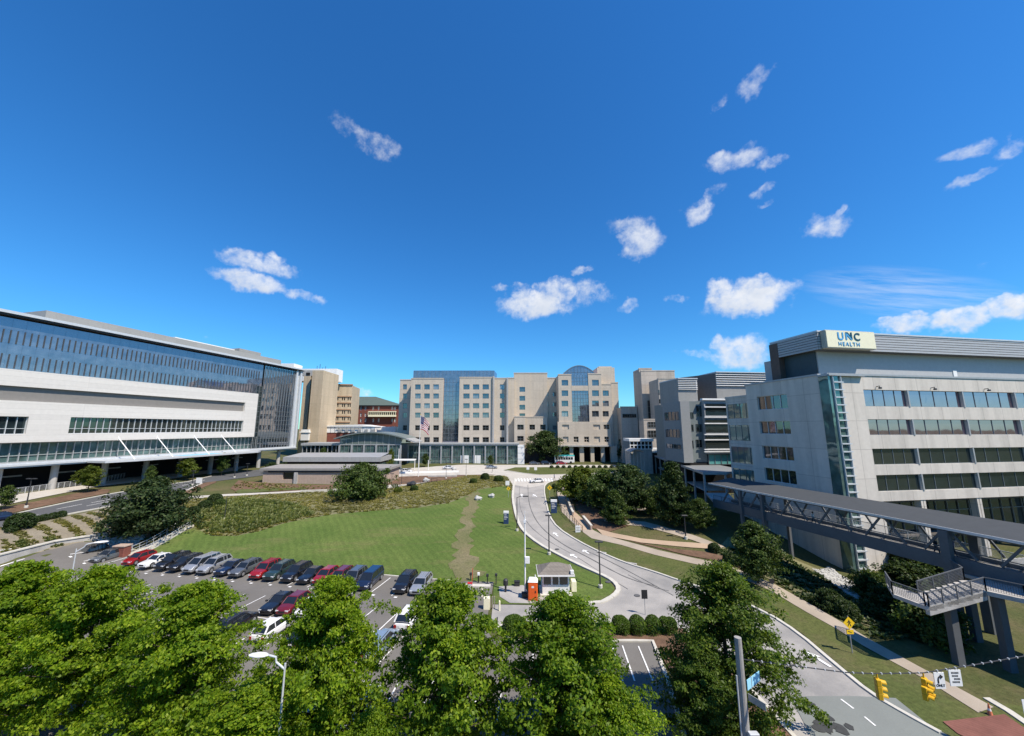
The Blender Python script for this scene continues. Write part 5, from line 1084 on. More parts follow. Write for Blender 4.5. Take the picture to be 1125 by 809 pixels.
def ramp():
    b = empty('stair_landing', 'concrete stair landings with mesh railings hanging off the near side of the truss footbridge', 'stairs', (40,35,0))
    loc = lambda p: (p[0]-40, p[1]-35)
    low = [(34.3,36.4),(34.7,34.1),(34.9,34.0),(36.6,36.4),(36.0,38.7)]; up = [(40.4,34.4),(41.6,32.8),(44.4,31.2),(47.0,31.4),(46.2,34.6),(44.5,36.8),(41.3,36.7)]
    back = [(43.4,36.1),(44.7,36.5),(44.4,39.6),(42.9,39.2)]
    m = MB(); m.prism([loc(p) for p in low], 4.95, 5.25); m.build('lower_landing', 'concrete', b)
    m = MB(); m.prism([loc(p) for p in up], 5.95, 6.3); m.build('upper_landing', 'concrete', b)
    m = MB(); m.prism([loc(p) for p in back], 6.0, 6.29); m.build('back_walkway', 'concrete', b)
    m = MB(); n = 8; p0, p1 = Vector((34.9,34.0)), Vector((36.6,36.4)); q0, q1 = Vector((40.4,34.4)), Vector((41.3,36.7))
    for k in range(n):
        a, c = k/n, (k+1)/n; z1 = 5.25+1.05*(k+1)/n; poly = [p0.lerp(q0,a),p0.lerp(q0,c),p1.lerp(q1,c),p1.lerp(q1,a)]; m.prism([loc(p) for p in poly], z1-.45, z1)
    m.build('stair_flight', 'concrete', b)
    m = MB(); m.prism([(loc(p0)[0],loc(p0)[1]),(loc(q0)[0],loc(q0)[1]),(loc(q0)[0]-.05,loc(q0)[1]+.3),(loc(p0)[0]-.05,loc(p0)[1]+.3)], [4.55,5.6,5.6,4.55], [5.2,6.25,6.25,5.2]); m.build('stringer', 'concrete', b)
    def rail(line, name='railing'):
        m = MB()
        for i in range(len(line)-1):
            a, c = Vector(line[i]), Vector(line[i+1]); a -= Vector((40,35,0)); c -= Vector((40,35,0))
            m.beam(a+Vector((0,0,1.08)), c+Vector((0,0,1.08)), .08, .07)
            for j in range(1,9): m.beam(a+Vector((0,0,.12*j)), c+Vector((0,0,.12*j)), .02, .02)
            k = max(1, int((c-a).length/1.3))
            for j in range(k+1): p = a.lerp(c, j/k); m.box(p.x-.035,p.x+.035,p.y-.035,p.y+.035,p.z,p.z+1.08)
            kk = int((c-a).length/.13)
            for j in range(kk): p = a.lerp(c, j/kk); m.box(p.x-.009,p.x+.009,p.y-.009,p.y+.009,p.z+.1,p.z+1.05)
        m.build(name, 'bridgemetal', b)
    L3 = lambda p, z: (p[0], p[1], z)
    rail([L3(low[4],5.25),L3(low[0],5.25),L3(low[1],5.25),L3(low[2],5.25),L3(up[0],6.3),L3(up[1],6.3),L3(up[2],6.3),L3(up[3],6.3)]); rail([L3(low[3],5.25),L3(up[6],6.3),L3(back[3],6.29)]); rail([L3(up[4],6.3),L3(up[5],6.3),L3(back[2],6.29)])
    for x, y, t in ((38.1,35.4,5.2),(41.2,34.4,5.95),(44.6,33.2,5.95),(43.6,38.6,7.2)):
        m = MB(); m.box(x-40-.3,x-40+.3,y-35-.27,y-35+.27,H(x,y)-.4,t-.003); m.build('column', 'bridgemetal', b)
    m = MB(); m.box(4.3,5.1,.6,1.4,6.3,7.5); m.build('gate_post', 'concrete', b)
ramp()
def walkway():
    b = empty('covered_walkway', 'covered walkway with a long flat grey roof, running from the glazed lobby', 'walkway roof', (40.5,81.3,4))
    P_ = [(40.2,81.0),(45.2,81.0),(51.5,84),(55.5,137),(49.6,137)]; loc = lambda p: (p[0]-40.5, p[1]-81.3)
    m = MB(); m.prism([loc(p) for p in P_], 6.4, 6.8); m.build('roof', M('walkway_roof', (.19,.20,.205), .6, .08), b)
    m = MB(); pts_ = [loc(p)+(6.6,) for p in (P_[4],P_[0],P_[1])]
    for i in range(2): m.beam(pts_[i], pts_[i+1], .16, .5)
    m.build('fascia', 'metal', b)
    for k in range(9):
        t = k/8; x, y = 40.6+9.1*t, 81.5+55*t; m = MB(); g = H(x,y); m.box(x-40.5-.16,x-40.5+.16,y-81.3-.16,y-81.3+.16,g-4.3,6.39); m.build('post', 'metal', b)
    for x, y in ((45,81.4),(48,83)): m = MB(); m.box(x-40.5-.16,x-40.5+.16,y-81.3-.16,y-81.3+.16,H(x,y)-4.3,6.39); m.build('post', 'metal', b)
    m = MB(); m.prism([loc((41.5,84)),loc((46,84)),loc((54,136)),loc((50.5,136))], 2.6, 2.9); m.build('upper_deck', 'concrete', b)
    m = MB(); m.prism([loc((36.2,69.2)),loc((40.6,70.2)),loc((45,80.9)),loc((40.4,80.9))], 2.35, 2.7); m.build('link_deck', 'concrete', b)
walkway()
def wall_thing(name, label, line, h0, w, mat, cat='wall', cap=None):
    pts_ = dens(line, 1.5, False); P2 = np.array(pts_); hz = Hn(P2[:,0],P2[:,1]); c = P2[0]
    o = empty(name, label, cat, (c[0],c[1],hz[0]))
    def strip(hb, ht, w0, w1):
        m = MB(); vs = []
        for i in range(len(P2)):
            a_, b_ = P2[max(0,i-1)], P2[min(len(P2)-1,i+1)]; dd = b_-a_; dd = dd/np.hypot(*dd); nn = (-dd[1],dd[0]); t = ht[i] if hasattr(ht,'__len__') else hz[i]+ht
            for ww, zz in ((w0,hz[i]+hb),(w0,t),(w1,t),(w1,hz[i]+hb)): vs.append((P2[i][0]+nn[0]*ww-c[0],P2[i][1]+nn[1]*ww-c[1],zz-hz[0]))
        m.add(vs, [(i*4+k,i*4+4+k,i*4+4+(k+1)%4,i*4+(k+1)%4) for i in range(len(P2)-1) for k in range(4)]+[(0,1,2,3),tuple((len(P2)-1)*4+k for k in (3,2,1,0))][::1]); return m
    strip(-.6, h0, 0, w).build('wall_body', mat, o)
    if cap: strip(h0, h0+.12, -.06, w+.06).build('coping', cap, o)
    return o
# retaining wall between lot and terrace: level top
rw = empty('retaining_wall', 'pale concrete retaining wall between the car park and the stony terrace', 'wall', (-70.9,45,0))
m = MB(); m.prism([(-.4,-6),(.0,-6),(.0,16.5),(3.4,21),(3.1,21.3),(-.4,16.8)], -.5, 2.6); m.build('wall_body', 'concrete', rw)
m = MB(); m.prism([(-.55,-6),(.12,-6),(.12,16.4),(3.5,20.9),(3.0,21.4),(-.55,16.9)], 2.601, 2.75); m.build('coping', 'kerb', rw)
x, y, z = at(133,611); bp = empty('brick_pier', 'short square red brick pier at the foot of the lot steps', 'pier', (x,y,z)); m = MB(); m.bbox(-.9,.9,-.6,.6,-.3,1.5,.05); m.build('pier_body', 'brick', bp); m = MB(); m.bbox(-1,1,-.7,.7,1.501,1.65,.04); m.build('coping', 'tanbrick', bp)
def steps():
    a = Vector(at(143,611)); c = Vector(at(207,577)); o = empty('lot_steps', 'long concrete steps with steel handrails climbing from the car park to the footpath', 'steps', a); d = (c-a); L = math.hypot(d.x,d.y); e = Vector((d.x,d.y,0))/L; n = Vector((-e.y,e.x,0)); k = 26; m = MB()
    for i in range(k):
        p = e*(L*i/k); q = e*(L*(i+1)/k); gx = a+e*(L*(i+.5)/k); zz = H(gx.x,gx.y)-a.z+.14; m.add([(*(p-n)[:2],zz-.5),(*(q-n)[:2],zz-.5),(*(q+n)[:2],zz-.5),(*(p+n)[:2],zz-.5),(*(p-n)[:2],zz),(*(q-n)[:2],zz),(*(q+n)[:2],zz),(*(p+n)[:2],zz)], [(0,3,2,1),(4,5,6,7),(0,1,5,4),(1,2,6,5),(2,3,7,6),(3,0,4,7)])
    m.build('flight', 'kerb', o)
    for s in (-1.05,1.05):
        m = MB(); pts_ = []
        for i in range(0,k+1,3):
            gx = a+e*(L*i/k); zz = H(gx.x,gx.y)-a.z; p = e*(L*i/k)+n*s; pts_.append((p.x,p.y,zz+1.05)); m.tube([(p.x,p.y,zz-.2),(p.x,p.y,zz+1.05)], .03, 6)
        m.tube(pts_, .035, 6); m.tube([(x,y,z-.45) for x,y,z in pts_], .025, 6); m.build('handrail', 'lightmetal', o)
steps()
wall_thing('edging_wall', 'low pale concrete edging wall beside the lot steps, along the lawn corner', W([(152,612),(166,602.5),(185,590.5),(213,579)]), .35, .35, 'kerb')
wall_thing('low_wall', 'low tan wall along the upper flight of the path by the road', W([(622,549),(627,563),(629,567)]), .7, .3, 'tanbrick', cap='kerb')
wall_thing('low_wall', 'low tan wall between the brick terrace and the brown bed under the small pointed tree', W([(640,572),(645,578),(649,583)]), .8, .3, 'tanbrick', cap='kerb')
wall_thing('low_wall', 'low pale wall on the bed in front of the spreading round tree', W([(330,541),(365,540),(392,541)]), .5, .3, 'kerb')
wall_thing('low_wall', 'long white low wall across the plaza, behind the flagpole', W([(440,520.5),(480,519.5),(504,519)]), .55, .4, 'white')
wall_thing('low_wall', 'short pale low wall in the plaza bed beside the thin lamp posts', W([(470,524.5),(502,524)]), .5, .4, 'concrete')
def railing(name, label, line, h, step, mat='lightmetal', bars=2):
    P2 = np.array(dens(line, step, False)); hz = Hn(P2[:,0],P2[:,1]); o = empty(name, label, 'railing', (*P2[0],hz[0])); r = MB(); q = MB()
    pts_ = [(x-P2[0][0],y-P2[0][1],z-hz[0]) for (x,y),z in zip(P2,hz)]
    for p in pts_: q.box(p[0]-.04,p[0]+.04,p[1]-.04,p[1]+.04,p[2]-.1,p[2]+h)
    for j in range(bars+1): r.tube([(p[0],p[1],p[2]+h-j*h*.8/max(1,bars)) for p in pts_], .035 if j == 0 else .022, 5)
    q.build('posts', mat, o); r.build('rails', mat, o); return o
railing('walk_railing', 'grey steel railing along the pavement under the hospital wing', W([(2,546),(50,539),(100,532.3),(145,523.7)]), 1.3, 1.1, 'lightmetal', 5)
railing('path_railing', 'dark steel railing on the wall of the brick terrace by the road', W([(611,540),(613,552),(617,563),(626,573)]), 1.1, 1.6, 'darkmetal', 2)
railing('path_railing', 'dark handrail beside the lower flight of the brick terrace', W([(629,573),(636,582),(640,585)]), 1.1, 1.3, 'darkmetal', 2)
railing('path_railing', 'pale handrail on the level path behind the trees', W([(700,561.5),(735,563)]), 1.1, 2, 'lightmetal', 2)
railing('plaza_railing', 'thin dark rail along the edge of the plaza path', W([(430,536),(455,533),(480,529)]), 1.0, 1.8, 'darkmetal', 1)
# ================================================================== VEHICLES
def car_proto(kind):
    L, Wd, zh, roof, bel = {'sedan':(4.75,1.84,.92,1.46,.95),'suv':(4.75,1.92,1.08,1.74,1.10),'hatch':(4.25,1.80,.98,1.54,1.0),'van':(5.05,1.98,1.08,1.80,1.08),'pickup':(5.6,1.98,1.14,1.88,1.16),'wagon':(4.8,1.84,1.0,1.58,1.02)}[kind]
    root = empty('parked_car', 'x', 'car'); hw = Wd/2; X = L/2
    if kind in ('sedan',): gh = (.95,.25,-1.05,-1.75)      # windscreen base, roof front, roof rear, rear glass base
    elif kind == 'pickup': gh = (1.15,.55,-.85,-1.15)
    elif kind == 'van': gh = (1.65,.8,-2.15,-2.4)
    elif kind == 'hatch': gh = (1.05,.3,-1.45,-2.0)
    else: gh = (1.1,.4,-1.85,-2.28)
    ztail = bel if kind in ('sedan',) else bel+.02
    st = [(X,hw*.72,.36,.62),(X-.12,hw*.88,.24,.78),(X-.5,hw*.96,.2,zh-.08),(gh[0]+.1,hw,.2,zh),(gh[1],hw,.2,bel),(gh[2],hw,.2,bel),(gh[3],hw*.985,.2,ztail),(-X+.25,hw*.95,.24,ztail-.03 if kind != 'sedan' else bel-.02),(-X+.04,hw*.88,.32,ztail-.2),(-X,hw*.8,.40,ztail-.36)]
    if kind == 'pickup': st = st[:6]+[(-1.2,hw,.2,bel),(-1.25,hw,.2,bel-.02),(-X+.1,hw*.97,.26,bel-.02),(-X,hw*.93,.36,bel-.05)]
    vs, fs = [], []
    for x, w, z0, z1 in st:
        h = z1-z0; prof = [(-w*.9,z0),(-w,z0+h*.22),(-w,z0+h*.62),(-w*.955,z1-h*.1),(-w*.83,z1),(0,z1+.035),(w*.83,z1),(w*.955,z1-h*.1),(w,z0+h*.62),(w,z0+h*.22),(w*.9,z0)]
        vs += [(x,y,z) for y,z in prof]
    n = 11
    for i in range(len(st)-1):
        for k in range(n): fs.append((i*n+k,i*n+(k+1)%n,(i+1)*n+(k+1)%n,(i+1)*n+k))
    fs += [tuple(range(n-1,-1,-1)), tuple(range((len(st)-1)*n,len(st)*n))]
    m = MB(); m.add(vs, fs); m.build('body', 'white', root, smooth=False)
    a, b_, c, d = gh; wb, wt = hw*.9, hw*.73; zb_ = bel-.02
    m = MB(); m.add([(a,-wb,zb_),(a,wb,zb_),(d,wb,zb_),(d,-wb,zb_),(b_,-wt,roof-.05),(b_,wt,roof-.05),(c,wt,roof-.05),(c,-wt,roof-.05)], [(3,2,1,0),(4,5,6,7),(0,1,5,4),(1,2,6,5),(2,3,7,6),(3,0,4,7)]); m.build('windows', 'carglass', root)
    m = MB(); m.add([(b_+.03,-wt-.02,roof-.06),(b_+.03,wt+.02,roof-.06),(c-.04,wt+.02,roof-.06),(c-.04,-wt-.02,roof-.06),(b_-.12,-wt+.12,roof),(b_-.12,wt-.12,roof),(c+.1,wt-.12,roof),(c+.1,-wt+.12,roof)], [(3,2,1,0),(4,5,6,7),(0,1,5,4),(1,2,6,5),(2,3,7,6),(3,0,4,7)])
    for s in (-1,1):
        m.beam((a,s*wb,zb_),(b_,s*(wt+.01),roof-.05),.07,.07); m.beam((d,s*wb,zb_),(c,s*(wt+.01),roof-.05),.13,.13)
        mx = (b_+c)/2; m.beam((mx,s*(wb+.005),zb_),(mx,s*(wt+.012),roof-.05),.09,.05)
        if kind in ('suv','van','wagon'): mq = c+.55; m.beam((mq,s*(wb+.005),zb_),(mq,s*(wt+.012),roof-.05),.12,.05)
    m.build('roof', 'white', root)
    if kind in ('suv','wagon'):
        m = MB(); [m.tube([(b_-.2,s*(wt-.08),roof+.06),(c+.2,s*(wt-.08),roof+.06)], .03, 5) for s in (-1,1)]; m.build('roof_rack', 'trim', root)
    wr = .34 if kind in ('sedan','hatch','wagon') else .38; wxs = (X-.92, -X+.95)
    for wx in wxs:
        for s in (-1,1):
            y1 = s*(hw+.005); y0 = s*(hw-.22); m = MB(); k = 18; ring = lambda r, y: [(wx+r*math.cos(2*math.pi*i/k),y,wr+r*math.sin(2*math.pi*i/k)) for i in range(k)]
            m.add(ring(wr,y0)+ring(wr,y1-s*.03)+ring(wr*.9,y1)+ring(wr*.66,y1), [(j*k+i,j*k+(i+1)%k,(j+1)*k+(i+1)%k,(j+1)*k+i) for j in range(3) for i in range(k)]+[tuple(range(k))]); w = m.build('wheel', 'tyre', root)
            m = MB(); m.add(ring(wr*.66,y1+s*.002)+[(wx,y1+s*.025,wr)], [(i,(i+1)%k,k) for i in range(k)]); m.build('rim', 'rim', w)
            m = MB(); kk = 14; rr = wr+.09; arch = [(wx+rr*math.cos(math.pi*i/kk),y1-s*.002 if 0 else s*(hw+.001),wr+rr*math.sin(math.pi*i/kk)*.98) for i in range(kk+1)]; arci = [(wx+wr*.98*math.cos(math.pi*i/kk),s*(hw+.001),wr+wr*.98*math.sin(math.pi*i/kk)) for i in range(kk+1)]
            m.add(arch+arci, [(i,i+1,kk+2+i,kk+1+i) for i in range(kk)]); m.build('wheel_arch', 'trim', root)
    for s in (-1,1):
        m = MB(); m.add([(X-.02,s*hw*.42,.60),(X-.10,s*hw*.86,.62),(X-.30,s*hw*.93,.74),(X-.13,s*hw*.5,.745),(X-.05,s*hw*.5,.735)], [(0,1,2,3,4) if s > 0 else (4,3,2,1,0)]); m.box(X-.14,X-.02,min(s*hw*.45,s*hw*.84),max(s*hw*.45,s*hw*.84),.60,.73); m.build('headlight', 'headlamp', root)
        zt_ = st[-2][3]; m = MB(); m.box(-X-.02,-X+.2,min(s*hw*.62,s*hw*.9),max(s*hw*.62,s*hw*.9),zt_-.34,zt_-.06); m.build('taillight', 'taillamp', root)
        m = MB(); m.bbox(gh[0]-.25,gh[0]-.02,min(s*(hw-.02),s*(hw+.2)),max(s*(hw-.02),s*(hw+.2)),bel+.01,bel+.17,.03); m.build('mirror', 'trim', root)
    m = MB(); m.box(X-.10,X+.015,-hw*.42,hw*.42,.46,.66); m.build('grille', 'trim', root); m = MB(); m.box(X-.2,X+.03,-hw*.72,hw*.72,.26,.36); m.build('front_bumper', 'trim', root); m = MB(); m.box(-X-.02,-X+.2,-hw*.8,hw*.8,.34,.44); m.build('rear_bumper', 'trim', root)
    m = MB(); m.box(-X-.03,-X-.005,-.26,.26,.56,.70); m.build('number_plate', 'white', root)
    if kind == 'pickup': m = MB(); m.box(-X+.15,-1.3,-hw*.78,hw*.78,bel+.02,bel+.06); m.build('bed_cover', 'trim', root)
    return root
CP = {}; PAINT = {}
def paint(n, c, metal=.3):
    PAINT[n] = M(n+'_car_paint', c, .28, .03, metal=metal, spec=.6, coat=.7)
for n, c, me in (('white',(.72,.72,.71),0),('silver',(.42,.43,.44),.5),('grey',(.13,.14,.15),.4),('black',(.012,.012,.014),.1),('navy',(.015,.025,.06),.3),('red',(.30,.012,.014),.2),('maroon',(.16,.012,.018),.2),('green',(.03,.055,.05),.3),('paleblue',(.30,.38,.46),.4)): paint(n, c, me)
def car(kind, col, x, y, head, label, z=None, group='cars parked in the lot', pitch=0, name='parked_car'):
    """head: direction the nose points (radians)"""
    if kind not in CP: CP[kind] = car_proto(kind); r = CP[kind]
    else: r = copy_tree(CP[kind])
    r.name = name; r.location = (x, y, (H(x,y)+.04 if z is None else z)); r.rotation_euler = (0, 0, head); r.scale = (.93,.93,.93); tag(r, label, 'car', group)
    for ch in r.children:
        if ch.name.split('.')[0] in ('body','roof'):
            ch.material_slots[0].link = 'OBJECT'; ch.material_slots[0].material = PAINT[col]
    return r
NOSE = math.atan2(-.99,-.12)
def lot_car(kind, col, px, r, label, flip=0, jit=0):
    """px: pixel of the bumper end nearest the viewer"""
    x, y = onz(px[0], px[1], 0); q = (Vector((x,y))-LO).dot(EV); p = lot(q+(0 if r > 0 else .35), r-(1.05 if r > 0 else 0)); return car(kind, col, p[0], p[1], NOSE+(math.pi if flip else 0)+jit, label, .035)
back = [('suv','black',(64,621),'black estate car at the left end of the back row of parked cars'),('wagon','grey',(90,623),'grey-green sedan next to the red brick pier, second car of the back row'),
 ('hatch','red',(139,622),'red hatchback just right of the red brick pier'),('sedan','white',(153,626),'white sedan between the red hatchback and two black cars'),('suv','black',(167,629),'black car third right of the red brick pier'),('wagon','black',(180,631),'black wagon touching the big silver car on its left'),
 ('van','silver',(198,633),'largest silver car of the back row, between a black wagon and a smaller silver one'),('suv','silver',(216,633),'smaller silver car right of the largest silver car'),('sedan','navy',(235,635),'dark navy sedan between silver and grey cars'),('wagon','grey',(251,637),'dark grey wagon left of the bright red car in the back row'),
 ('suv','red',(272,640),'bright red car in the middle of the back row'),('suv','green',(289,641),'dark green-grey car right of the bright red car'),('suv','black',(309,643),'black car right of the dark green-grey car'),('sedan','black',(326,645),'low black sedan left of the second red car'),
 ('hatch','red',(343,646),'red hatchback behind the top of the bright maple'),('wagon','maroon',(362,646),'maroon wagon half hidden behind the top of the bright maple'),('suv','grey',(379,647),'dark grey car left of the navy car at the end of the long run'),('van','navy',(398,648),'navy van at the right end of the long run of parked cars'),
 ('suv','black',(437,653),'black car standing next to the silver car, apart from the long run'),('wagon','silver',(456,654),'silver wagon at the right end of the back row, by the lawn')]
for k, c, p, lab in back: lot_car(k, c, p, 2.55, lab, 0, random.uniform(-.03,.03))
for k, c, p, r, lab, fl in [('sedan','black',(289,675),-6.3,'black sedan in the second row beside the maroon one',0),('hatch','maroon',(306,677),-6.3,'maroon hatchback in the second row, seen between two maples',0),('hatch','white',(322,683),-6.4,'white hatchback in the second row, right of the maroon one, under the bright maple',0),
   ('hatch','white',(300,694),-11.2,'white car with its dark rear window showing, in front of the maroon hatchback',1),('sedan','black',(336,699),-11.2,'black car mostly hidden under the left side of the bright maple',1),('suv','white',(440,692),-6.4,'white hatchback at the left side of the front broad maple',1),('wagon','paleblue',(424,704),-11.3,'pale blue-grey car half hidden between two maples',1),
   ('suv','red',(215,684),-11.2,'red car in the third row hidden by the wide left maple',1),
   ('wagon','black',(265,686),-11.2,'black wagon left of the white car with the dark rear window',1)]:
    lot_car(k, c, p, r, lab, fl, random.uniform(-.03,.03))
for (k, c, x, y, h, lab) in [('sedan','white',-19.5,29.5,NOSE,'white car at the bottom edge below the curved lamp head'),('suv','silver',-13.3,30.2,NOSE,'silver car under the broad maple at the bottom edge'),('sedan','white',-10.6,29.6,NOSE,'white car peeking out at the lower left of the front broad maple')]: car(k, c, x, y, h, lab, .035)
x, y, z = at(590,530.5); car('sedan','white',x,y,R(195),'white sedan turning at the crosswalk at the top of the main road', group='cars on the roads', name='driving_car')
x, y, z = at(1,574); car('sedan','navy',x-1.0,y+1,R(62),'dark navy car on the left road, cut by the left edge', group='cars on the roads', name='driving_car')
for u, v, c, k, h, lab in [(446,519.5,'white','sedan',0,'white car on the plaza drive left of the flagpole'),(432,515.5,'silver','van',0,'silver van in front of the arched glass pavilion'),(420,517,'white','suv',0,'white car behind the low spreading tree'),(493,515.6,'white','sedan',0,'white car in front of the glass colonnade, right of the flagpole'),
   (617,510.6,'red','sedan',0,'red car in front of the teal shuttle bus'),(600,510.8,'black','suv',0,'black car under the large tree at the portico'),(587,510.6,'grey','sedan',0,'grey car in front of the dark recess'),(540,515,'silver','sedan',.1,'silver car at the colonnade drive')]:
    x, y, z = at(u, v); car(k, c, x, y, h, lab, group='cars on the plaza drive', name='driving_car')
def bus():
    x, y, z = at(621,510.0); y += 3; b = empty('shuttle_bus', 'small shuttle bus with a teal roof under the portico trees, behind the red car', 'bus', (x,y,H(x,y)+.05)); L, w = 8.2, 2.4
    m = MB(); m.bbox(-L/2,L/2,-w/2,w/2,.35,2.9,.12); m.build('body', 'white', b)
    m = MB(); m.bbox(-L/2-.05,L/2+.05,-w/2-.05,w/2+.05,2.905,3.3,.1); m.build('roof', M('teal_paint', (.05,.42,.42), .4, .05), b)
    m = MB(); [m.box(-L/2+.4+k*1.05,-L/2+1.3+k*1.05,s*(w/2+.015)-.012,s*(w/2+.015)+.012,1.5,2.5) for k in range(7) for s in (-1,1)]; m.build('windows', 'carglass', b)
    for sx in (-2.6,2.6):
        for s in (-1,1): m = MB(); k = 16; m.add([(sx+.45*math.cos(2*math.pi*i/k),yy,.45+.45*math.sin(2*math.pi*i/k)) for yy in (s*(w/2-.25),s*(w/2+.02)) for i in range(k)], [(i,(i+1)%k,k+(i+1)%k,k+i) for i in range(k)]+[tuple(range(k)),tuple(range(2*k-1,k-1,-1))]); m.build('wheel', 'tyre', b)
    m = MB(); [m.box(-L/2-.02,-L/2+.05,s*.9-.15,s*.9+.15,.8,1.1) for s in (-1,1)]; m.build('taillight', 'taillamp', b)
bus()
# ================================================================== STREET FURNITURE
def lamp(ub, vb, vt, label, style='box', arm=None, r=.09, mat='darkmetal', name='street_lamp', base=True):
    x, y, z = at(ub, vb); h = zt(y, ub, vt)-z; o = empty(name, label, 'street lamp', (x,y,z))
    m = MB(); m.tube([(0,0,-.2),(0,0,h)], [r*1.2,r*.7], 10); m.build('pole', mat, o)
    if base: m = MB(); m.lathe([(.28,-.2),(.28,.35),(.24,.4)], 12); m.build('footing', 'kerb', o)
    if style == 'box':
        m = MB(); m.bbox(-.5,.5,-.2,.2,h,h+.16,.04); m.build('lamp_head', mat, o)
    elif style == 'double':
        m = MB(); m.bbox(-.9,-.15,-.2,.2,h-.1,h+.06,.04); m.bbox(.15,.9,-.2,.2,h-.1,h+.06,.04); m.box(-.2,.2,-.05,.05,h-.08,h); m.build('lamp_head', mat, o)
    elif style == 'arm':
        dx = arm; m = MB(); m.tube([(0,0,h-.05),(dx*.4,0,h+.15),(dx*.8,0,h+.18)], .05, 8); m.build('arm', mat, o); m = MB(); m.bbox(min(dx*.75,dx*1.4),max(dx*.75,dx*1.4),-.2,.2,h+.1,h+.26,.04); m.build('lamp_head', mat, o)
    return o
lamp(603.3,609.5,567,'dark lamp post on the left kerb of the curving road, upper one'); lamp(659.6,646,596,'dark lamp post on the grass tip by the guard booth, beside the road bend')
lamp(568,583.5,546.5,'dark lamp post with a short arm at the left road edge','arm',1.5); lamp(753.5,592,567,'dark lamp post on the grass below the covered walkway trees')
lamp(28.5,558,526,'dark double-headed lamp post on the brown strip by the left road','double'); lamp(246.5,571,545,'thin dark lamp post in the tall grass at the left of the lawn','none',r=.07)
lamp(211,533.5,518,'dark lamp post beside the left road kerb, right of the crape myrtle','box'); lamp(257.5,525,509,'dark lamp post in front of the right end of the glass canopy','box'); lamp(271,523,510,'dark lamp post just left of the flat pavilion','box')
for u, vb, vt, lab in [(430,536,521,'thin dark plaza post left of the flagpole, near the spreading tree'),(441,534,517,'thin dark plaza post just left of the flagpole'),(512,523,505,'thin dark plaza post in front of the white doors'),(490,526,509,'thin dark plaza post between flagpole and white doors'),(541,519.5,500,'thin dark plaza post at the right end of the colonnade'),(125,526,511,'dark lamp post under the glass canopy edge')]: lamp(u, vb, vt, lab, 'box', r=.06)
def bent_lamp(name, label, x, y, h, arm, mat='lightmetal', az=0):
    o = empty(name, label, 'street lamp', (x,y,H(x,y)), az); m = MB(); m.tube([(0,0,-.2),(0,0,h)], [.085,.045], 12); m.build('pole', mat, o)
    s = 1 if arm > 0 else -1; m = MB(); m.tube([(0,0,h-.3),(s*.5,0,h+.05),(arm*.6,0,h+.30),(arm,0,h+.38)], .055, 8); m.build('arm', mat, o)
    prof = [(0,.03),(.25,.15),(.6,.19),(1.0,.13),(1.12,.04)]; m = MB(); vs = []; n = 10
    for t, r in prof: vs += [(arm+s*t, r*1.25*math.cos(2*math.pi*k/n), h+.40+(r*.55*math.sin(2*math.pi*k/n))) for k in range(n)]
    m.add(vs, [(i*n+k,i*n+(k+1)%n,(i+1)*n+(k+1)%n,(i+1)*n+k) for i in range(4) for k in range(n)]+[tuple(range(n)),tuple(range(5*n-1,4*n-1,-1))]); m.build('lamp_head', 'white', o, smooth=True); return o
x, zt_ = ony(84,603,38); bent_lamp('street_lamp', 'tall pale bent lamp post rising behind the left maples, by the retaining wall', x, 38, zt_-H(x,38), 1.1, az=R(25))
x, zt_ = ony(314,722,22.7); bent_lamp('street_lamp', 'pale lamp post with a curved arm and a white cobra head, among the front maples', x, 22.7, zt_-.3, -.9)
def white_pole():
    x, y, z = at(577,656); h = zt(y,577,568)-z; o = empty('camera_pole', 'tall white pole with a small pale box halfway, beside the orange toilet', 'pole', (x,y,z)); m = MB(); m.tube([(0,0,-.2),(0,0,h*.85),(0,0,h)], [.11,.08,.07], 10); m.build('pole', 'white', o)
    m = MB(); m.bbox(-.05,.55,-.3,-.05,h*.42,h*.42+.75,.04); m.build('box', 'white', o); m = MB(); m.tube([(0,0,h),(0,0,h+.7)], .03, 6); m.box(-.16,.16,-.12,.12,h-.7,h-.35); m.build('camera', 'white', o)
white_pole()
def flag():
    x, y, z = at(459.5,524); h = zt(y,459.5,456)-z; o = empty('flagpole', 'tall white flagpole in the plaza in front of the stone hospital', 'flagpole', (x,y,z)); m = MB(); m.tube([(0,0,-.2),(0,0,h)], [.16,.07], 10); m.build('pole', 'white', o); m = MB(); m.lathe([(.02,h),(.16,h+.12),(.02,h+.26)], 10); m.build('finial', 'signyellow', o)
    f = empty('flag', 'striped red and white flag with a blue star corner drooping from the flagpole', 'flag', (x+.1,y,z+h-.5)); n, k = 26, 10; m = MB(); fl, fh = 3.4, 4.2
    vs = []
    for i in range(n+1):
        for j in range(k+1):
            s, t = i/n, j/k; vs.append((t*2.6+.2*math.sin(s*9)*t, .35*math.sin(t*7+s*3)*t, -fh*s-2.2*t*t*.9))
    fs, ms = [], []
    for i in range(n):
        for j in range(k): m.add([vs[i*(k+1)+j],vs[i*(k+1)+j+1],vs[(i+1)*(k+1)+j+1],vs[(i+1)*(k+1)+j]], [(0,1,2,3)], 2 if (i < n*.54 and j < k*.4) else (0 if (i//2)%2 == 0 else 1))
    m.build('cloth', [M('flag_red', (.38,.03,.05), .8, .05), 'white', M('flag_blue', (.02,.03,.12), .8, .05)], f)
    m = MB(); g = random.Random(2)
    for i in range(1,n//2,2):
        for j in range(1,4): p = vs[i*(k+1)+j]; m.box(p[0]-.05,p[0]+.05,p[1]-.06,p[1]+.06,p[2]-.05,p[2]+.05)
    m.build('stars', 'white', f)
flag()
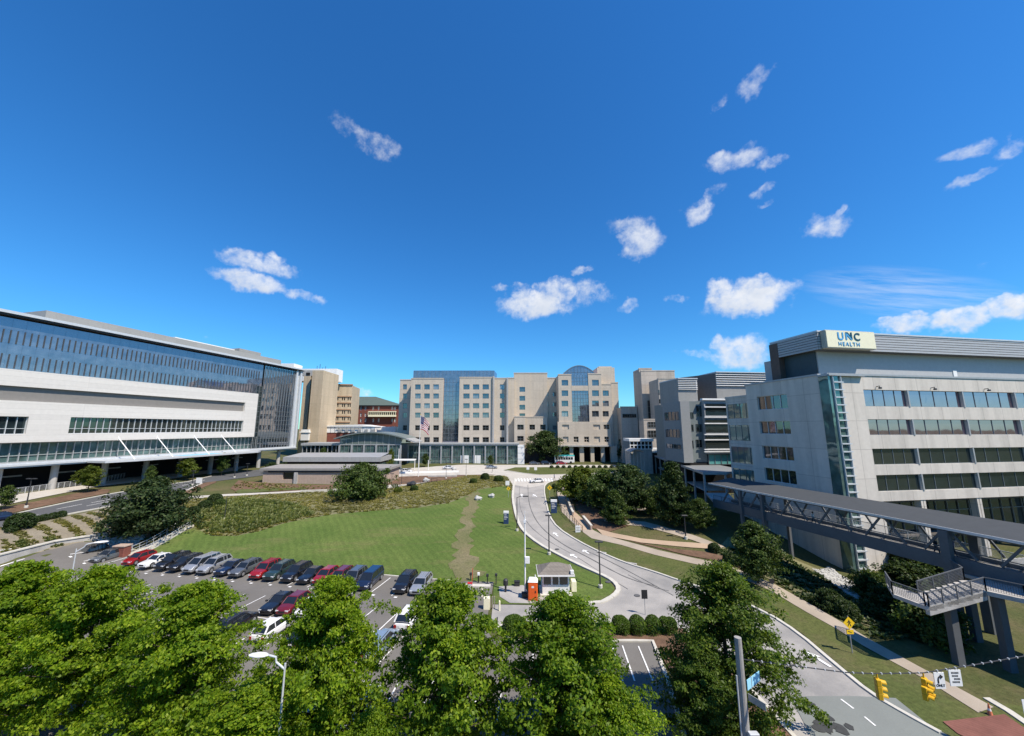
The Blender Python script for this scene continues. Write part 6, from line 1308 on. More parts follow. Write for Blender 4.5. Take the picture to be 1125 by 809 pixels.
def blue_sign(u, vb, vt, wpx, label):
    x, y, z = at(u, vb); h = zt(y,u,vt)-z; w = wpx*y/ray(u,vb)[1]/F; o = empty('wayfinding_sign', label, 'sign', (x,y,z)); m = MB(); m.bbox(-w/2,w/2,-.15,.15,-.1,h*.82,.03); m.build('panel', 'navy', o); m = MB(); m.bbox(-w/2-.03,w/2+.03,-.17,.17,h*.821,h,.03); m.build('header', 'white', o)
    m = MB(); [m.box(-w*.38,w*(.1+.25*((k*7)%3)/2),-.165,-.155,h*(.70-.11*k),h*(.73-.11*k)) for k in range(4)]; m.build('text_lines', 'white', o)
blue_sign(556,575.8,561.5,5.6,'dark blue wayfinding sign with a white top on the lawn left of the road'); blue_sign(608.6,564,549,6.6,'larger dark blue wayfinding sign with a white top on the right of the road')
def diamond(u, vb, vt, label, s=.42, plaque=True, h=None):
    x, y, z = at(u, vb); h = h or zt(y,u,vt)-z; o = empty('crossing_sign', label, 'sign', (x,y,z)); m = MB(); m.tube([(0,0,-.2),(0,0,h)], .04, 8); m.build('post', 'metal', o)
    c = h-s*1.05; D = lambda k, y0, y1: [(0,c-k),(k,c),(0,c+k),(-k,c)]
    m = MB(); m.extr(D(s,0,0), 'y', -.07, -.045); m.build('diamond_panel', 'signyellow', o)
    p = MB(); k = s; q = lambda pts_: p.extr([(a*k,c+b*k) for a,b in pts_], 'y', -.082, -.072)
    q([(.02+.09*math.cos(i*.785),.46+.09*math.sin(i*.785)) for i in range(8)]); q([(-.10,.33),(.10,.33),(.12,-.05),(-.10,-.05)]); q([(-.10,.0),(.02,.0),(-.18,-.5),(-.30,-.46)]); q([(.0,.0),(.12,.0),(.32,-.46),(.20,-.5)]); q([(-.1,.33),(-.06,.22),(-.34,.0),(-.38,.08)]); q([(.08,.33),(.12,.22),(.36,.08),(.34,.0)]); p.build('walker_symbol', 'trim', o)
    if plaque: m = MB(); m.box(-s*.6,s*.6,-.07,-.045,c-s*1.75,c-s*1.08); m.build('plaque', 'signyellow', o); m = MB(); m.extr([(-.2,c-s*1.3),(.12,c-s*1.55),(.14,c-s*1.48),(-.16,c-s*1.23)], 'y', -.082, -.072); m.build('arrow_symbol', 'trim', o)
diamond(936.5,718,677,'yellow diamond walking-person sign with a plaque, on the grass verge by the main road', .52); diamond(604,548,533,'small yellow diamond walking-person sign near the crosswalk, right of the road', .62, False); diamond(558.5,547,534.5,'yellow diamond walking-person sign at the left of the road, by the meadow corner', .5, False)
def plain_sign(name, u, vb, vt, w, h, label, mat='white', back='metal', face=0, lines=0):
    x, y, z = at(u, vb); H_ = zt(y,u,vt)-z; o = empty(name, label, 'sign', (x,y,z), face); m = MB(); m.tube([(0,0,-.2),(0,0,H_)], .035, 8); m.build('post', 'metal', o); m = MB(); m.bbox(-w/2,w/2,-.06,-.04,H_-h,H_,.005); m.build('panel', mat, o)
    if lines: m = MB(); [m.box(-w*.35,w*.35,-.066,-.062,H_-h*(.25+.2*k)-.03,H_-h*(.25+.2*k)+.03) for k in range(lines)]; m.build('text_lines', 'trim', o)
    return o
plain_sign('stop_sign',709,676,648,.65,.9,'dark back of a road sign on a post beyond the clipped hedge bushes','trim'); plain_sign('notice_sign',635,585,577.5,.9,1.3,'white notice sign beside the lower flight of the brick terrace','white',lines=3); plain_sign('notice_sign',849,652,636,.6,.5,'small dark sign on a post on the verge near the upright tree','trim')
plain_sign('notice_sign',588.5,519.5,513.5,1.0,1.0,'white sign on the plaza median, right one'); plain_sign('notice_sign',580,519,513,1.0,1.0,'white sign on the plaza median, left one'); plain_sign('notice_sign',557.5,536.5,528.5,1.1,1.2,'white sign on a post at the meadow corner'); plain_sign('notice_sign',218.5,531.5,525,1.6,1.4,'white board beside the left road, under the glass canopy')
def booth():
    x, y, z = at(611,654); o = empty('guard_booth', 'small white guard booth with a hipped shingle roof at the lot entrance', 'booth', (x,y+1.2,z), R(0)); w, d = 1.65, 1.2
    m = MB(); m.bbox(-w-.3,w+.3,-d-.3,d+.3,-.3,.12,.03); m.build('slab', 'kerb', o)
    m = MB(); hs = [(-w+.15,-w+1.05,1.15,2.15),(-w+1.25,w-1.35,1.15,2.15),(w-1.2,w-.2,1.15,2.15)]; m.wall(-w,w,.121,2.35,hs,-d,.1)
    q = MB(); q.wall(-d,d,.121,2.35,[(-d+.25,d-.25,1.15,2.15)],0,.1); m.add([(w-yy,xx,zz) for xx,yy,zz in q.v], q.f); m.add([(-w+yy,-xx,zz) for xx,yy,zz in q.v], q.f); m.quad((w,d,.121),(-w,d,.121),(-w,d,2.35),(w,d,2.35)); m.build('wall', 'white', o)
    for a, b_, z0, z1 in hs:
        m = MB(); m.quad((a,-d+.08,z0),(b_,-d+.08,z0),(b_,-d+.08,z1),(a,-d+.08,z1)); m.build('window', 'glasslow', o)
    for s in (-1,1): m = MB(); m.quad((s*(w-.08),-d+.25,1.15),(s*(w-.08),d-.25,1.15),(s*(w-.08),d-.25,2.15),(s*(w-.08),-d+.25,2.15)); m.build('window', 'glasslow', o)
    m = MB(); W2, D2 = w+.55, d+.55; m.add([(-W2,-D2,2.42),(W2,-D2,2.42),(W2,D2,2.42),(-W2,D2,2.42),(-.5,0,3.35),(.5,0,3.35)], [(0,1,5,4),(1,2,5),(2,3,4,5),(3,0,4),(0,3,2,1)]); m.build('roof', 'shingle', o)
    m = MB(); m.box(-W2,W2,-D2-.04,-D2,2.28,2.45); m.box(-W2,W2,D2,D2+.04,2.28,2.45); m.box(-W2-.04,-W2,-D2-.04,D2+.04,2.28,2.45); m.box(W2,W2+.04,-D2-.04,D2+.04,2.28,2.45); m.box(-W2,W2,-D2,D2,2.36,2.419); m.build('fascia', 'white', o)
    m = MB(); m.box(w+.1,w+.5,-d-.5,-d-.1,2.5,2.9); m.build('floodlight', 'white', o); m = MB(); m.bbox(w+.35,w+.95,-.6,.4,.12,1.3,.05); m.build('meter_box', 'cream', o)
booth()
def toilet():
    x, y, z = at(585.5,658.5); o = empty('portable_toilet', 'bright orange portable toilet with a white roof beside the guard booth', 'toilet', (x,y,z), R(-4)); w = .56
    m = MB(); m.bbox(-w,w,-w,w,.08,2.05,.05); m.build('cabin', 'orange', o); m = MB(); m.bbox(-w-.02,w+.02,-w-.02,w+.02,0,.079,.02); m.build('skid', 'trim', o)
    m = MB(); vs = [(-w-.04,-w-.04,2.051),(w+.04,-w-.04,2.051),(w+.04,w+.04,2.051),(-w-.04,w+.04,2.051),(-w*.75,-w*.6,2.34),(w*.75,-w*.6,2.34),(w*.75,w*.6,2.34),(-w*.75,w*.6,2.34)]; m.add(vs, [(0,3,2,1),(4,5,6,7),(0,1,5,4),(1,2,6,5),(2,3,7,6),(3,0,4,7)]); m.tube([(.3,.25,2.3),(.3,.25,2.6)], .06, 8); m.build('roof', 'white', o)
    m = MB(); m.box(-w*.78,w*.78,-w-.03,-w-.004,.2,1.9); d = m.build('door', M('orange_door', (.68,.11,.02), .5, .05), o); m = MB(); m.box(.26,.38,-w-.07,-w-.031,.95,1.15); m.build('handle', 'trim', d); m = MB(); m.box(-.14,.14,-w-.04,-w-.031,1.45,1.65); m.build('door_sign', 'white', d)
toilet()
def bollard(u, vb, vt, label, mat, r=.08, top=None):
    x, y, z = at(u, vb); h = zt(y,u,vt)-z; o = empty('bollard', label, 'bollard', (x,y,z)); m = MB(); m.lathe([(r,-.2),(r,h-.06),(r*.7,h)], 12); m.build('post', mat, o)
    if top: m = MB(); m.bbox(-.16,.16,-.14,.14,h,h+.3,.03); m.build('head', top, o)
bollard(517,638,632,'short post with a dark head at the left end of the gate island','darkmetal',.06,'darkmetal'); bollard(525.6,640.5,632,'black and white striped post behind the gate island','black',.08,'white'); bollard(535.4,641.5,633.5,'dark post at the right end of the gate island','darkmetal',.06,'darkmetal'); bollard(545,642.5,633,'dark keypad post on the grass edge right of the gate island','darkmetal',.06,'darkmetal')
bollard(529.3,656,645.5,'pale bollard in the middle of the gate lane','cream',.1); bollard(548.7,671.5,660,'pale bollard nearest the hedge island, in the gate lane','cream',.1); bollard(546.2,690,678,'dark thin bollard on the hedge island kerb','darkmetal',.06); bollard(559.4,696,683,'pale thin post in front of the lone hedge bush','wood',.06)
def gate():
    x, y, z = at(516,652); o = empty('barrier_gate', 'white parking barrier cabinet with a red folded arm on the gate island', 'barrier', (x,y,z)); m = MB(); m.bbox(-.25,.25,-.2,.2,-.1,1.15,.03); m.build('cabinet', 'white', o); m = MB(); m.beam((.28,-.12,.7),(.34,-.12,2.9),.1,.05); m.build('arm', 'red', o); m = MB(); m.bbox(-.28,.28,-.23,.23,1.151,1.22,.02); m.build('lid', 'red', o)
    a, b_ = at(511,644), at(539,644.5); s = empty('gate_island', 'narrow raised pale kerb island between the lot gates', 'kerb island', a); m = MB(); m.prism([(0,-.45),(b_[0]-a[0],b_[1]-a[1]-.45),(b_[0]-a[0],b_[1]-a[1]+.3),(0,.3)], -.1, .17); m.build('island_slab', 'kerb', s)
    x, y, z = at(536.5,669); o = empty('crash_barrel', 'stack of pale yellow striped barrier panels at the end of the gate lane', 'barrier', (x,y,z)); m = MB(); m.bbox(-.55,.15,-.3,.3,0,1.2,.04); m.build('panel_block', 'cream', o)
    for k in range(3): m = MB(); m.box(.2+k*.22,.3+k*.22,-.05,.05,0,1.3); m.build('slat', 'wood', o)
    x, y, z = at(555.5,651); o = empty('parking_meter', 'dark ticket post on the pale worn paving left of the white pole', 'ticket post', (x,y,z)); m = MB(); m.lathe([(.12,-.1),(.12,.8),(.3,.85),(.3,1.4),(.15,1.55)], 12); m.build('post_body', 'darkmetal', o)
    for u, v, l in ((568,644,'dark utility box on the ground left of the white pole'),(576.5,657,'dark cabinet at the foot of the white pole')):
        x, y, z = at(u, v); o = empty('utility_box', l, 'box', (x,y,z)); m = MB(); m.bbox(-.35,.35,-.25,.25,-.1,.55,.05); m.build('cabinet', 'darkmetal', o); m = MB(); m.bbox(-.38,.38,-.28,.28,.551,.61,.02); m.build('lid', 'trim', o)
drape('worn_paving', W([(548,645),(575,643.5),(583,655),(600,656),(598,664),(560,663),(549,656)]), M('pale_worn_paving', (.32,.31,.29), .9, .16, .5), .06, 1)
gate()
def utility():
    o = empty('utility_pole', 'wooden utility pole with a grey box, in front of the large dark maple', 'utility pole', (13.15,24,0)); m = MB(); m.tube([(0,0,-.3),(0,0,4),(.02,0,7.95)], [.24,.22,.19], 14); m.build('pole', M('pale_grey_wood', (.30,.29,.27), .85, .15, 1.2), o); m = MB(); m.tube([(-.27,-.05,0),(-.27,-.05,6.0)], .045, 8); m.build('conduit', 'lightmetal', o)
    m = MB(); m.bbox(-.05,.5,-.5,-.23,2.75,3.35,.03); m.build('cabinet', 'lightmetal', o); m = MB(); [m.box(.0,.22,-.05,.05,z,z+.08) for z in (7.0,7.2,5.4)]; m.build('bracket', 'metal', o)
    s = empty('street_name_sign', 'pale blue street name blade fixed to the wooden utility pole', 'sign', (13.42,23.9,5.25), R(34)); m = MB(); m.box(0,1.5,-.015,.015,0,.52); m.build('blade', 'skyblue', s); m = MB(); m.box(.46,.5,-.03,.03,-.05,.57); m.build('strap', 'metal', s)
    s = empty('street_name_sign', 'second street name blade seen edge-on just below the pale blue one', 'sign', (13.42,23.9,4.75), R(-62)); m = MB(); m.box(0,.95,-.015,.015,0,.36); m.build('blade', 'metal', s)
utility()
WIRE = [(13.3,24.0,6.8),(17.0,24.5,6.13),(19.6,24.5,5.82),(21.4,24.5,5.76),(24.2,24.5,5.8),(26.0,24.5,6.05),(27.6,24.5,6.28),(30.3,24.6,6.62),(33,24.7,6.95)]
def wz(x):
    for a, b_ in zip(WIRE, WIRE[1:]):
        if a[0] <= x <= b_[0]: t = (x-a[0])/(b_[0]-a[0]); return a[1]+(b_[1]-a[1])*t, a[2]+(b_[2]-a[2])*t
def signals():
    o = empty('span_wire', 'dark span wire with pale ties strung across the road from the wooden utility pole', 'wire', WIRE[0]); m = MB(); m.tube([(x-13.3,y-24,z-6.8) for x,y,z in WIRE], .028, 6); m.build('cable', 'darkmetal', o)
    m = MB(); x = 14.0
    while x < 32.6: y, z = wz(x); m.box(x-13.3-.03,x-13.3+.03,y-24-.045,y-24+.045,z-6.8-.035,z-6.8+.045); x += .55
    m.build('cable_ties', 'lightmetal', o)
    p = empty('utility_pole', 'pole holding the far end of the span wire beyond the right edge', 'utility pole', (33,24.7,H(33,24.7))); m = MB(); m.tube([(0,0,-.3),(0,0,8)], [.22,.17], 12); m.build('pole', 'wood', p)
    def head(px, z0, n, nm, label, cluster=False, face=0):
        y, z = wz(px); s = empty('traffic_signal', label, 'traffic signal', (px,y,z), face); m = MB(); m.tube([(0,0,0),(0,0,-.25)], .04, 8); m.build('hanger', 'yellow', s)
        cells = [(0,-.25)]+[(-.2,-.62),(.2,-.62),(-.2,-.97),(.2,-.97)] if cluster else [(0,-.25-.35*k) for k in range(3)]
        for cx, cz in cells:
            m = MB(); m.bbox(cx-.175,cx+.175,-.12,.12,cz-.345,cz,.03); c = m.build('signal_section', 'yellow', s)
            for sy in (-1,):
                k = 12; vis = MB(); ring = lambda rr, yy, dz=0: [(cx+rr*math.cos(math.pi*i/(k-1)),yy,cz-.175+rr*math.sin(math.pi*i/(k-1))+dz) for i in range(k)]
                vis.add(ring(.145,-.121)+ring(.15,-.36,-.03), [(i,i+1,k+i+1,k+i) for i in range(k-1)]); vis.build('visor', 'yellow', c)
                le = MB(); le.add([(cx+.125*math.cos(2*math.pi*i/16),-.125,cz-.175+.125*math.sin(2*math.pi*i/16)) for i in range(16)], [tuple(range(15,-1,-1))]); le.build('lens', 'black', c)
    head(21.42,0,3,'s','single three-section yellow traffic signal on the span wire, seen from the side',False,R(70)); head(24.15,0,5,'d','five-section yellow cluster traffic signal on the span wire, next to the hanging signs',True,R(35))
    def hang(px, w, h, label, name):
        y, z = wz(px); s = empty(name, label, 'sign', (px,y,z-.08)); m = MB(); m.bbox(-w/2,w/2,-.02,.02,-h,0,.01); m.build('panel', 'white', s); m = MB(); [m.tube([(q*w*.3,0,-.02),(q*w*.3,0,.1)], .02, 6) for q in (-1,1)]; m.build('hanger', 'metal', s); return s
    s = hang(25.05,.62,.86,'white hanging sign with a black right-turn arrow and the word ONLY','turn_sign'); m = MB()
    pts_ = [(-.10,-.56),(-.10,-.36),(-.07,-.27),(.0,-.22),(.07,-.215)]; m.tube([(a,-.03,b_) for a,b_ in pts_], .033, 6); m.extr([(.05,-.10),(.20,-.215),(.05,-.33)], 'y', -.05, -.025); m.build('arrow', 'trim', s)
    def text(txt, x, z, size, name, parent):
        cu = bpy.data.curves.new(name, 'FONT'); cu.body = txt; cu.size = size; cu.extrude = .004; cu.align_x = 'CENTER'; cu.offset = size*.02; t = bpy.data.objects.new(name, cu); COL.objects.link(t); dg = bpy.context.evaluated_depsgraph_get(); me = bpy.data.meshes.new_from_object(t.evaluated_get(dg)); bpy.data.objects.remove(t)
        me.transform(Matrix.Translation((x,-.03,z)) @ Matrix.Rotation(R(90),4,'X')); me.materials.clear(); me.materials.append(mt['trim']); link(name, me, parent)
    text('ONLY', 0, -.745, .19, 'lettering', s)
    s = hang(26.0,.72,.86,'white hanging sign with four lines of small black text, right of the arrow sign','text_sign'); m = MB()
    for k, (a, b_) in enumerate(((-.22,.22),(-.2,.16),(-.1,.22),(-.22,.2))):
        z = -.16-.16*k; x = a
        while x < b_: m.box(x,x+.05,-.026,-.021,z-.045,z+.045); x += .075
    m.build('text_lines', 'trim', s)
    y, z = 24.6, 0
    s = empty('traffic_signal', 'small yellow signal top just visible at the bottom edge below the grey pole box', 'traffic signal', (13.62,23.6,2.1), R(20)); m = MB(); m.bbox(-.18,.18,-.15,.15,0,.5,.04); m.build('signal_section', 'yellow', s); m = MB(); m.tube([(0,0,.25),(-.45,.3,.25)], .04, 6); m.build('bracket', 'trim', s)
    x, y, z = at(1088,786); c = empty('traffic_cone', 'pale orange traffic cone at the edge of the red brick paving', 'cone', (x,y,z)); m = MB(); m.bbox(-.2,.2,-.2,.2,0,.05,.02); m.build('base', 'trim', c); m = MB(); m.lathe([(.15,.05),(.1,.3)], 12); m.lathe([(.075,.45),(.03,.75)], 12); m.build('cone_body', M('cone_orange', (.6,.2,.1), .6, .1), c); m = MB(); m.lathe([(.1,.3),(.075,.45)], 12); m.build('collar', 'white', c)
    x, z = ony(1124,780,25.5); s = empty('notice_sign', 'white sign cut by the right edge at the bottom of the photo', 'sign', (x+.35,25.5,H(x,25.5))); zc = z-H(x,25.5); m = MB(); m.tube([(0,0,0),(0,0,zc+.6)], .04, 6); m.build('post', 'metal', s); m = MB(); m.bbox(-.4,.4,-.06,-.042,zc-.7,zc+.6,.01); m.build('panel', 'white', s)
signals()
for u, v, r, lab in [(525,549.5,.75,'pale boulder lower left of a pair at the head of the worn track'),(540,546.5,.7,'pale boulder upper right of a pair at the lawn corner'),(452,534.5,1.1,'dark rounded boulder on the plaza path beside the light shrubs'),(468,529.5,.9,'pale leaning boulder on the plaza bed'),(499,516.5,.8,'white stone planter block in front of the colonnade')]:
    x, y, z = at(u, v); g = random.Random(int(u)); o = empty('boulder', lab, 'boulder', (x,y,z)); bm = bmesh.new(); bmesh.ops.create_icosphere(bm, subdivisions=3, radius=r)
    for w in bm.verts:
        n = 1+.22*math.sin(w.co.x*4/r+g.random()*.2+u)+.18*math.sin(w.co.y*5/r+u*2)+.1*math.sin(w.co.z*7/r); w.co = w.co*n; w.co.z = w.co.z*.75+r*.45
    me = bpy.data.meshes.new('stone'); bm.to_mesh(me); bm.free(); me.materials.append(mt['darkmetal' if 'dark' in lab else 'rock']); link('stone', me, o)
# ================================================================== PEOPLE
def person(loc, face, label, top, bottom, stride=.22, s=1.0):
    """one skinned body: hips, spine, neck, head, arms with hands and legs in mid stride"""
    V, E, RD = [], [], []
    def v(x, y, z, r, p=None):
        V.append((x,y,z)); RD.append(r)
        if p is not None: E.append((p,len(V)-1))
        return len(V)-1
    hip = v(0,0,.94,.14); wa = v(0,.0,1.12,.125,hip); ch = v(0,.01,1.34,.15,wa); nk = v(0,.0,1.50,.06,ch); hd = v(0,-.02,1.60,.085,nk); v(0,-.02,1.70,.085,hd)
    for sd in (-1,1):
        k = sd*stride; h = v(sd*.09,0,.90,.095,hip); kn = v(sd*.1,-k*.6-.03,.50,.062,h); an = v(sd*.1,-k*.9+.05,.10,.042,kn); v(sd*.11,-k*.9-.12,.045,.035,an)
        sh = v(sd*.19,.01,1.42,.06,ch); el = v(sd*.24,k*.5+.04,1.15,.043,sh); wr = v(sd*.25,k*.9-.06,.92,.03,el); pm = v(sd*.25,k*1.0-.08,.85,.034,wr)
        for i, l in enumerate((.075,.085,.08,.065)): v(sd*.25+sd*.004,k*1.0-.115+i*.022,.85-l,.009,pm)
        v(sd*.235,k*1.0-.13,.82,.010,pm)
    me = bpy.data.meshes.new('skeleton'); me.from_pydata(V, E, []); o = bpy.data.objects.new('skeleton', me); COL.objects.link(o)
    md = o.modifiers.new('Skin','SKIN'); o.modifiers.new('Sub','SUBSURF').levels = 1
    for i, r in enumerate(RD): me.skin_vertices[0].data[i].radius = (r, r)
    me.skin_vertices[0].data[0].use_root = True
    dg = bpy.context.evaluated_depsgraph_get(); b = bpy.data.meshes.new_from_object(o.evaluated_get(dg)); bpy.data.objects.remove(o)
    b.materials.clear()
    for m_ in (bottom, top, 'skin', 'trim'): b.materials.append(mt[m_])
    for f in b.polygons:
        c = f.center; f.use_smooth = True
        f.material_index = 2 if c.z > 1.50 or (abs(c.x) > .2 and c.z < 1.0) else (1 if c.z > .97 or abs(c.x) > .19 and c.z > 1.0 else (3 if c.z < .09 else 0))
    root = empty('person', label, 'person', loc, face); root.scale = (s,s,s); body = link('body', b, root)
    m = MB(); m.lathe([(.088,1.60),(.103,1.67),(.095,1.74),(.05,1.79),(.01,1.80)], 14, (0,.005)); h = m.build('hair', 'hair', root, smooth=True)
    m = MB(); m.add([(-.012,-.112,1.635),(.012,-.112,1.635),(.014,-.108,1.60),(-.014,-.108,1.60),(0,-.135,1.605)], [(0,1,4),(1,2,4),(2,3,4),(3,0,4)]); m.build('nose', 'skin', root)
    m = MB(); [m.box(sx*.034-.012,sx*.034+.012,-.109,-.095,1.635,1.648) for sx in (-1,1)]; m.build('eyes', 'trim', root)
fa = math.atan2(BD.y, BD.x)+math.pi/2
person(bpt(BL-14.3,1.3,6.95), fa, 'person in dark clothes walking on the footbridge, left of the big pier', 'cloth1', 'cloth1'); person(bpt(BL-5.5,1.2,6.95), fa+.2, 'person in dark clothes on the footbridge near the right edge', 'cloth1', 'cloth2'); person(bpt(BL-13.6,2.4,6.95), fa+3.0, 'person in a blue top walking beside another on the footbridge', 'cloth2', 'cloth1'); person(bpt(BL-27,1.5,6.95), fa, 'person in a pale top far along the footbridge', 'cloth3', 'cloth1')
x, y, z = at(609,527.5); person((x,y,z+.05), R(60), 'person in dark clothes standing at the right end of the crosswalk', 'cloth2', 'cloth1')
x, y, z = at(711,518); person((x,y,z+.05), R(0), 'person in blue clothes by the covered walkway', 'cloth2', 'cloth2')
# ================================================================== SKY, SUN, CAMERA
S = Vector((1,-.75,1.75)).normalized(); EL = math.asin(S.z)
world = bpy.data.worlds.new('World'); SC.world = world; world.use_nodes = True; nt = world.node_tree; nt.nodes.clear()
N = nt.nodes.new; K = nt.links.new
out = N('ShaderNodeOutputWorld'); bg = N('ShaderNodeBackground'); sky = N('ShaderNodeTexSky'); sky.sky_type = 'NISHITA'; sky.sun_disc = False; sky.sun_elevation = EL; sky.sun_rotation = math.atan2(S.x, S.y)
sky.altitude = 100; sky.air_density = 1.15; sky.dust_density = .15; sky.ozone_density = 3.2
hs = N('ShaderNodeHueSaturation'); hs.inputs['Saturation'].default_value = 1.2; hs.inputs['Value'].default_value = 1.0; hs.inputs['Hue'].default_value = .5; K(sky.outputs[0], hs.inputs['Color'])
gain = N('ShaderNodeMix'); gain.data_type = 'RGBA'; gain.blend_type = 'MULTIPLY'; gain.inputs[0].default_value = 1; K(hs.outputs[0], gain.inputs[6]); gain.inputs[7].default_value = (.38,.86,1.18,1)
tc = N('ShaderNodeTexCoord'); D = tc.outputs['Generated']
def vm(op, a, b=None):
    n = N('ShaderNodeVectorMath'); n.operation = op
    for i, x in enumerate((a, b)):
        if x is None: continue
        if isinstance(x, (tuple, Vector)): n.inputs[i].default_value = tuple(x)
        else: K(x, n.inputs[i])
    return n.outputs['Value'] if op in ('DOT_PRODUCT','LENGTH') else n.outputs['Vector']
def mm(op, a, b=None, clamp=False):
    n = N('ShaderNodeMath'); n.operation = op; n.use_clamp = clamp
    for i, x in enumerate((a, b)):
        if x is None: continue
        if isinstance(x, (int, float)): n.inputs[i].default_value = x
        else: K(x, n.inputs[i])
    return n.outputs[0]
def tn(vec, scale, detail, rough=.6, col=False):
    n = N('ShaderNodeTexNoise'); n.inputs['Scale'].default_value = scale; n.inputs['Detail'].default_value = detail; n.inputs['Roughness'].default_value = rough; K(vec, n.inputs['Vector']); return n.outputs[1 if col else 0]
w1 = vm('SUBTRACT', tn(D, 14, 4, .6, True), (.5,.5,.5)); sc_ = N('ShaderNodeVectorMath'); sc_.operation = 'SCALE'; K(w1, sc_.inputs[0]); sc_.inputs['Scale'].default_value = .07
DW = vm('ADD', D, sc_.outputs[0])
def rv(u, v): return Vector(ray(u, v)).normalized()
CL = [ # centre u, v, semi-axes, tilt (deg, + = right end up), density
 (383,136,22,15,-35,.62),(412,160,32,15,-22,.72),(290,292,44,12,-12,.95),(275,309,44,11,-8,.95),(338,325,24,8,0,.8),(590,336,46,15,4,1.05),(607,320,26,13,20,.95),(648,322,26,15,-12,.7),(640,295,17,6,15,.72),(565,315,22,6,0,.68),(690,338,14,7,20,.68),(742,328,17,6,15,.7),
 (702,264,24,20,-10,.85),(692,246,26,10,0,.6),(766,232,20,15,10,.8),(776,213,26,8,20,.6),(808,177,32,13,-4,.75),(818,163,18,6,30,.5),(846,180,18,8,10,.68),(838,210,19,6,25,.66),(828,92,22,11,25,.65),(793,115,13,7,30,.62),(905,249,28,16,12,.85),(893,265,12,4,25,.4),
 (826,328,54,19,8,1.1),(834,314,26,15,0,1.0),(812,388,34,17,10,.95),(775,388,44,7,-4,.5),(990,358,44,10,6,1.0),(1058,350,44,13,10,1.05),(1112,338,34,15,10,1.1),(1114,160,30,13,28,.8),(1074,194,42,8,32,.7),(1066,164,26,9,-15,.65),(398,430,12,6,0,.9),(1100,285,60,6,8,.22),(10,341,14,3,-8,.6),(235,378,30,4,-6,.5),(300,93,9,5,-20,.2),(843,224,12,4,20,.6)]
_g = random.Random(5); CL2 = []
for u, v, a, b, tilt, k in CL:
    CL2.append((u, v, a, b, tilt, k))
    if k >= .75 and a >= 20:
        t = R(tilt)
        for j in range(2 if k >= .9 else 1):
            o = _g.uniform(-.75,.75)*a; h = _g.uniform(.1,.75)*b; CL2.append((u+o*math.cos(t)-h*math.sin(t)*0, v-o*math.sin(t)-h, a*_g.uniform(.22,.38), b*_g.uniform(.5,.8), _g.uniform(-25,25), k*_g.uniform(.75,1.0)))
CL = CL2; dens_ = None; low = None
for u, v, a, b, tilt, k in CL:
    c = rv(u, v); t = R(tilt); A = rv(u+a*math.cos(t), v-a*math.sin(t))-c; B = rv(u+b*math.sin(t), v+b*math.cos(t))-c
    A -= c*A.dot(c); B -= c*B.dot(c); A *= 1.118; B *= 1.118
    p = vm('DOT_PRODUCT', DW, A/A.length_squared); q = vm('DOT_PRODUCT', DW, B/B.length_squared)
    r2 = mm('ADD', mm('MULTIPLY', p, p), mm('MULTIPLY', q, q))
    e = mm('MULTIPLY', mm('SUBTRACT', 1.27, r2, True), k)
    sh = mm('MULTIPLY', e, mm('ADD', mm('MULTIPLY', q, .5), .5, True))
    dens_ = e if dens_ is None else mm('MAXIMUM', dens_, e); low = sh if low is None else mm('MAXIMUM', low, sh)
nz = mm('ADD', mm('MULTIPLY', tn(D, 19, 9, .62), .62), mm('MULTIPLY', tn(D, 55, 6, .6), .38)); nb = tn(D, 9, 4, .5)
d0 = mm('ADD', dens_, mm('MULTIPLY', mm('SUBTRACT', nz, .5), 2.5)); d0 = mm('ADD', d0, mm('MULTIPLY', mm('SUBTRACT', nb, .5), .9))
dens_ = mm('MULTIPLY', dens_, mm('GREATER_THAN', vm('DOT_PRODUCT', D, (0,1,0)), .02)); has = mm('MULTIPLY', dens_, 3.0, True)
cov = N('ShaderNodeMapRange'); cov.interpolation_type = 'SMOOTHSTEP'; K(d0, cov.inputs[0]); cov.inputs[1].default_value = .27; cov.inputs[2].default_value = 1.35
cover = mm('MULTIPLY', mm('MULTIPLY', cov.outputs[0], has), mm('ADD', mm('MULTIPLY', dens_, .55), .42, True))
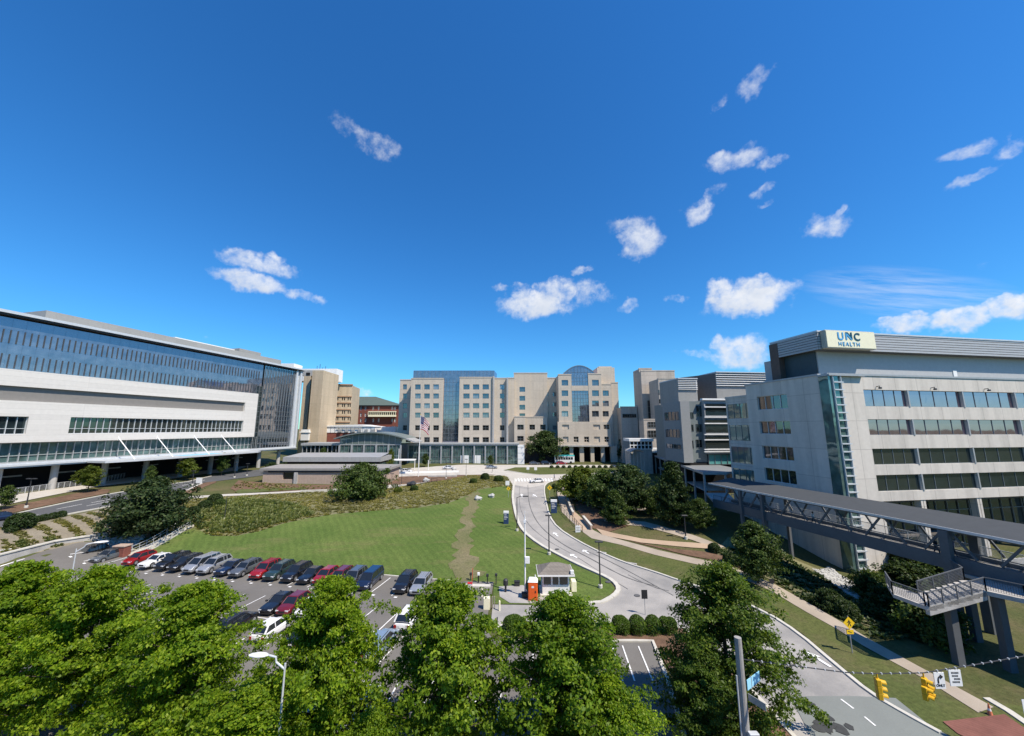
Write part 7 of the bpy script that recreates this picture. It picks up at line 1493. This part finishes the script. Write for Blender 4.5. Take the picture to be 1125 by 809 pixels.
# thin cirrus veil low on the right
c = rv(990,322); A = rv(1130,295)-c; B = rv(980,350)-c; A -= c*A.dot(c); B -= c*B.dot(c)
p = vm('DOT_PRODUCT', D, A/A.length_squared); q = vm('DOT_PRODUCT', D, B/B.length_squared); r2 = mm('ADD', mm('MULTIPLY', p, p), mm('MULTIPLY', q, q))
cb = N('ShaderNodeCombineXYZ'); K(mm('MULTIPLY', p, .8), cb.inputs[0]); K(mm('MULTIPLY', q, 2.4), cb.inputs[1])
veil = mm('MULTIPLY', mm('MULTIPLY', mm('SUBTRACT', 1.1, r2, True), mm('GREATER_THAN', vm('DOT_PRODUCT', D, c), .5)), mm('MULTIPLY', mm('SUBTRACT', tn(cb.outputs[0], 1.6, 7, .62), .36), 1.0, True))
cover = mm('MAXIMUM', cover, mm('MULTIPLY', veil, 1.1, True))
ccol = N('ShaderNodeMix'); ccol.data_type = 'RGBA'; K(mm('MULTIPLY', mm('ADD', low, mm('MULTIPLY', mm('SUBTRACT', nb, .5), 1.6)), .9, True), ccol.inputs[0]); ccol.inputs[6].default_value = (6.7,6.8,7.05,1); ccol.inputs[7].default_value = (4.3,4.8,5.7,1)
mx = N('ShaderNodeMix'); mx.data_type = 'RGBA'; K(cover, mx.inputs[0]); K(gain.outputs[2], mx.inputs[6]); K(ccol.outputs[2], mx.inputs[7])
K(mx.outputs[2], bg.inputs[0]); bg.inputs[1].default_value = .1; K(bg.outputs[0], out.inputs[0])
sun = bpy.data.lights.new('sun', 'SUN'); sun.energy = 4.7; sun.angle = R(.53); sun.color = (1,.90,.77); so = bpy.data.objects.new('sun', sun); COL.objects.link(so); so.rotation_euler = S.to_track_quat('Z','Y').to_euler(); so.location = (60,-20,90)
cam = bpy.data.cameras.new('camera'); cam.sensor_fit = 'HORIZONTAL'; cam.sensor_width = 36; cam.lens = 36*F/1125; cam.clip_end = 6000; cam.clip_start = .2
co = bpy.data.objects.new('camera', cam); COL.objects.link(co); co.location = (0,0,CZ); co.rotation_euler = (R(90)+P,0,0); SC.camera = co
SC.view_settings.view_transform = 'Standard'; SC.view_settings.look = 'None'; SC.view_settings.exposure = .55; SC.view_settings.gamma = 1; SC.view_settings.use_curve_mapping = False
SC.cycles.max_bounces = 6; SC.cycles.transparent_max_bounces = 4
